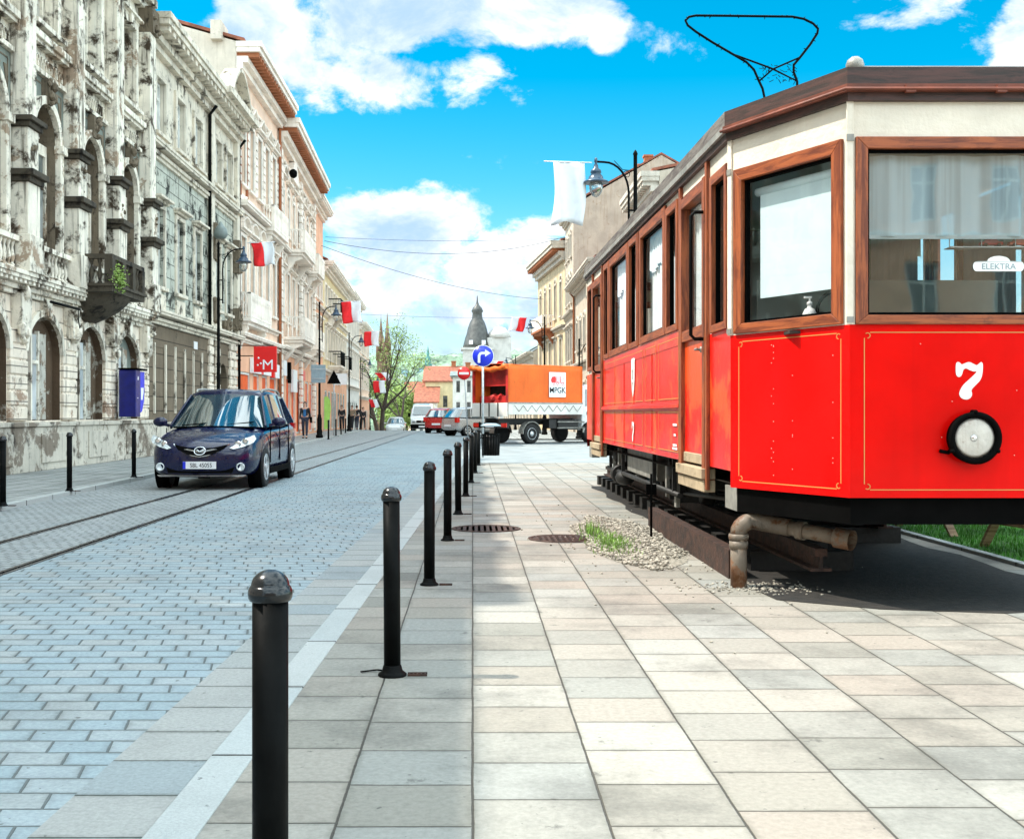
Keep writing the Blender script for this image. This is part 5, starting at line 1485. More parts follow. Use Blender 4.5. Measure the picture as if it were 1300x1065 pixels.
# --- generic street house
SHOPD = .07
def house(name, org, rz, L, H, D, wall, trim, roof, floors, n, label, corn=(.8, .6), dent=None, bands=(), shop=None, ridge=2.0, margin=.5, quoin=None, pipe=None, fm=None, group=None, cat='building', pip_u=None, bands_m=None, chim=0, detail=True, lod=1, sidew=None, eave=.3):
    """floors: list of (z0,z1,width,rise,hood,pane)"""
    r = thing(name, org, R(rz), label, cat, group)
    ops = []; cs = [margin + (L - 2 * margin) * (k + .5) / n for k in range(n)]
    for (z0, z1, w, rise, hd, pm) in floors:
        for c in cs: ops.append((c - w / 2, c + w / 2, z0, z1, rise, hd, pm))
    zsplit = 0
    if shop:
        zsplit = shop['h']; so = shop['ops']
        m = MB(); m.panel(ident, 0, L, 0, zsplit, [(a, b, c, d, rs) for a, b, c, d, rs in so], .35); m.build('ground_floor_wall', shop['wall'], r)
        for (a, b, c, d, rs) in so: win(r, a + .02, b - .02, c + .02, d - .02, rs, shop['pane'], shop.get('frame', M['winframe']), SHOPD, 'none', .08)
        if 'sign' in shop:
            for (u0, u1, z0, z1, mt) in shop['sign']:
                MB().box(u0, u1, -.16, -.02, z0, z1).build('shop_sign_board', M[mt], r)
    m = MB(); m.panel(ident, 0, L, zsplit, H, [o[:5] for o in ops], .25); m.build('wall', wall, r)
    for (a, b, c, d, rise, hd, pm) in ops:
        if detail:
            m = MB(); surround(m, a, b, c, d if rise <= 0 else d - rise, .13, .06)
            if rise > 0: m.archring(ident, a, b, d - rise, rise, .13, -.06, .01, 10)
            if hd: hood(m, a, b, d + .16, hd)
            so_ = m.build('window_surround', trim, r)
        win(r, a + .01, b - .01, c + .01, d - .01, rise, M[pm], fm, .16, 'tee' if detail else 'cross', .07 if detail else .09)
    m = MB()
    if dent: cornice(m, 0, L, H - corn[0], corn[0], corn[1], True, dm=1, step=.45)
    else: cornice(m, 0, L, H - corn[0], corn[0], corn[1], detail, step=.5)
    m.build('cornice', [trim, dent or trim], r)
    for (z, h, p) in bands:
        m = MB(); cornice(m, 0, L, z, h, p, False); m.build('string_course', bands_m or trim, r)
    if quoin:
        for u in quoin:
            m = MB(); z = .3
            while z < H - corn[0] - .3: m.box(u - .32, u + .32, -.16, 0, z, z + .30); z += .36
            m.build('quoin_pilaster', trim, r, bevel=.02)
    shell(r, L, H, D, sidew or wall, roof, ridge=ridge, eave=eave)
    if pipe: downpipe(r, pip_u if pip_u is not None else L - .1, .2, H - .3, pipe)
    for k in range(chim): chimney(r, L * (k + .6) / (chim + .3), D * .45, H + ridge * .6, 1.5, M['terracotta'])
    return r
def balcony(root, u0, u1, z, p, mat, rail, iron=False):
    m = MB(); m.box(u0, u1, -p, 0, z - .14, z); m.box(u0 + .1, u1 - .1, -p + .12, 0, z - .28, z - .14)
    for u in (u0 + .35, u1 - .35):
        P = [(0, z - .28), (-p + .2, z - .28), (-p + .15, z - .42), (-p * .5, z - .55), (-p * .35, z - .8), (-.05, z - 1.15), (0, z - 1.2)]
        m.prism([(a, b) for a, b in P], u - .14, u + .14, lambda q, d, zz: (d, q, zz))
    b = m.build('balcony', mat, root)
    m = MB(); m.box(u0, u1, -p, -p + .07, z + .88, z + .95); m.box(u0, u0 + .07, -p + .07, 0, z + .88, z + .95); m.box(u1 - .07, u1, -p + .07, 0, z + .88, z + .95)
    n = max(4, int((u1 - u0) / .16))
    for k in range(n + 1):
        u = u0 + .04 + (u1 - u0 - .08) * k / n
        if iron: m.tube([(u, -p + .035, z), (u, -p + .035, z + .9)], .012, 5)
        else: baluster(m, u, z, .88, d=-p + .04, r=.05)
    for k in range(1, 5):
        for u in (u0 + .04, u1 - .04):
            if iron: m.tube([(u, -p * k / 5, z), (u, -p * k / 5, z + .9)], .012, 5)
            else: baluster(m, u, z, .88, d=-p * k / 5, r=.05)
    if not iron:
        for u in (u0, u1 - .16, (u0 + u1) / 2 - .08): m.box(u, u + .16, -p - .01, -p + .12, z, z + .93)
    m.build('railing', rail, b)
# closing house beyond the left edge: it shades the near road
house('plain_building', (-8.8, -13, .06), 90, 20.6, 12.6, 9, M['cream'], M['creamtrim'], M['rooftile'], [(4.6, 6.8, 1.1, 0, 'flat', 'pane_dark'), (8.6, 10.8, 1.1, 0, 'tri', 'pane_dark'), (1.0, 3.1, 1.3, .5, None, 'pane_dark')], 6, 'cream building of the left row just outside the picture before the ruined one', bands=((3.6, .3, .25), (7.6, .3, .2)), detail=True)
# cream house with the red sign
hb = house('ornate_cream_building', (-8.8, 42.54, .06), 90, 9.0, 15.0, 11, M['cream'], M['creamtrim'], M['rooftile'],
      [(5.4, 7.9, 1.0, 0, 'seg', 'pane_light'), (9.9, 12.4, .95, 0, 'tri', 'pane_light')], 5, 'tall cream building with peach ground floor, orange shop windows and a bare gable wall', corn=(1.0, .95), dent=M['terracotta'],
      bands=((3.85, .35, .35), (4.6, .2, .2), (8.6, .5, .45), (13.0, .2, .15)), margin=.3,
      shop={'h': 3.85, 'wall': M['peach'], 'pane': M['shop'], 'ops': [(.5, 2.6, .3, 2.75, 0), (3.3, 4.5, .1, 2.75, 0), (5.2, 6.4, .3, 2.75, 0), (7.0, 8.6, .3, 2.75, 0)], 'sign': [(2.5, 4.2, 2.75, 3.35, 'sign_white'), (4.21, 4.7, 2.75, 3.35, 'sign_red'), (4.72, 6.5, 2.75, 3.35, 'sign_white'), (7.1, 7.5, 2.7, 3.3, 'sign_red'), (7.51, 8.6, 2.7, 3.3, 'sign_white')]},
      ridge=1.6, sidew=M['gable'], pipe=M['terracotta'], pip_u=8.95)
for k in range(5):
    c = .3 + 8.4 * (k + .5) / 5; m = MB(); m.box(c - .5, c + .5, -.05, 0, 9.05, 9.5); ornament(m, c, 9.05, .9, .4, 14, .12, r=.06); m.build('carved_apron', M['creamtrim'], hb)
    for sg in (-1, 1):
        m = MB(); m.box(c + sg * .72 - .08, c + sg * .72 + .08, -.05, 0, 9.9, 12.3)
        for z in range(8): m.box(c + sg * .72 - .1, c + sg * .72 + .1, -.09, 0.01, 9.9 + z * .31, 9.9 + z * .31 + .24)
        m.build('quoined_strip', M['creamtrim'], hb)
m = MB()
for k in (0, 1): m.box(.42 + k * 1.3, .62 + k * 1.3, -.08, 0, 9.4, 12.9)
m.build('shutter', M['terracotta'], hb)
balcony(hb, 5.0, 8.6, 8.9, .55, M['creamtrim'], M['creamtrim']); balcony(hb, .2, 4.6, 4.75, .5, M['creamtrim'], M['creamtrim'])
m = MB(); m.box(-.3, .9, .5, .9, 15.0, 15.7); m.build('chimney', M['gable'], hb)
# square red sign with white letter on a bracket
r = thing('hanging_sign', (-7.62, 42.0, 2.72), 0, 'square red hanging sign with a white M and small dots on a black bracket', 'sign')
m = MB(); m.box(-.42, .42, -.06, .06, 0, .95); m.build('sign_box', M['sign_red'], r, bevel=.01)
text_mesh('M', .52, .003, 'letter', M['sign_white'], r, Matrix.Translation((.10, -.064, .10)) @ Matrix.Rotation(R(90), 4, 'X'), sx=1.1)
m = MB()
for (x, z) in ((-.24, .52), (-.16, .32), (-.27, .26)): m.lathe([(0, 0), (.035, 0), (.035, -.004), (0, -.004)], (x, -.061, z), n=10, axis='y')
m.build('dots', M['sign_white'], r)
m = MB(); m.tube([(-1.18, 0, .98), (.3, 0, .98)], .02, 6); m.tube([(-1.18, 0, .6), (-.45, 0, .6)], .02, 6); m.build('bracket', M['iron'], r)
# peach and cream corner house with balconies
hc = house('balconied_building', (-8.8, 51.56, .06), 91.8, 15.0, 14.5, 11, M['cream'], M['creamtrim'], M['roofbrown'],
      [(5.5, 7.8, 1.0, 0, 'tri', 'pane_light'), (9.6, 11.9, 1.0, .35, 'seg', 'pane_light')], 7, 'cream building with stacked white balconies, terracotta frieze and orange shopfronts', corn=(1.1, 1.0), dent=M['terracotta'],
      bands=((3.9, .35, .4), (8.4, .4, .4), (12.6, .2, .2)), margin=.5, quoin=(.45, 8.2, 14.6),
      shop={'h': 3.9, 'wall': M['peach'], 'pane': M['shop'], 'frame': M['winframe'], 'ops': [(.9 + k * 2.0, 2.3 + k * 2.0, .1, 2.9, 0) for k in range(7)], 'sign': [(1.0, 2.0, 2.9, 3.6, 'sign_white'), (3.2, 3.6, 2.6, 3.6, 'black'), (4.4, 6.0, 2.2, 3.3, 'sign_white'), (8.5, 9.5, 2.9, 3.4, 'sign_red')]},
      ridge=1.5, pipe=M['terracotta'], pip_u=.05)
balcony(hc, 2.0, 6.6, 8.85, 1.0, M['creamtrim'], M['creamtrim']); balcony(hc, 2.0, 6.6, 4.75, 1.0, M['creamtrim'], M['creamtrim']); balcony(hc, 10.2, 13.4, 8.85, .8, M['creamtrim'], M['creamtrim']); balcony(hc, 10.2, 13.4, 4.75, .8, M['creamtrim'], M['creamtrim'])
m = MB(); c = 4.3; P = [(c - 1.5 + 3.0 * k / 12, 12.4 + 1.0 * math.sin(PI * k / 12)) for k in range(13)]; m.prism(P, -.3, 0, ident); m.build('curved_gable', M['creamtrim'], hc)
for (u, z) in ((1.6, 12.3),): MB().blob((u, -.5, z), .24, (1, .8, .9), 2, .05).build('floodlight', M['black'], hc)
def xf(y): return fx(y)
spec = [('peach_building', 66.8, 6.2, 14.0, 'peach', 'creamtrim', 'roofbrown', 3, 'narrow tall peach and cream building after the balconied one'),
        ('red_roofed_building', 73.2, 19.0, 11.0, 'yellow', 'creamtrim', 'rooftile', 9, 'long pale yellow building with a red roof edge behind the big flag'),
        ('white_building', 92.4, 15.0, 11.7, 'white', 'creamtrim', 'roofgrey', 7, 'white building with a grey roof edge farther up the left side'),
        ('far_cream_building', 107.6, 16.0, 11.0, 'cream', 'creamtrim', 'rooftile', 6, 'last cream building of the left row near the church spire')]
for (nm, y, L, H, wm, tm, rm, n, lb) in spec:
    x = xf(y) - (.1 if y > 66 else 0)
    h_ = house(nm, (x, y, gz(0, y + L / 2) + .06), 91.8, L, H, 10, M[wm], M[tm], M[rm], [(4.8, 6.8, .95, 0, 'flat', 'pane_dark'), (8.2, min(H - 1.4, 10.0), .95, .0, None, 'pane_dark')], n, lb, corn=(.7, .7),
          bands=((3.7, .3, .3), (7.5, .25, .25)), shop={'h': 3.7, 'wall': M['peach'] if wm != 'white' else M['white'], 'pane': M['pane_dark'], 'ops': [(1 + k * 2.4, 2.5 + k * 2.4, .1, 2.7, 0) for k in range(int((L - 1.5) / 2.4))]}, ridge=2.2)
    if nm == 'red_roofed_building': balcony(h_, 3.0, 6.5, 7.9, .9, M['creamtrim'], M['iron'], True); balcony(h_, 3.0, 6.5, 4.4, .9, M['creamtrim'], M['iron'], True); balcony(h_, 10, 13, 4.4, .9, M['creamtrim'], M['iron'], True)

# --- right hand row (facades turned towards the street)
def rhouse(nm, x, y0, y1, H, wm, tm, rm, n, lb, floors, ang=-90, x1=None, **kw):
    L = y1 - y0
    a = ang
    if x1 is not None: a = math.degrees(math.atan2(y0 - y1, x1 - x)); L = math.hypot(y1 - y0, x1 - x)
    return house(nm, (x, y1, gz(0, y1)), a, L, H, 11, M[wm], M[tm], M[rm], floors, n, lb, **kw)
F2 = [(1.0, 3.0, 1.0, 0, None, 'pane_dark'), (4.6, 6.6, .95, 0, 'flat', 'pane_dark')]
rhouse('tall_corner_building', 8.0, 49.0, 56, 11.6, 'sun_cream', 'sun_trim', 'rooftile', 6, 'cream building with a toothed cornice and red roof rising above the tram roof', F2 + [(8.3, 10.3, .95, 0, 'tri', 'pane_dark')], corn=(1.1, .8), bands=((3.7, .3, .3), (7.4, .3, .3)), ridge=1.2)
rhouse('low_cream_building', 6.4, 57, 71.2, 9.0, 'sun_cream', 'sun_trim', 'roofbrown', 6, 'low cream building with a brown sheet roof edge beside the rear of the tram', [(1.0, 3.0, 1.0, 0, None, 'pane_dark'), (5.0, 7.0, .95, .3, None, 'pane_light')], corn=(.5, .7), bands=((3.9, .3, .3),), ridge=2.0, pipe=M['terracotta'], pip_u=.1)
rhouse('gabled_building', 6.3, 71.4, 77.6, 14.2, 'sun_cream', 'sun_trim', 'rooftile', 3, 'tan building with a bare sloping gable wall and cream corner above the truck cab', F2 + [(8.3, 10.3, .8, .4, None, 'pane_dark'), (11.2, 12.9, .8, .3, None, 'pane_dark')], corn=(.6, .5), bands=((3.7, .3, .3), (7.4, .3, .3)), ridge=3.2, sidew=M['sun_gable'], chim=2)
rh = rhouse('ornate_corner_building', 5.2, 77.8, 91, 13.2, 'sun_yellow', 'sun_trim', 'rooftile', 5, 'tall cream building with a deep dentil cornice and a balcony above the orange truck', F2 + [(8.2, 11.0, .85, .42, None, 'pane_dark')], corn=(1.3, 1.0), dent=M['terracotta'], x1=6.3, bands=((3.7, .3, .3), (7.2, .3, .3)), ridge=1.5)
balcony(rh, 2.5, 8.5, 7.6, .9, M['terracotta'], M['creamtrim'])
rhouse('grey_roofed_building', 3.5, 96, 130, 8.3, 'sun_cream', 'sun_trim', 'roofgrey', 11, 'long cream building with a grey hipped roof left of the tall one', F2, corn=(.5, .6), x1=5.1, bands=((3.7, .25, .25),), ridge=3.2, chim=2)
# building across the square behind the camera, reflected in the tram glass
house('pink_building', (26, -30, 0), 180, 40, 13, 10, M['peach'], M['creamtrim'], M['rooftile'], [(1.0, 3.2, 1.3, .5, None, 'pane_dark'), (4.8, 7.0, 1.1, 0, 'flat', 'pane_dark'), (8.6, 10.8, 1.1, 0, 'tri', 'pane_dark')], 12, 'peach building across the square, seen only as a reflection in the tram windscreen', bands=((3.8, .3, .3), (7.8, .3, .3)), detail=False)

# --- beyond the crest
def simple_house(x, y, w, d, h, rh_, wm, rm, lb, rz=0, nx=3, nz=2, grp='houses beyond the crest of the street', z=None):
    zz = gz(x, y) - .3 if z is None else z
    r = thing('house', (x, y, zz), R(rz), lb, 'house', grp)
    ops = []
    for i in range(nx):
        for j in range(nz):
            c = -w / 2 + w * (i + .5) / nx; zc_ = .9 + (h - .6) * j / nz
            ops.append((c - w / nx * .17, c + w / nx * .17, zc_ + .3, zc_ + .3 + min(1.5, h / nz * .5), 0))
    m = MB(); m.panel(ident, -w / 2, w / 2, 0, h, ops, .15)
    for (a, b, c, e) in ((-w / 2, 0, -w / 2, d), (w / 2, 0, w / 2, d), (-w / 2, d, w / 2, d)): m.face([(a, b, 0), (c, e, 0), (c, e, h), (a, b, h)])
    for s_ in (-1, 1): m.face([(s_ * w / 2, 0, h), (s_ * w / 2, d, h), (s_ * w / 2, d / 2, h + rh_)])
    m.build('wall', M[wm], r)
    for o in ops:
        m = MB(); m.box(o[0], o[1], .1, .13, o[2], o[3]); m.build('window', M['pane_dark'], r)
    m = MB(); e = .35
    for (p, q) in (((-e, h - .1), (d / 2, h + rh_)), ((d / 2, h + rh_), (d + e, h - .1))):
        m.hexa([(-w / 2 - e, p[0], p[1]), (w / 2 + e, p[0], p[1]), (w / 2 + e, q[0], q[1]), (-w / 2 - e, q[0], q[1]), (-w / 2 - e, p[0], p[1] + .15), (w / 2 + e, p[0], p[1] + .15), (w / 2 + e, q[0], q[1] + .15), (-w / 2 - e, q[0], q[1] + .15)])
    m.build('roof', M[rm], r)
    chimney(r, w * .2, d * .5, h + rh_ * .7, 1.3, M['terracotta'], .6)
    return r
simple_house(-3.6, 150, 5.2, 8, 8.6, 2.0, 'yellow', 'rooftile', 'yellow house with an orange roof above the white van', 0, 3, 2)
simple_house(-5.9, 146, 2.6, 9, 5.6, 2.2, 'white', 'rooftile', 'small white gabled house left of the yellow one above the van', 0, 2, 2)
simple_house(-1.1, 138, 2.6, 9, 8.3, .6, 'white', 'roofgrey', 'plain white house behind the no entry sign', 0, 2, 3)
simple_house(1.3, 160, 5, 9, 9.5, 2, 'cream', 'rooftile', 'cream house right of the domed tower foot', 0, 3, 3)
simple_house(-7.5, 190, 4.5, 9, 8.6, 3, 'cream', 'rooftile', 'cream house with red roof peeping left of the van roof', 20, 3, 2)
simple_house(-4.5, 215, 7, 9, 12.0, 3.4, 'white', 'rooftile', 'pale house with a broad red roof farther down behind the yellow house', -10, 4, 3)
simple_house(.5, 240, 8, 9, 14, 3.2, 'peach', 'rooftile', 'peach house with a red roof before the distant hill', 8, 4, 3)
simple_house(-12, 250, 7, 9, 9, 3.2, 'yellow', 'rooftile', 'ochre house half hidden by the spring trees', 12, 3, 2)
# domed clock tower
def dome_tower():
    Y = 180.; s = F / Y; x = (606 - 600) / s
    r = thing('domed_tower', (x, Y, -5), 0, 'white tower with a dark baroque onion dome and spire behind the blue sign', 'tower')
    Z = lambda py: 1.2 + (525 - py) / s + 5
    m = MB(); m.box(-2.3, 2.3, -.0, 4.6, 0, Z(444)); m.box(-2.6, 2.6, -.3, 4.9, Z(444), Z(441)); m.build('tower_body', M['sun_white'], r)
    m = MB()
    prof = [(2.35, Z(441)), (2.2, Z(436)), (1.95, Z(428)), (1.75, Z(424)), (1.5, Z(415)), (1.2, Z(408)), (.85, Z(403)), (.75, Z(396)), (.95, Z(393.5)), (.7, Z(389)), (.35, Z(386)), (.15, Z(382)), (.06, Z(374)), (0, Z(373))]
    m.lathe(prof, (0, 2.3, 0), n=16); m.build('dome', M['slate'], r, smooth=False)
    for k in (-1, 1):
        m = MB(); m.box(k * 1.0 - .3, k * 1.0 + .3, -.05, .5, Z(437), Z(432)); m.build('dormer_window', M['sign_white'], r)
    m = MB(); m.box(1.6, 5.4, 1, 4, 0, Z(428)); m.lathe([(1.9, 0), (1.7, .8), (1.0, 1.6), (0, 1.9)], (3.5, 2.4, Z(428)), n=16); m.build('side_wing', M['sun_white'], r)
    m = MB(); m.lathe([(.9, 0), (.9, 1.2), (.5, 1.6), (.0, 2.0)], (4.0, 3, Z(420)), n=10); m.build('stair_turret', M['farblock'], r)
dome_tower()
def spire(x, y, zb, zt, w, mat, lb, twin=True):
    r = thing('church_spire', (x, y, gz(x, y) - 2), 0, lb, 'church spire')
    b = -(gz(x, y) - 2)
    m = MB(); m.box(-w / 2, w / 2, 0, w, 0, zb + b); m.build('tower', mat, r)
    m = MB()
    if twin:
        for k in (-1, 1): m.lathe([(w * .26, zb + b), (w * .2, zb + b + (zt - zb) * .3), (.05, zt + b - (0 if k > 0 else 1)), (0, zt + b)], (k * w * .24, w / 2, 0), n=8)
        for k in (-1, 0, 1): m.lathe([(w * .1, zb + b - 2), (w * .1, zb + b + 1.5), (0, zb + b + 4)], (k * w * .48, 0, 0), n=6)
    else:
        m.lathe([(w * .7, zb + b - 3), (w * .5, zb + b), (w * .34, zb + b + (zt - zb) * .2), (w * .36, zb + b + (zt - zb) * .3), (w * .15, zb + b + (zt - zb) * .45), (w * .2, zb + b + (zt - zb) * .55), (.05, zt + b), (0, zt + b)], (0, w / 2, 0), n=8)
    m.build('spire', mat, r)
spire((487 - 600) * 260 / F, 260, 1.2 + (525 - 447) * 260 / F, 1.2 + (525 - 397) * 260 / F, 3.0, M['brick_brown'], 'dark twin pointed gothic spire rising among the bare branches')
spire((543 - 600) * 600 / F, 600, 1.2 + (525 - 462) * 600 / F, 1.2 + (525 - 438) * 600 / F, 4.0, M['verdigris'], 'slender green copper spire in front of the distant town', False)
random.seed(21)
words_ = ['pale', 'grey', 'cream', 'blue grey', 'white', 'light grey', 'dull cream']
places = ['under the left edge of the far ridge', 'left of the green spire', 'just behind the green spire', 'right of the green spire', 'midway to the domed tower', 'nearest the domed tower']
k = 0
for i in range(14):
    px = 506 + i * 6.8; Y = 930 + random.uniform(-30, 60); x = (px - 600) * Y / F
    w = random.uniform(4.2, 9); h = random.uniform(5, 11)
    r = thing('distant_block', (x, Y, gz(x, Y) - 2), 0, 'distant pale town block in the row on the hill beyond the green spire', 'building', 'town blocks on the distant hill')
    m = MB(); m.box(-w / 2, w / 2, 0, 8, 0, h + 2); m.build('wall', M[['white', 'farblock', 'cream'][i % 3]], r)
    m = MB(); m.box(-w / 2 - .3, w / 2 + .3, -.3, 8.3, h + 2, h + 2.6); m.build('roof', M['roofgrey'], r)
    m = MB()
    for a in range(4):
        for b in range(3): m.box(-w / 2 + w * (a + .3) / 4, -w / 2 + w * (a + .7) / 4, -.1, 0, 3 + b * 2.6, 4.2 + b * 2.6)
    tag(m.build('window_rows', M['pane_dark'], r))
# ---------------------------------------------------------------- vehicles
def evald(o):
    """bake modifiers of a freshly built object into its mesh"""
    bpy.context.view_layer.update()
    dg = bpy.context.evaluated_depsgraph_get()
    me = bpy.data.meshes.new_from_object(o.evaluated_get(dg)); old = o.data
    mats = [s_.material for s_ in o.material_slots]
    o.modifiers.clear(); o.data = me
    return o
def car_body(root, st, mat, wheels, wr, hw):
    m = MB(); rings = []
    for (x, zb, zs, zc, w) in st:
        half = [(0, zb), (w * .8, zb), (w * .96, zb + .09), (w, zb + .28 if zs - zb > .45 else zb + .15), (w * .985, zs - .12), (w * .93, zs - .01), (w * .62, zc - .02), (0, zc)]
        ring_ = [(x, y, z) for y, z in half] + [(x, -y, z) for y, z in reversed(half[1:-1])]
        rings.append(ring_)
    m.loft(rings); b = m.build('body', mat, root, smooth=True)
    s_ = b.modifiers.new('s', 'SUBSURF'); s_.levels = 2; s_.render_levels = 2
    cut = MB()
    for x in wheels:
        cut.lathe([(0, -1.2), (wr + .06, -1.2), (wr + .06, 1.2), (0, 1.2)], (x, 0, wr), n=28, axis='y')
    c = cut.build('cutter', mat, None)
    bo = b.modifiers.new('b', 'BOOLEAN'); bo.object = c; bo.solver = 'EXACT'
    evald(b)
    bpy.data.objects.remove(c)
    m = MB()
    for x in wheels:
        for sg in (-1, 1): m.lathe([(wr + .055, -.0), (wr + .062, 0), (wr + .062, .22), (wr + .055, .22)], (x, sg * (hw - .24) if sg > 0 else -hw + .02, wr), n=28, axis='y')
    m.box(-1.9, 1.9, -hw * .75, hw * .75, .22, .5)
    m.build('wheel_well', M['black'], root)
    return b
def car_wheels(root, xs, r, hw, w=.2):
    for x in xs:
        for sg in (-1, 1):
            fr = lambda a, b, c, x=x, sg=sg: (x + a, sg * (hw - w + b), r + c)
            o = MB().lathe([(r * .62, 0), (r * .95, 0), (r, .03), (r, w - .03), (r * .95, w), (r * .66, w - .005), (r * .62, w - .03)], n=28, axis='y', fr=fr).build('wheel', M['rubber'], root, smooth=False)
            m = MB(); m.lathe([(r * .67, w - .05), (r * .67, w), (r * .62, w + .002), (r * .60, w - .05)], n=28, axis='y', fr=fr)
            for k in range(5):
                a = 2 * PI * k / 5 + .3
                for da in (-.13, .13):
                    p = Vector(fr(r * .12 * math.cos(a), w - .02, r * .12 * math.sin(a))); q = Vector(fr(r * .62 * math.cos(a + da), w - .012, r * .62 * math.sin(a + da))); m.bar(p, q, .035, .025, up=(0, 1, 0))
            m.lathe([(r * .2, w - .03), (r * .18, w), (0, w + .004)], n=16, axis='y', fr=fr)
            m.build('rim', M['alloy'], o)
            MB().lathe([(0, w - .08), (r * .6, w - .08)], n=20, axis='y', fr=fr).build('brake_disc', M['darkmetal'], o)
def greenhouse(root, bot, top, zt, roof, mat, belt=.0):
    """bot/top: half outlines front->rear [(x,y,z)]; glass skin with painted pillars and roof"""
    full = lambda L_: L_ + [(x, -y, z) for x, y, z in reversed(L_)]
    B, T = full(bot), full(top)
    m = MB(); m.loft([B, T], True, False, False); g = m.build('glazing', M['carglass'], root, smooth=False)
    n = len(bot)
    for i in range(n):
        for sg in (1, -1):
            p = Vector(bot[i]); q = Vector(top[i]); p.y *= sg; q.y *= sg
            wd = .085 if i in (2, n - 3) else .05
            if i in (0, 1, n - 2, n - 1) : continue
            m = MB(); m.bar(p, q, wd, .035, up=(p - q).cross(Vector((1, 0, 0))).normalized() if abs((p - q).x) < .5 else (0, 1, 0)); m.build('pillar', mat, root, bevel=.01)
    m = MB(); r0 = T; r1 = [(x * .985, y * .97, z + .045) for x, y, z in T]; r2 = [(x * .9, y * .75, z + .085) for x, y, z in T]; r3 = [(x * .55, y * .3, z + .10) for x, y, z in T]
    rm = [(x, y, z - .02) for x, y, z in T]
    m.loft([rm, r0, r1, r2, r3]); m.build('roof', mat, root, smooth=True)
    return g

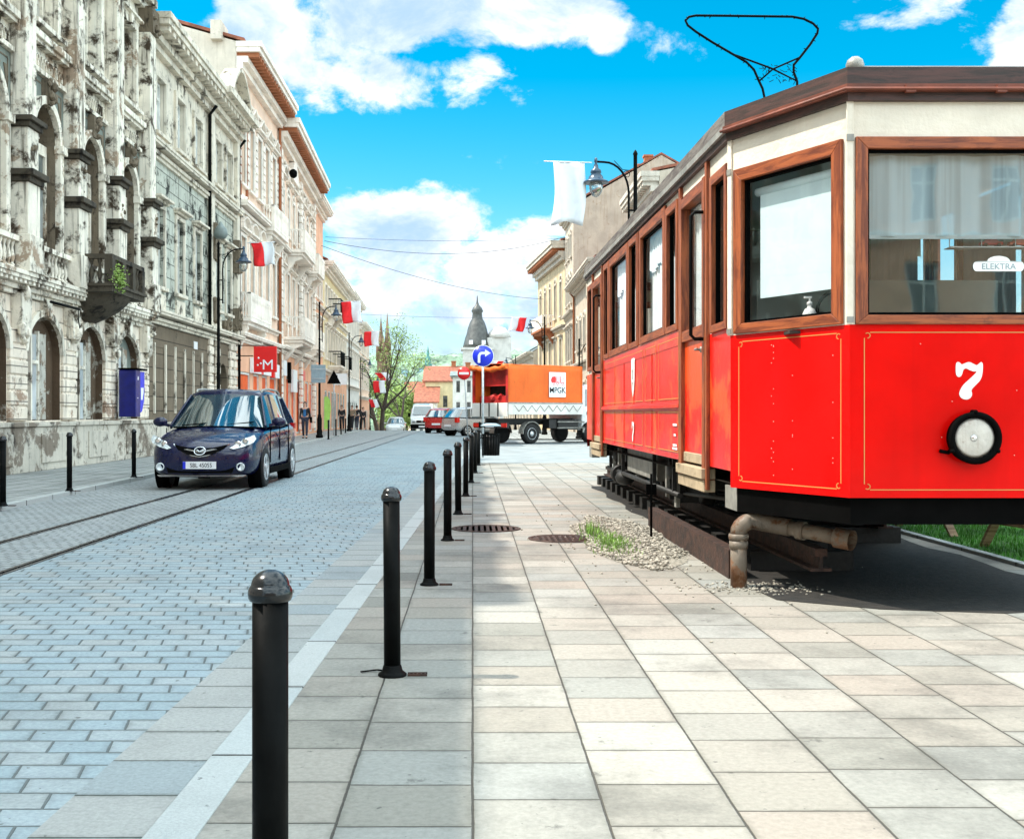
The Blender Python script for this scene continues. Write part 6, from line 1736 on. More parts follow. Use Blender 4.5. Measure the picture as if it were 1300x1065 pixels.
def minivan():
    r = thing('minivan', (-4.27, 20.15, 0), R(-90), 'dark blue minivan driving towards the viewer on the tram track paving', 'car')
    hw = .875; P = M['carblue']
    st = [(2.27, .30, .56, .58, .50), (2.22, .24, .66, .69, .68), (2.08, .19, .74, .79, .79), (1.85, .18, .80, .875, .845), (1.5, .18, .87, .955, .87), (1.15, .18, .92, 1.02, .875), (.7, .18, .95, 1.05, .875), (0, .18, .96, 1.05, .875), (-.8, .18, .98, 1.06, .875), (-1.5, .2, 1.0, 1.08, .87), (-1.95, .22, 1.02, 1.08, .85), (-2.15, .26, 1.02, 1.06, .79), (-2.26, .34, .98, 1.0, .68)]
    car_body(r, st, P, (1.36, -1.39), .325, hw)
    car_wheels(r, (1.36, -1.39), .325, .88)
    bot = [(1.34, .0, 1.0), (1.22, .55, .985), (.98, .80, .97), (.15, .83, .985), (-.85, .83, 1.0), (-1.85, .81, 1.03), (-2.17, .62, 1.05), (-2.2, 0, 1.05)]
    top = [(.45, .0, 1.535), (.42, .45, 1.52), (.33, .60, 1.50), (-.15, .635, 1.53), (-1.0, .635, 1.53), (-1.72, .61, 1.50), (-1.95, .48, 1.50), (-1.98, 0, 1.50)]
    greenhouse(r, bot, top, 1.5, None, P)
    m = MB()
    for sg in (-1, 1): m.tube([(.15, sg * .56, 1.56), (.05, sg * .57, 1.61), (-.5, sg * .58, 1.635), (-1.3, sg * .58, 1.625), (-1.7, sg * .56, 1.57)], .022, 8)
    m.build('roof_rail', M['greymetal'], r)
    m = MB()
    for (a, b) in (((1.30, .10), (1.05, .62)), ((1.34, -.52), (1.12, .02))): m.bar((a[0] - .02, a[1], 1.005), (b[0] + .04, b[1], 1.06), .018, .018); 
    m.box(1.18, 1.33, -.66, .66, .958, .985); m.build('wiper', M['black'], r)
    # grille: V shaped dark mouth with chrome bar and emblem
    fx_ = lambda y: 2.275 - .42 * (y / .85) ** 2 * .8
    def front(y, z, dx=0.0): return (2.262 - .30 * abs(y) ** 2.2 - max(0, z - .52) * .52 + dx, y, z)
    def fpoly(pts, name, mat, parent=r, dx=.0, th=.03):
        m = MB(); c = [front(y, z, dx) for y, z in pts]; c2 = [front(y, z, dx + th) for y, z in pts]
        n = len(pts); va = [m.bm.verts.new(p) for p in c]; vb = [m.bm.verts.new(p) for p in c2]
        m.bm.faces.new(vb); m.bm.faces.new(list(reversed(va)))
        for i in range(n): m.bm.faces.new((va[i], va[(i + 1) % n], vb[(i + 1) % n], vb[i]))
        return m.build(name, mat, parent)
    gr = fpoly([(-.42, .715), (-.2, .665), (0, .655), (.2, .665), (.42, .715), (.36, .64), (.18, .56), (0, .53), (-.18, .56), (-.36, .64)], 'grille', M['black'], dx=.035)
    m = MB()
    for a, b in (((-.44, .72), (-.30, .62)), ((-.30, .62), (-.12, .545)), ((-.12, .545), (0, .525)), ((0, .525), (.12, .545)), ((.12, .545), (.30, .62)), ((.30, .62), (.44, .72))): m.bar(front(a[0], a[1], .045), front(b[0], b[1], .045), .014, .014)
    m.bar(front(-.32, .655, .05), front(0, .60, .05), .012, .02); m.bar(front(.32, .655, .05), front(0, .60, .05), .012, .02); m.build('grille_trim', M['chrome'], gr)
    m = MB(); e = []
    for k in range(21): t = 2 * PI * k / 20; e.append(front(.088 * math.cos(t), .615 + .062 * math.sin(t), .07))
    m.tube(e, .009, 6); m.tube([front(-.075, .64, .07), front(-.03, .625, .07), front(0, .60, .07), front(.03, .625, .07), front(.075, .64, .07)], .009, 6); m.build('emblem', M['chrome'], gr)
    for sg in (-1, 1):
        hl_ = fpoly([(sg * .46, .66), (sg * .52, .70), (sg * .66, .80), (sg * .80, .86), (sg * .835, .80), (sg * .80, .74), (sg * .66, .675), (sg * .52, .64)], 'headlight', M['lens'], dx=.075, th=.035)
        m = MB()
        for q in (.58, .69): m.lathe([(.042, .0), (.048, .02), (.02, .01)], (0, 0, 0), n=14, axis='x', fr=lambda a, b, c, q=q: (front(sg * q, .72)[0] + .10 + a, sg * q + b, .725 + (q - .58) * .4 + c))
        m.build('reflector', M['chrome'], hl_)
        m = MB(); m.lathe([(.062, 0), (.066, .05), (.052, .055), (.045, .03), (0, .03)], n=16, axis='x', fr=lambda a, b, c: (front(sg * .62, .36)[0] + .035 + a, sg * .63 + b, .365 + c)); m.build('fog_lamp', M['lens'], r)
    fpoly([(-.56, .42), (.56, .42), (.50, .27), (-.50, .27)], 'air_intake', M['black'], dx=.03, th=.03)
    fpoly([(-.70, .235), (.70, .235), (.66, .21), (-.66, .21)], 'bumper_lip', M['carsilver'], dx=.01, th=.03)
    pl = MB().box(2.285, 2.30, -.26, .26, .335, .45).build('number_plate', M['sign_white'], r)
    MB().box(2.2995, 2.303, -.26, -.215, .337, .448).build('plate_band', M['sign_blue'], pl)
    text_mesh('SBL 45055', .095, .001, 'plate_text', M['black'], pl, Matrix.Translation((2.303, .025, .36)) @ Matrix.Rotation(R(90), 4, 'Z') @ Matrix.Rotation(R(90), 4, 'X'), sx=.85)
    for sg in (-1, 1):
        m = MB(); m.blob((.88, sg * 1.0, 1.06), .11, (.65, 1.15, .75), 2); m.bar((.92, sg * .84, 1.0), (.9, sg * .95, 1.03), .05, .05); m.build('mirror', P, r)
        m = MB()
        for x in (.95, .02, -.95): m.box(x - .006, x + .006, sg * .872 - .008, sg * .872 + .008, .38, .96)
        m.box(-1.0, 1.0, sg * .85, sg * .885, .20, .30); m.build('side_sill', M['black'], r)
        for x in (.35, -.55):
            m = MB(); m.tube([(x - .1, sg * .885, .84), (x, sg * .91, .845), (x + .1, sg * .885, .84)], .014, 6); m.build('door_handle', P, r)
        m = MB(); m.box(-2.20, -2.0, sg * .66, sg * .81, .75, 1.02); m.build('tail_lamp', M['tail'], r)
    m = MB(); m.box(.95, 1.0, -.6, .6, .9, 1.0); m.lathe([(.14, -.01), (.17, -.01), (.17, .01), (.14, .01)], (0, 0, 0), n=16, axis='x', fr=lambda a, b, c: (.9 + a, .35 + b, 1.05 + c)); m.build('dashboard', M['black'], r)
minivan()

def hatch(loc, rz, mat, label, kind='hatch', grp='parked and distant cars'):
    r = thing('parked_car', loc, R(rz), label, 'car', grp)
    hw = .84
    st = [(2.0, .30, .58, .6, .5), (1.93, .22, .68, .72, .7), (1.6, .18, .80, .87, .82), (1.1, .18, .90, .99, .84), (.5, .18, .93, 1.0, .84), (-.5, .18, .94, 1.0, .84), (-1.4, .2, .96, 1.02, .83), (-1.8, .24, .98, 1.03, .80), (-1.97, .30, .95, .98, .68)]
    car_body(r, st, mat, (1.25, -1.25), .30, hw)
    car_wheels(r, (1.25, -1.25), .30, .845)
    bot = [(1.05, 0, .99), (.95, .5, .98), (.8, .76, .95), (-.2, .79, .96), (-1.0, .79, .98), (-1.75, .74, 1.0), (-1.95, .55, 1.0), (-1.97, 0, 1.0)]
    top = [(.2, 0, 1.45), (.15, .45, 1.44), (.08, .57, 1.42), (-.3, .6, 1.45), (-.9, .6, 1.45), (-1.4, .56, 1.41), (-1.55, .42, 1.41), (-1.58, 0, 1.41)]
    greenhouse(r, bot, top, 1.42, None, mat)
    for sg in (-1, 1):
        m = MB(); m.box(-1.97, -1.78, sg * .6, sg * .81, .72, .98); m.build('tail_lamp', M['tail'], r)
        m = MB(); m.box(1.75, 1.9, sg * .5, sg * .76, .64, .78); m.build('headlight', M['lens'], r)
        MB().blob((.72, sg * .93, 1.0), .09, (.6, 1.1, .7), 1).build('mirror', mat, r)
    m = MB(); m.box(-2.02, -1.96, -.26, .26, .50, .61); m.box(1.98, 2.02, -.26, .26, .38, .49); m.build('number_plate', M['sign_white'], r)
    return r
hatch((.22, 62.5, 0), 38, M['carsilver'], 'silver hatchback with red tail lamps parked behind the no entry sign')
hatch((-1.75, 71.5, 0), 76, M['carred'], 'red car parked between the silver hatchback and the white van')
hatch((-2.2, 82.5, -.1), 86, M['cardark'], 'dark car just right of the white van, behind the red one')
hatch((-7.0, 104, gz(0, 104) + .02), -90, M['carwhite'], 'small white car coming up over the crest left of the white van')

def van():
    r = thing('delivery_van', (-4.15, 96, gz(0, 96)), R(-90), 'white van with a black bumper and dark grille facing the viewer at the crest', 'van')
    hw = .98; mat = M['carwhite']
    m = MB(); rings = []
    for (x, zb, zt, w, wt) in [(2.5, .45, .95, .80, .80), (2.42, .35, 1.12, .92, .88), (2.0, .3, 1.28, .96, .92), (1.6, .3, 1.40, .98, .94), (1.55, .3, 1.42, .98, .94), (1.0, .3, 2.28, .98, .80), (.6, .3, 2.40, .98, .80), (-2.4, .3, 2.42, .98, .82), (-2.5, .35, 2.35, .95, .8)]:
        zs = min(zt - .05, 1.45)
        half = [(0, zb), (w * .9, zb), (w, zb + .2), (w, zs), (wt, zt - .06), (wt * .8, zt), (0, zt)]
        rings.append([(x, y, z) for y, z in half] + [(x, -y, z) for y, z in reversed(half[1:-1])])
    m.loft(rings); m.build('body', mat, r, bevel=.02)
    m = MB()
    m.face([(1.58, -.80, 1.47), (1.58, .80, 1.47), (1.10, .70, 2.16), (1.10, -.70, 2.16)]); 
    o = m.build('windscreen', M['carglass'], r); s_ = o.modifiers.new('t', 'SOLIDIFY'); s_.thickness = .03
    m = MB(); m.box(2.44, 2.52, -.46, .46, .82, 1.02); m.build('grille', M['black'], r, bevel=.02)
    m = MB(); m.tube([(2.53, .075 * math.cos(t), .93 + .075 * math.sin(t)) for t in [2 * PI * k / 16 for k in range(17)]], .01, 6); m.bar((2.53, 0, .93), (2.53, 0, 1.0), .01, .012); m.bar((2.53, 0, .93), (2.53, .06, .89), .01, .012); m.bar((2.53, 0, .93), (2.53, -.06, .89), .01, .012); m.build('emblem', M['chrome'], r)
    m = MB(); m.box(2.36, 2.56, -.93, .93, .38, .70); m.build('bumper', M['black'], r, bevel=.04)
    m = MB(); m.box(2.56, 2.575, -.26, .26, .46, .57); m.build('number_plate', M['sign_white'], r)
    for sg in (-1, 1):
        m = MB(); m.prism([(sg * .55, .80), (sg * .90, .82), (sg * .90, 1.12), (sg * .62, .98)], 2.36, 2.50, lambda q, d, z: (d, q, z)); m.build('headlight', M['lens'], r)
        m = MB(); m.box(1.4, 1.5, sg * 1.02, sg * 1.2, 1.30, 1.62); m.bar((1.45, sg * .95, 1.4), (1.45, sg * 1.05, 1.4), .05, .05); m.build('mirror', M['black'], r, bevel=.02)
        m = MB(); m.box(.4, 1.25, sg * .955, sg * .99, 1.5, 2.0); m.build('side_window', M['carglass'], r)
    car_wheels(r, (1.6, -1.6), .34, .97)
van()

def truck():
    th = 38.
    r = thing('canvas_truck', (2.78, 47.0, 0), R(th), 'lorry with a bright orange canvas body and white cab parked across the side street', 'truck')
    # local +x forward; rear of the load bed at x=-2.6
    x0, x1, w, zb, zt = -2.65, 1.32, 1.12, 1.28, 3.12
    m = MB(); m.box(x0, x1, -w, w, zb - .12, zb); m.build('load_bed', M['darkmetal'], r)
    m = MB()
    # canvas: sides, front, roof; wavy
    def sheet(p0, p1, z0, z1, amp, nrm, n=26, k=8):
        g = []
        for j in range(k + 1):
            row = []
            for i in range(n + 1):
                f = i / n; v = j / k
                o = amp * (math.sin(f * 23 + v * 2) * (1 - v * .5) + .5 * math.sin(f * 9 - v * 5)) * min(1, v * 4 + .2) * min(1, (1 - v) * 4)
                row.append(m.bm.verts.new((p0[0] + (p1[0] - p0[0]) * f + nrm[0] * o, p0[1] + (p1[1] - p0[1]) * f + nrm[1] * o, z0 + (z1 - z0) * v - .015 * math.sin(f * PI * 4) ** 2 * (v > .95))))
            g.append(row)
        for j in range(k):
            for i in range(n):
                ff = m.bm.faces.new((g[j][i], g[j][i + 1], g[j + 1][i + 1], g[j + 1][i])); ff.smooth = True
    sheet((x0, -w), (x1, -w), zb + .18, zt, .014, (0, -1)); sheet((x1, w), (x0, w), zb + .18, zt, .014, (0, 1)); sheet((x1, -w), (x1, w), zb + .18, zt, .01, (1, 0))
    n = 10; g = [[m.bm.verts.new((x0 + (x1 - x0) * i / n, -w + 2 * w * j / 6, zt + .06 * math.sin(PI * j / 6) + .01 * math.sin(i * 2.1))) for i in range(n + 1)] for j in range(7)]
    for j in range(6):
        for i in range(n): ff = m.bm.faces.new((g[j][i], g[j][i + 1], g[j + 1][i + 1], g[j + 1][i])); ff.smooth = True
    cv = m.build('canvas', M['orange'], r)
    s_ = cv.modifiers.new('t', 'SOLIDIFY'); s_.thickness = .01
    # rolled-up rear curtain and open back
    m = MB()
    m.tube([(x0 - .05, -w + 2 * w * k / 12, zt - .08 - .10 * math.sin(PI * k / 12) + .02 * math.sin(k * 2.1)) for k in range(13)], [.10 + .025 * math.sin(k * 1.7) for k in range(13)], 12)
    m.build('rolled_curtain', M['orange'], r)
    m = MB(); m.box(x0 - .02, x0 + .05, -w, -w + .12, zb, zt); m.box(x0 - .02, x0 + .05, w - .12, w, zb, zt); m.box(x0 + .4, x0 + .42, -w + .02, w - .02, 2.3, zt - .05); m.box(x0 + .3, x0 + .33, -w + .1, w - .1, zb + .1, 1.9); m.build('inner_curtain', M['truckdark'], r)
    m = MB(); m.box(x0 + .9, x0 + .93, -w + .02, w - .02, zb, zt - .05); m.build('dark_inside', M['black_in'], r)
    m = MB()
    for k in range(12): m.blob((x0 + .4 + random.uniform(-.1, .2), random.uniform(-.9, .9), 1.62 + random.uniform(-.1, .25)), random.uniform(.12, .26), (1, 1, .8), 1, .15)
    m.build('sacks', M['truckdark'], r)
    # drop sides with zigzag lashing
    m = MB(); m.box(x0, x1, -w - .03, -w + .01, zb - .12, zb + .30); m.box(x0, x1, w - .01, w + .03, zb - .12, zb + .30); m.box(x0 - .04, x0, -w, w, zb - .2, zb + .34); m.build('drop_side', M['white'], r, bevel=.01)
    m = MB(); n = 8
    for k in range(n):
        a = x0 + .3 + (x1 - x0 - .4) * k / n; b = x0 + .3 + (x1 - x0 - .4) * (k + 1) / n; mid = (a + b) / 2
        m.tube([(a, -w - .045, zb + .24), (mid, -w - .045, zb + .0), (b, -w - .045, zb + .24)], .008, 5)
    for y in (-.55, 0, .55): m.box(x0 - .06, x0 - .04, y - .03, y + .03, zb - .2, zb + .34)
    m.build('lashing', M['darkmetal'], r)
    m = MB(); m.box(x0, x1 + .0, -w - .032, -w - .012, zb + .305, zb + .36); m.build('side_rail', M['greymetal'], r)
    # sign on the canvas
    sc = (-.1, 2.36); m = MB(); m.box(sc[0] - .45, sc[0] + .45, -w - .05, -w - .035, sc[1] - .50, sc[1] + .50); sg_ = m.build('sign_panel', M['sign_white'], r, bevel=.02)
    text_mesh('MPGK', .33, .002, 'sign_text', M['black'], sg_, Matrix.Translation((sc[0], -w - .053, sc[1] - .33)) @ Matrix.Rotation(R(90), 4, 'X'), sx=.98, bold=.003)
    m = MB(); fr = frame((sc[0], -w - .052, sc[1] + .15), 0); red = M['sign_red']
    def lnz(a, b, t=.014): m.bar(fr(a[0], 0, a[1]), fr(b[0], 0, b[1]), t, .006, up=(0, 1, 0))
    rect = lambda a, b, c, d: [lnz((a, c), (b, c)), lnz((a, d), (b, d)), lnz((a, c), (a, d)), lnz((b, c), (b, d))]
    rect(-.06, .17, -.07, .19); rect(.19, .36, -.07, .07); lnz((.19, .15), (.30, .15)); lnz((.30, .15), (.36, .07))
    for k in range(5): lnz((-.03 + k * .045, -.05), (-.03 + k * .045, .17), .01)
    m.prism([(-.36, .04), (-.30, .16), (-.12, .19), (-.08, .10), (-.10, -.07), (-.32, -.07)], -.003, .003, fr)
    for u in (-.2, .0, .28): m.lathe([(.045, -.003), (.065, -.003), (.065, .003), (.045, .003)], (sc[0] + u, -w - .056, sc[1] + .05), n=16, axis='y')
    m.build('truck_pictogram', red, sg_)
    # chassis, mudguards, fuel tank
    m = MB(); m.box(x0 + .1, 3.0, -.45, -.33, .75, 1.0); m.box(x0 + .1, 3.0, .33, .45, .75, 1.0); m.box(x0, x0 + .12, -1.05, 1.05, .62, .84); m.box(.1, 1.2, -1.0, -.55, .55, .95); m.box(-.4, .0, -1.0, -.6, .6, .95); m.build('chassis', M['darkmetal'], r, bevel=.01)
    m = MB(); m.tube([(.0, -1.05, .62), (1.5, -1.05, .62)], .025, 6); m.tube([(.0, -1.05, .86), (1.5, -1.05, .86)], .025, 6); m.build('side_guard', M['greymetal'], r)
    m = MB(); m.box(x0 - .03, x0, -1.05, -.72, .66, .82); m.box(x0 - .03, x0, .72, 1.05, .66, .82); m.build('tail_lamp', M['tail'], r)
    m = MB(); m.box(x0 - .035, x0 - .01, -.26, .26, .66, .78); m.build('number_plate', M['sign_white'], r)
    WR = .40
    for x in (-1.35, 1.90):
        for sgn in (-1, 1):
            wd = .30
            fr = lambda a, b, c: (x + a, sgn * (1.06 - wd + b), WR + c)
            o = MB().lathe([(WR * .56, 0), (WR * .93, 0), (WR, .04), (WR, wd - .04), (WR * .93, wd), (WR * .58, wd - .01)], n=28, axis='y', fr=fr).build('wheel', M['rubber'], r)
            m = MB(); m.lathe([(WR * .60, wd - .02), (WR * .56, wd + .005), (WR * .50, wd - .07), (WR * .3, wd - .08), (WR * .25, wd - .01), (WR * .15, wd + .02), (0, wd + .02)], n=24, axis='y', fr=fr); m.build('rim', M['alloy'], o)
            if x < 0:
                m = MB(); P = [(x + (WR + .08) * math.cos(t), WR + (WR + .08) * math.sin(t)) for t in [PI * k / 10 for k in range(11)]]
                for p, q in zip(P, P[1:]): m.bar((p[0], sgn * .92, p[1]), (q[0], sgn * .92, q[1]), .3, .02)
                m.build('mudguard', M['greymetal'], r)
    CX = -.45
    # cab
    m = MB(); P = [(1.85, .62), (1.85, 2.25), (2.05, 2.40), (2.75, 2.40), (3.25, 1.62), (3.62, 1.42), (3.72, .95), (3.70, .55), (2.95, .5), (2.8, .75), (2.35, .92), (1.95, .75)]
    m.prism(P, -1.02, 1.02, ident); m.build('cab', M['carwhite'], r, bevel=.05)
    for sgn in (-1, 1):
        m = MB(); m.prism([(2.02, 1.5), (2.02, 2.2), (2.65, 2.2), (3.08, 1.6), (3.05, 1.5)], sgn * 1.025 - .006, sgn * 1.025 + .006, ident); m.build('side_window', M['carglass'], r)
        m = MB(); m.box(3.0, 3.1, sgn * 1.08, sgn * 1.24, 1.45, 1.95); m.tube([(3.0, sgn * 1.0, 1.95), (3.02, sgn * 1.15, 1.98)], .015, 6); m.build('mirror', M['black'], r)
        m = MB(); m.box(2.1, 2.25, sgn * 1.03 - .01, sgn * 1.03 + .01, 1.15, 1.28); m.build('door_handle', M['black'], r)
        m = MB(); m.box(1.9, 2.9, sgn * 1.0 - .03, sgn * 1.0 + .03, .42, .6); m.build('step', M['greymetal'], r)
    m = MB(); m.face([(3.28, -.9, 1.64), (3.28, .9, 1.64), (2.80, .85, 2.36), (2.80, -.85, 2.36)]); o = m.build('windscreen', M['carglass'], r); s_ = o.modifiers.new('t', 'SOLIDIFY'); s_.thickness = .03
    for c in r.children:
        if c.name.split('.')[0] in ('cab', 'windscreen', 'side_window', 'mirror', 'door_handle', 'step'): c.location.x = CX
truck()
# ---------------------------------------------------------------- trees
def tree(x, y, h, spread, label, dens=1.0, leaf='leaf', seed=1, trunk_r=.2, low=.35, lsz=.12, name='tree', crown_squash=1.0, grp='trees down the street'):
    rnd = random.Random(seed)
    z = gz(x, y) - .1
    r = thing(name, (x, y, z), 0, label, 'tree', grp)
    m = MB(); tips = []
    def grow(p, d, L, rad, lev):
        pts = [p]; rr = [rad]; n = 4
        q = p.copy(); dd = d.copy()
        for i in range(n):
            dd = (dd + Vector((rnd.gauss(0, .13), rnd.gauss(0, .13), rnd.gauss(.05, .08)))).normalized()
            q = q + dd * L / n; pts.append(q.copy()); rr.append(rad * (1 - .45 * (i + 1) / n))
        m.tube(pts, rr, 6 if lev < 2 else 4, caps=False)
        if lev >= 1: tips.extend(pts[2:])
        if lev < 4:
            k = rnd.choice((2, 3, 3)) if lev else 5
            for j in range(k):
                i0 = rnd.randint(2, n) if lev else rnd.choice((2, 3, 4, 4))
                nd_ = (dd + Vector((rnd.gauss(0, .75), rnd.gauss(0, .75), rnd.gauss(.15, .35)))).normalized()
                grow(pts[i0], nd_, L * rnd.uniform(.55, .8), rr[i0] * .68, lev + 1)
    grow(Vector((0, 0, 0)), Vector((0, 0, 1)), h * .42, trunk_r, 0)
    mx = max(t.z for t in tips); 
    m.build('trunk', M['bark'], r)
    if dens > 0:
        m = MB()
        for t in tips:
            for k in range(max(1, int(6 * dens))):
                P = t + Vector((rnd.gauss(0, spread), rnd.gauss(0, spread), rnd.gauss(0, spread * .8)))
                a = Vector((rnd.gauss(0, 1), rnd.gauss(0, 1), rnd.gauss(0, 1))).normalized() * lsz; b = a.orthogonal().normalized() * lsz * .6
                m.face([P - a, P + b, P + a, P - b])
        m.build('crown', M[leaf], r, recalc=False)
    return r
tree(-8.9, 112, 12.5, .4, 'tall sparse tree just coming into leaf in front of the twin spire', .5, 'leaf', 4, .28, lsz=.10)
tree(-8.0, 128, 11.5, .5, 'slender tree with thin new leaves right of the twin spire', .6, 'leaf', 9, .22, lsz=.11)
tree(-10.2, 124, 11, .5, 'knotty bare tree trunk among the left street lamps', .4, 'leaf', 12, .30, lsz=.10)
tree(-8.6, 150, 6.5, .6, 'light green tree filling the gap left of the white van', 2.0, 'leaf', 15, .2, lsz=.16)
tree(-11.6, 165, 9.5, .7, 'broad green tree behind the lamp posts, left of the gap', 2.0, 'leaf', 18, .2, lsz=.16)
tree(-8.6, 185, 8.5, .8, 'green tree lower down the street, left of the small white gabled house', 2.0, 'leaf_far', 22, .2, lsz=.2)
tree(-14, 205, 10, .9, 'tall green tree farthest left in the gap', 2.0, 'leaf_far', 28, .2, lsz=.2)
tree(-.8, 230, 13, .9, 'green tree peeping left of the domed tower', 2.0, 'leaf_far', 31, .3, lsz=.22)
# wooded slope of the far hill
m = MB(); rnd = random.Random(5)
for k in range(2600):
    y = rnd.uniform(420, 1250); x = rnd.uniform(-.16, .08) * y; z = gz(x, y); s_ = rnd.uniform(4, 9)
    m.blob((x, y, z + s_ * .3), s_, (1, 1, .75), 1, .25)
tag(m.build('woodland', M['hillwood']), 'hazy wooded slope of the distant hill at the end of the street', 'woodland', kind='stuff')

# ---------------------------------------------------------------- overhead wires
def wire(x0, y0, z0, x1, y1, z1, sag, label, r=.012):
    n = 24; pts = []
    for i in range(n + 1):
        f = i / n; pts.append((x0 + (x1 - x0) * f, y0 + (y1 - y0) * f, z0 + (z1 - z0) * f - sag * 4 * f * (1 - f)))
    tag(MB().tube(pts, r, 5).build('overhead_wire', M['wire'], None), label, 'wire', 'overhead wires across the street')
def P_(px, py, Y): return ((px - 600) * Y / F, Y, 1.2 + (525 - py) * Y / F)
def w2(a, b, sag, label, r): wire(*P_(*a), *P_(*b), sag, label, r)
w2((408, 312, 62), (690, 380, 86), .55, 'lowest long wire slanting down to the right across the sky', .016)
w2((412, 306, 62), (717, 301, 77), .9, 'upper slack wire strung across the street to the ornate corner building', .016)
w2((413, 301, 66), (712, 303, 78), .2, 'thin nearly straight wire just above the slack one', .012)
w2((440, 398, 85), (692, 403, 90), .15, 'faint low wire crossing above the blue sign', .012)
# ---------------------------------------------------------------- people
def person(x, y, z, rz, h, top, bottom, label, pose='walk', hairlen=.1, shirt=None, seed=0, shoe='black', bag=False, detail=True):
    r = thing('person', (x, y, z), R(rz), label, 'person', None)
    k = h / 1.7
    def V(a, b, c): return (a * k, b * k, c * k)
    st = .16 if pose == 'walk' else .02
    J = {'pel': (V(0, 0, .93), .125), 'chest': (V(0, 0, 1.22), .135), 'sh': (V(0, 0, 1.38), .10), 'neck': (V(0, -.0, 1.46), .05), 'head0': (V(0, -.01, 1.52), .068), 'head1': (V(0, -.012, 1.60), .082), 'head2': (V(0, -.01, 1.675), .055)}
    for s_, n in ((-1, 'l'), (1, 'r')):
        f = s_ * st
        J['hip' + n] = (V(s_ * .09, 0, .90), .095); J['kn' + n] = (V(s_ * .095, -f * .5 - .02, .50), .058); J['an' + n] = (V(s_ * .095, -f + .03, .09), .037); J['toe' + n] = (V(s_ * .10, -f - .12, .03), .034)
        J['sho' + n] = (V(s_ * .17, 0, 1.37), .058); J['el' + n] = (V(s_ * (.205 + .02 * (seed % 2)), f * .4 + .03, 1.10), .040); J['wr' + n] = (V(s_ * .19, f * .8 - .12 - .05 * (seed % 3), .88 + .04 * (seed % 3)), .028); J['ha' + n] = (V(s_ * .185, f * .8 - .16 - .06 * (seed % 3), .81 + .05 * (seed % 3)), .030)
    E = [('pel', 'chest'), ('chest', 'sh'), ('sh', 'neck'), ('neck', 'head0'), ('head0', 'head1'), ('head1', 'head2')]
    for n in 'lr': E += [('pel', 'hip' + n), ('hip' + n, 'kn' + n), ('kn' + n, 'an' + n), ('an' + n, 'toe' + n), ('sh', 'sho' + n), ('sho' + n, 'el' + n), ('el' + n, 'wr' + n), ('wr' + n, 'ha' + n)]
    def skin(names, extra, name, mat, root='pel', add=()):
        ks = list(names); me = bpy.data.meshes.new(name)
        pts = [J[a][0] for a in ks]; es = [(ks.index(a), ks.index(b)) for a, b in E if a in ks and b in ks]
        rad = [J[a][1] for a in ks]
        for (p, q, ra) in add:
            pts.append(q); rad.append(ra); es.append((ks.index(p) if isinstance(p, str) else p, len(pts) - 1))
        me.from_pydata(pts, es, []); me.materials.append(mat)
        o = bpy.data.objects.new(name, me); COL.objects.link(o); o.parent = r
        sk = o.modifiers.new('skin', 'SKIN')
        for i, v in enumerate(me.skin_vertices[0].data):
            q = (rad[i] + extra) * k; v.radius = (q, q * .8 if i < len(ks) and ks[i] in ('pel', 'chest', 'sh') else q); v.use_root = (i == 0)
        sb = o.modifiers.new('sub', 'SUBSURF'); sb.levels = 1; sb.render_levels = 2
        return evald(o)
    fingers = []
    if detail:
        allk = list(J)
        for s_, n in ((-1, 'l'), (1, 'r')):
            hx, hy, hz = J['ha' + n][0]
            for i, (dy, ln) in enumerate(((-.032, .072), (-.011, .082), (.011, .077), (.030, .060))):
                fingers.append(('ha' + n, (hx - s_ * .006 * k, hy + dy * k, hz - ln * k), .009))
            fingers.append(('ha' + n, (hx - s_ * .03 * k, hy - .055 * k, hz - .02 * k), .010))
    body = skin(J.keys(), 0, 'body', M['skin'], add=fingers)
    skin(['pel', 'hipl', 'hipr', 'knl', 'knr', 'anl', 'anr'], .014, 'trousers', M[bottom])
    skin(['pel', 'chest', 'sh', 'shol', 'shor', 'ell', 'elr', 'wrl', 'wrr'], .016, 'jacket', M[top])
    if shirt:
        m = MB(); m.box(-.06 * k, .06 * k, -.145 * k, -.11 * k, 1.0 * k, 1.36 * k); m.build('shirt', M[shirt], r, bevel=.02)
    for s_, n in ((-1, 'l'), (1, 'r')):
        a = Vector(J['an' + n][0]); b = Vector(J['toe' + n][0]); m = MB()
        m.blob((b.x, (a.y + b.y) / 2, .035 * k), .06 * k, (.8, 2.2, .6), 2); m.build('shoe', M[shoe], r)
    m = MB(); c = Vector(V(0, .012, 1.62)); m.blob(c, .095 * k, (.95, 1.05, 1.05), 2)
    if hairlen > .12: m.blob(V(0, .05, 1.50), .08 * k, (1.15, .7, 1.6), 2)
    for v in m.bm.verts:
        if v.co.y < -.045 * k and v.co.z < 1.65 * k: v.co.y = -.045 * k + (v.co.y + .045 * k) * .1
    m.build('hair', M['hair'], r)
    m = MB()
    for s_ in (-1, 1): m.blob(V(s_ * .03, -.088, 1.605), .010 * k, (1, .6, .7), 1)
    m.build('eyes', M['black'], r)
    m = MB(); m.blob(V(0, -.10, 1.58), .013 * k, (.8, 1, 1.4), 1); m.build('nose', M['skin'], r)
    m = MB(); m.blob(V(0, -.088, 1.545), .02 * k, (1.1, .4, .35), 1); m.build('mouth', M['carred'], r)
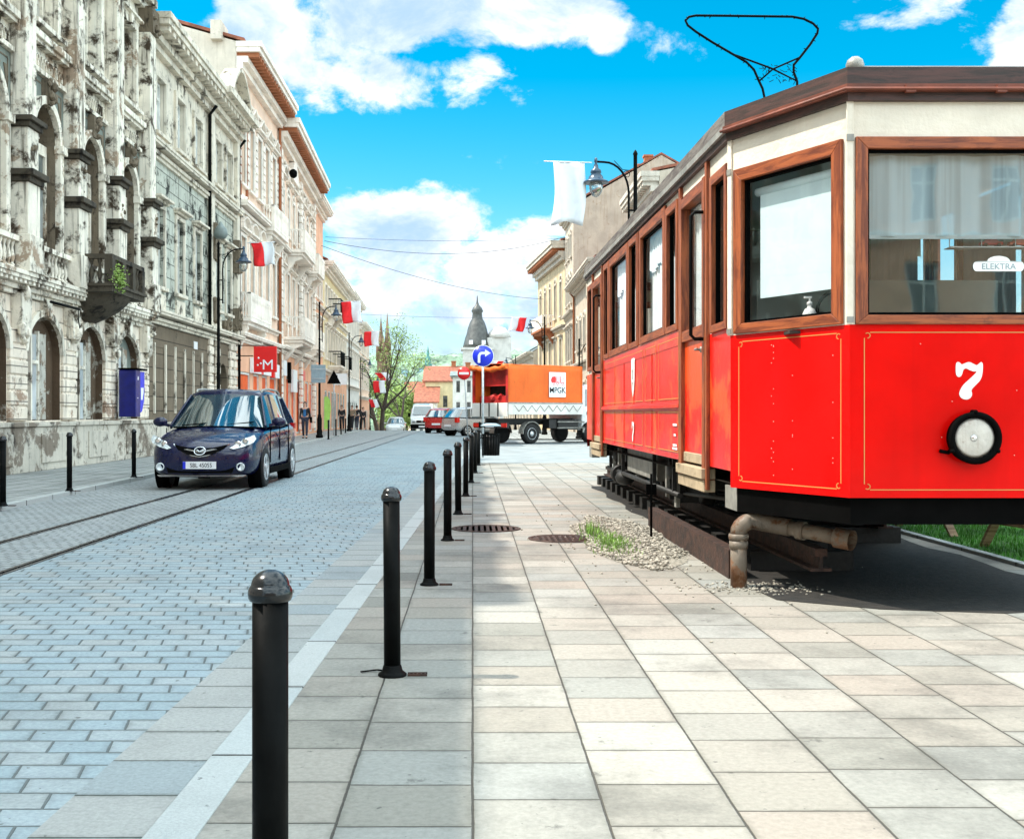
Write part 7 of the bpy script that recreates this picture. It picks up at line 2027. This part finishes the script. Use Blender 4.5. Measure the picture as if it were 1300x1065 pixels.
    if bag:
        m = MB(); m.box(.24 * k, .32 * k, -.12, .14, .72 * k, 1.0 * k); m.tube([(.28 * k, 0, 1.0 * k), (.2 * k, 0, 1.42 * k)], .012, 5); m.build('shoulder_bag', M['black'], r, bevel=.02)
    return r
person(-7.72, 52.6, .06, 0, 1.68, 'cloth_dark', 'cloth_jeans', 'woman in an open dark coat over a blue top walking by the left lamp post', hairlen=.2, shirt='cloth_blue', bag=True)
for (px, Y, rz, t, b, lb, h) in ((434, 76, 10, 'cloth_dark', 'cloth_dark', 'distant person in black standing left of the third lamp post', 1.7), (447, 80, -20, 'cloth_tan', 'cloth_dark', 'distant person in a tan jacket just right of the third lamp post', 1.72),
                                (453, 82, 170, 'cloth_dark', 'cloth_jeans', 'distant person in dark clothes beside the one in the tan jacket', 1.75), (461, 85, 30, 'cloth_dark', 'cloth_dark', 'distant person in black near the crest of the left pavement', 1.68)):
    person((px - 600) * Y / F, Y, gz(0, Y) + .06, rz, h, t, b, lb, detail=False, seed=px, pose='walk' if px % 2 else 'stand')
# green banner by the lamp post
r = thing('beach_flag', (-7.35, 56.5, .06), 0, 'slim light green advertising banner standing behind the woman', 'banner')
m = MB(); m.prism([(0, .35), (.22, .4), (.34, 1.4), (.30, 1.8), (.16, 2.0), (.0, 1.95)], -.01, .01, ident); m.build('cloth', M['lime'], r)
m = MB(); m.tube([(0, 0, 0), (0, 0, 2.05), (.2, 0, 2.15)], .015, 6); m.box(-.2, .2, -.2, .2, 0, .03); m.build('pole', M['steel'], r)
# floor lamps above the shops etc: sign pictograms left of the gap
r = thing('shop_board', (-8.75, 71.5, 3.0), R(0), 'small white shop board with a dark strip jutting from the peach building', 'sign')
MB().box(0, .9, -.04, .04, 0, .7).build('panel', M['sign_white'], r); MB().box(.1, .3, -.05, -.041, .1, .6).build('dark_strip', M['black'], r)
# metal scraps at the second bollard
r = thing('metal_scrap', (-.47, 5.3, .004), R(20), 'tiny bent strip of black metal lying left of the second bollard foot', 'scrap')
m = MB(); m.bar((-.05, 0, .003), (.03, .01, .004), .012, .005); m.bar((.03, .01, .004), (.06, -.02, .004), .012, .005); m.build('strip', M['black'], r)
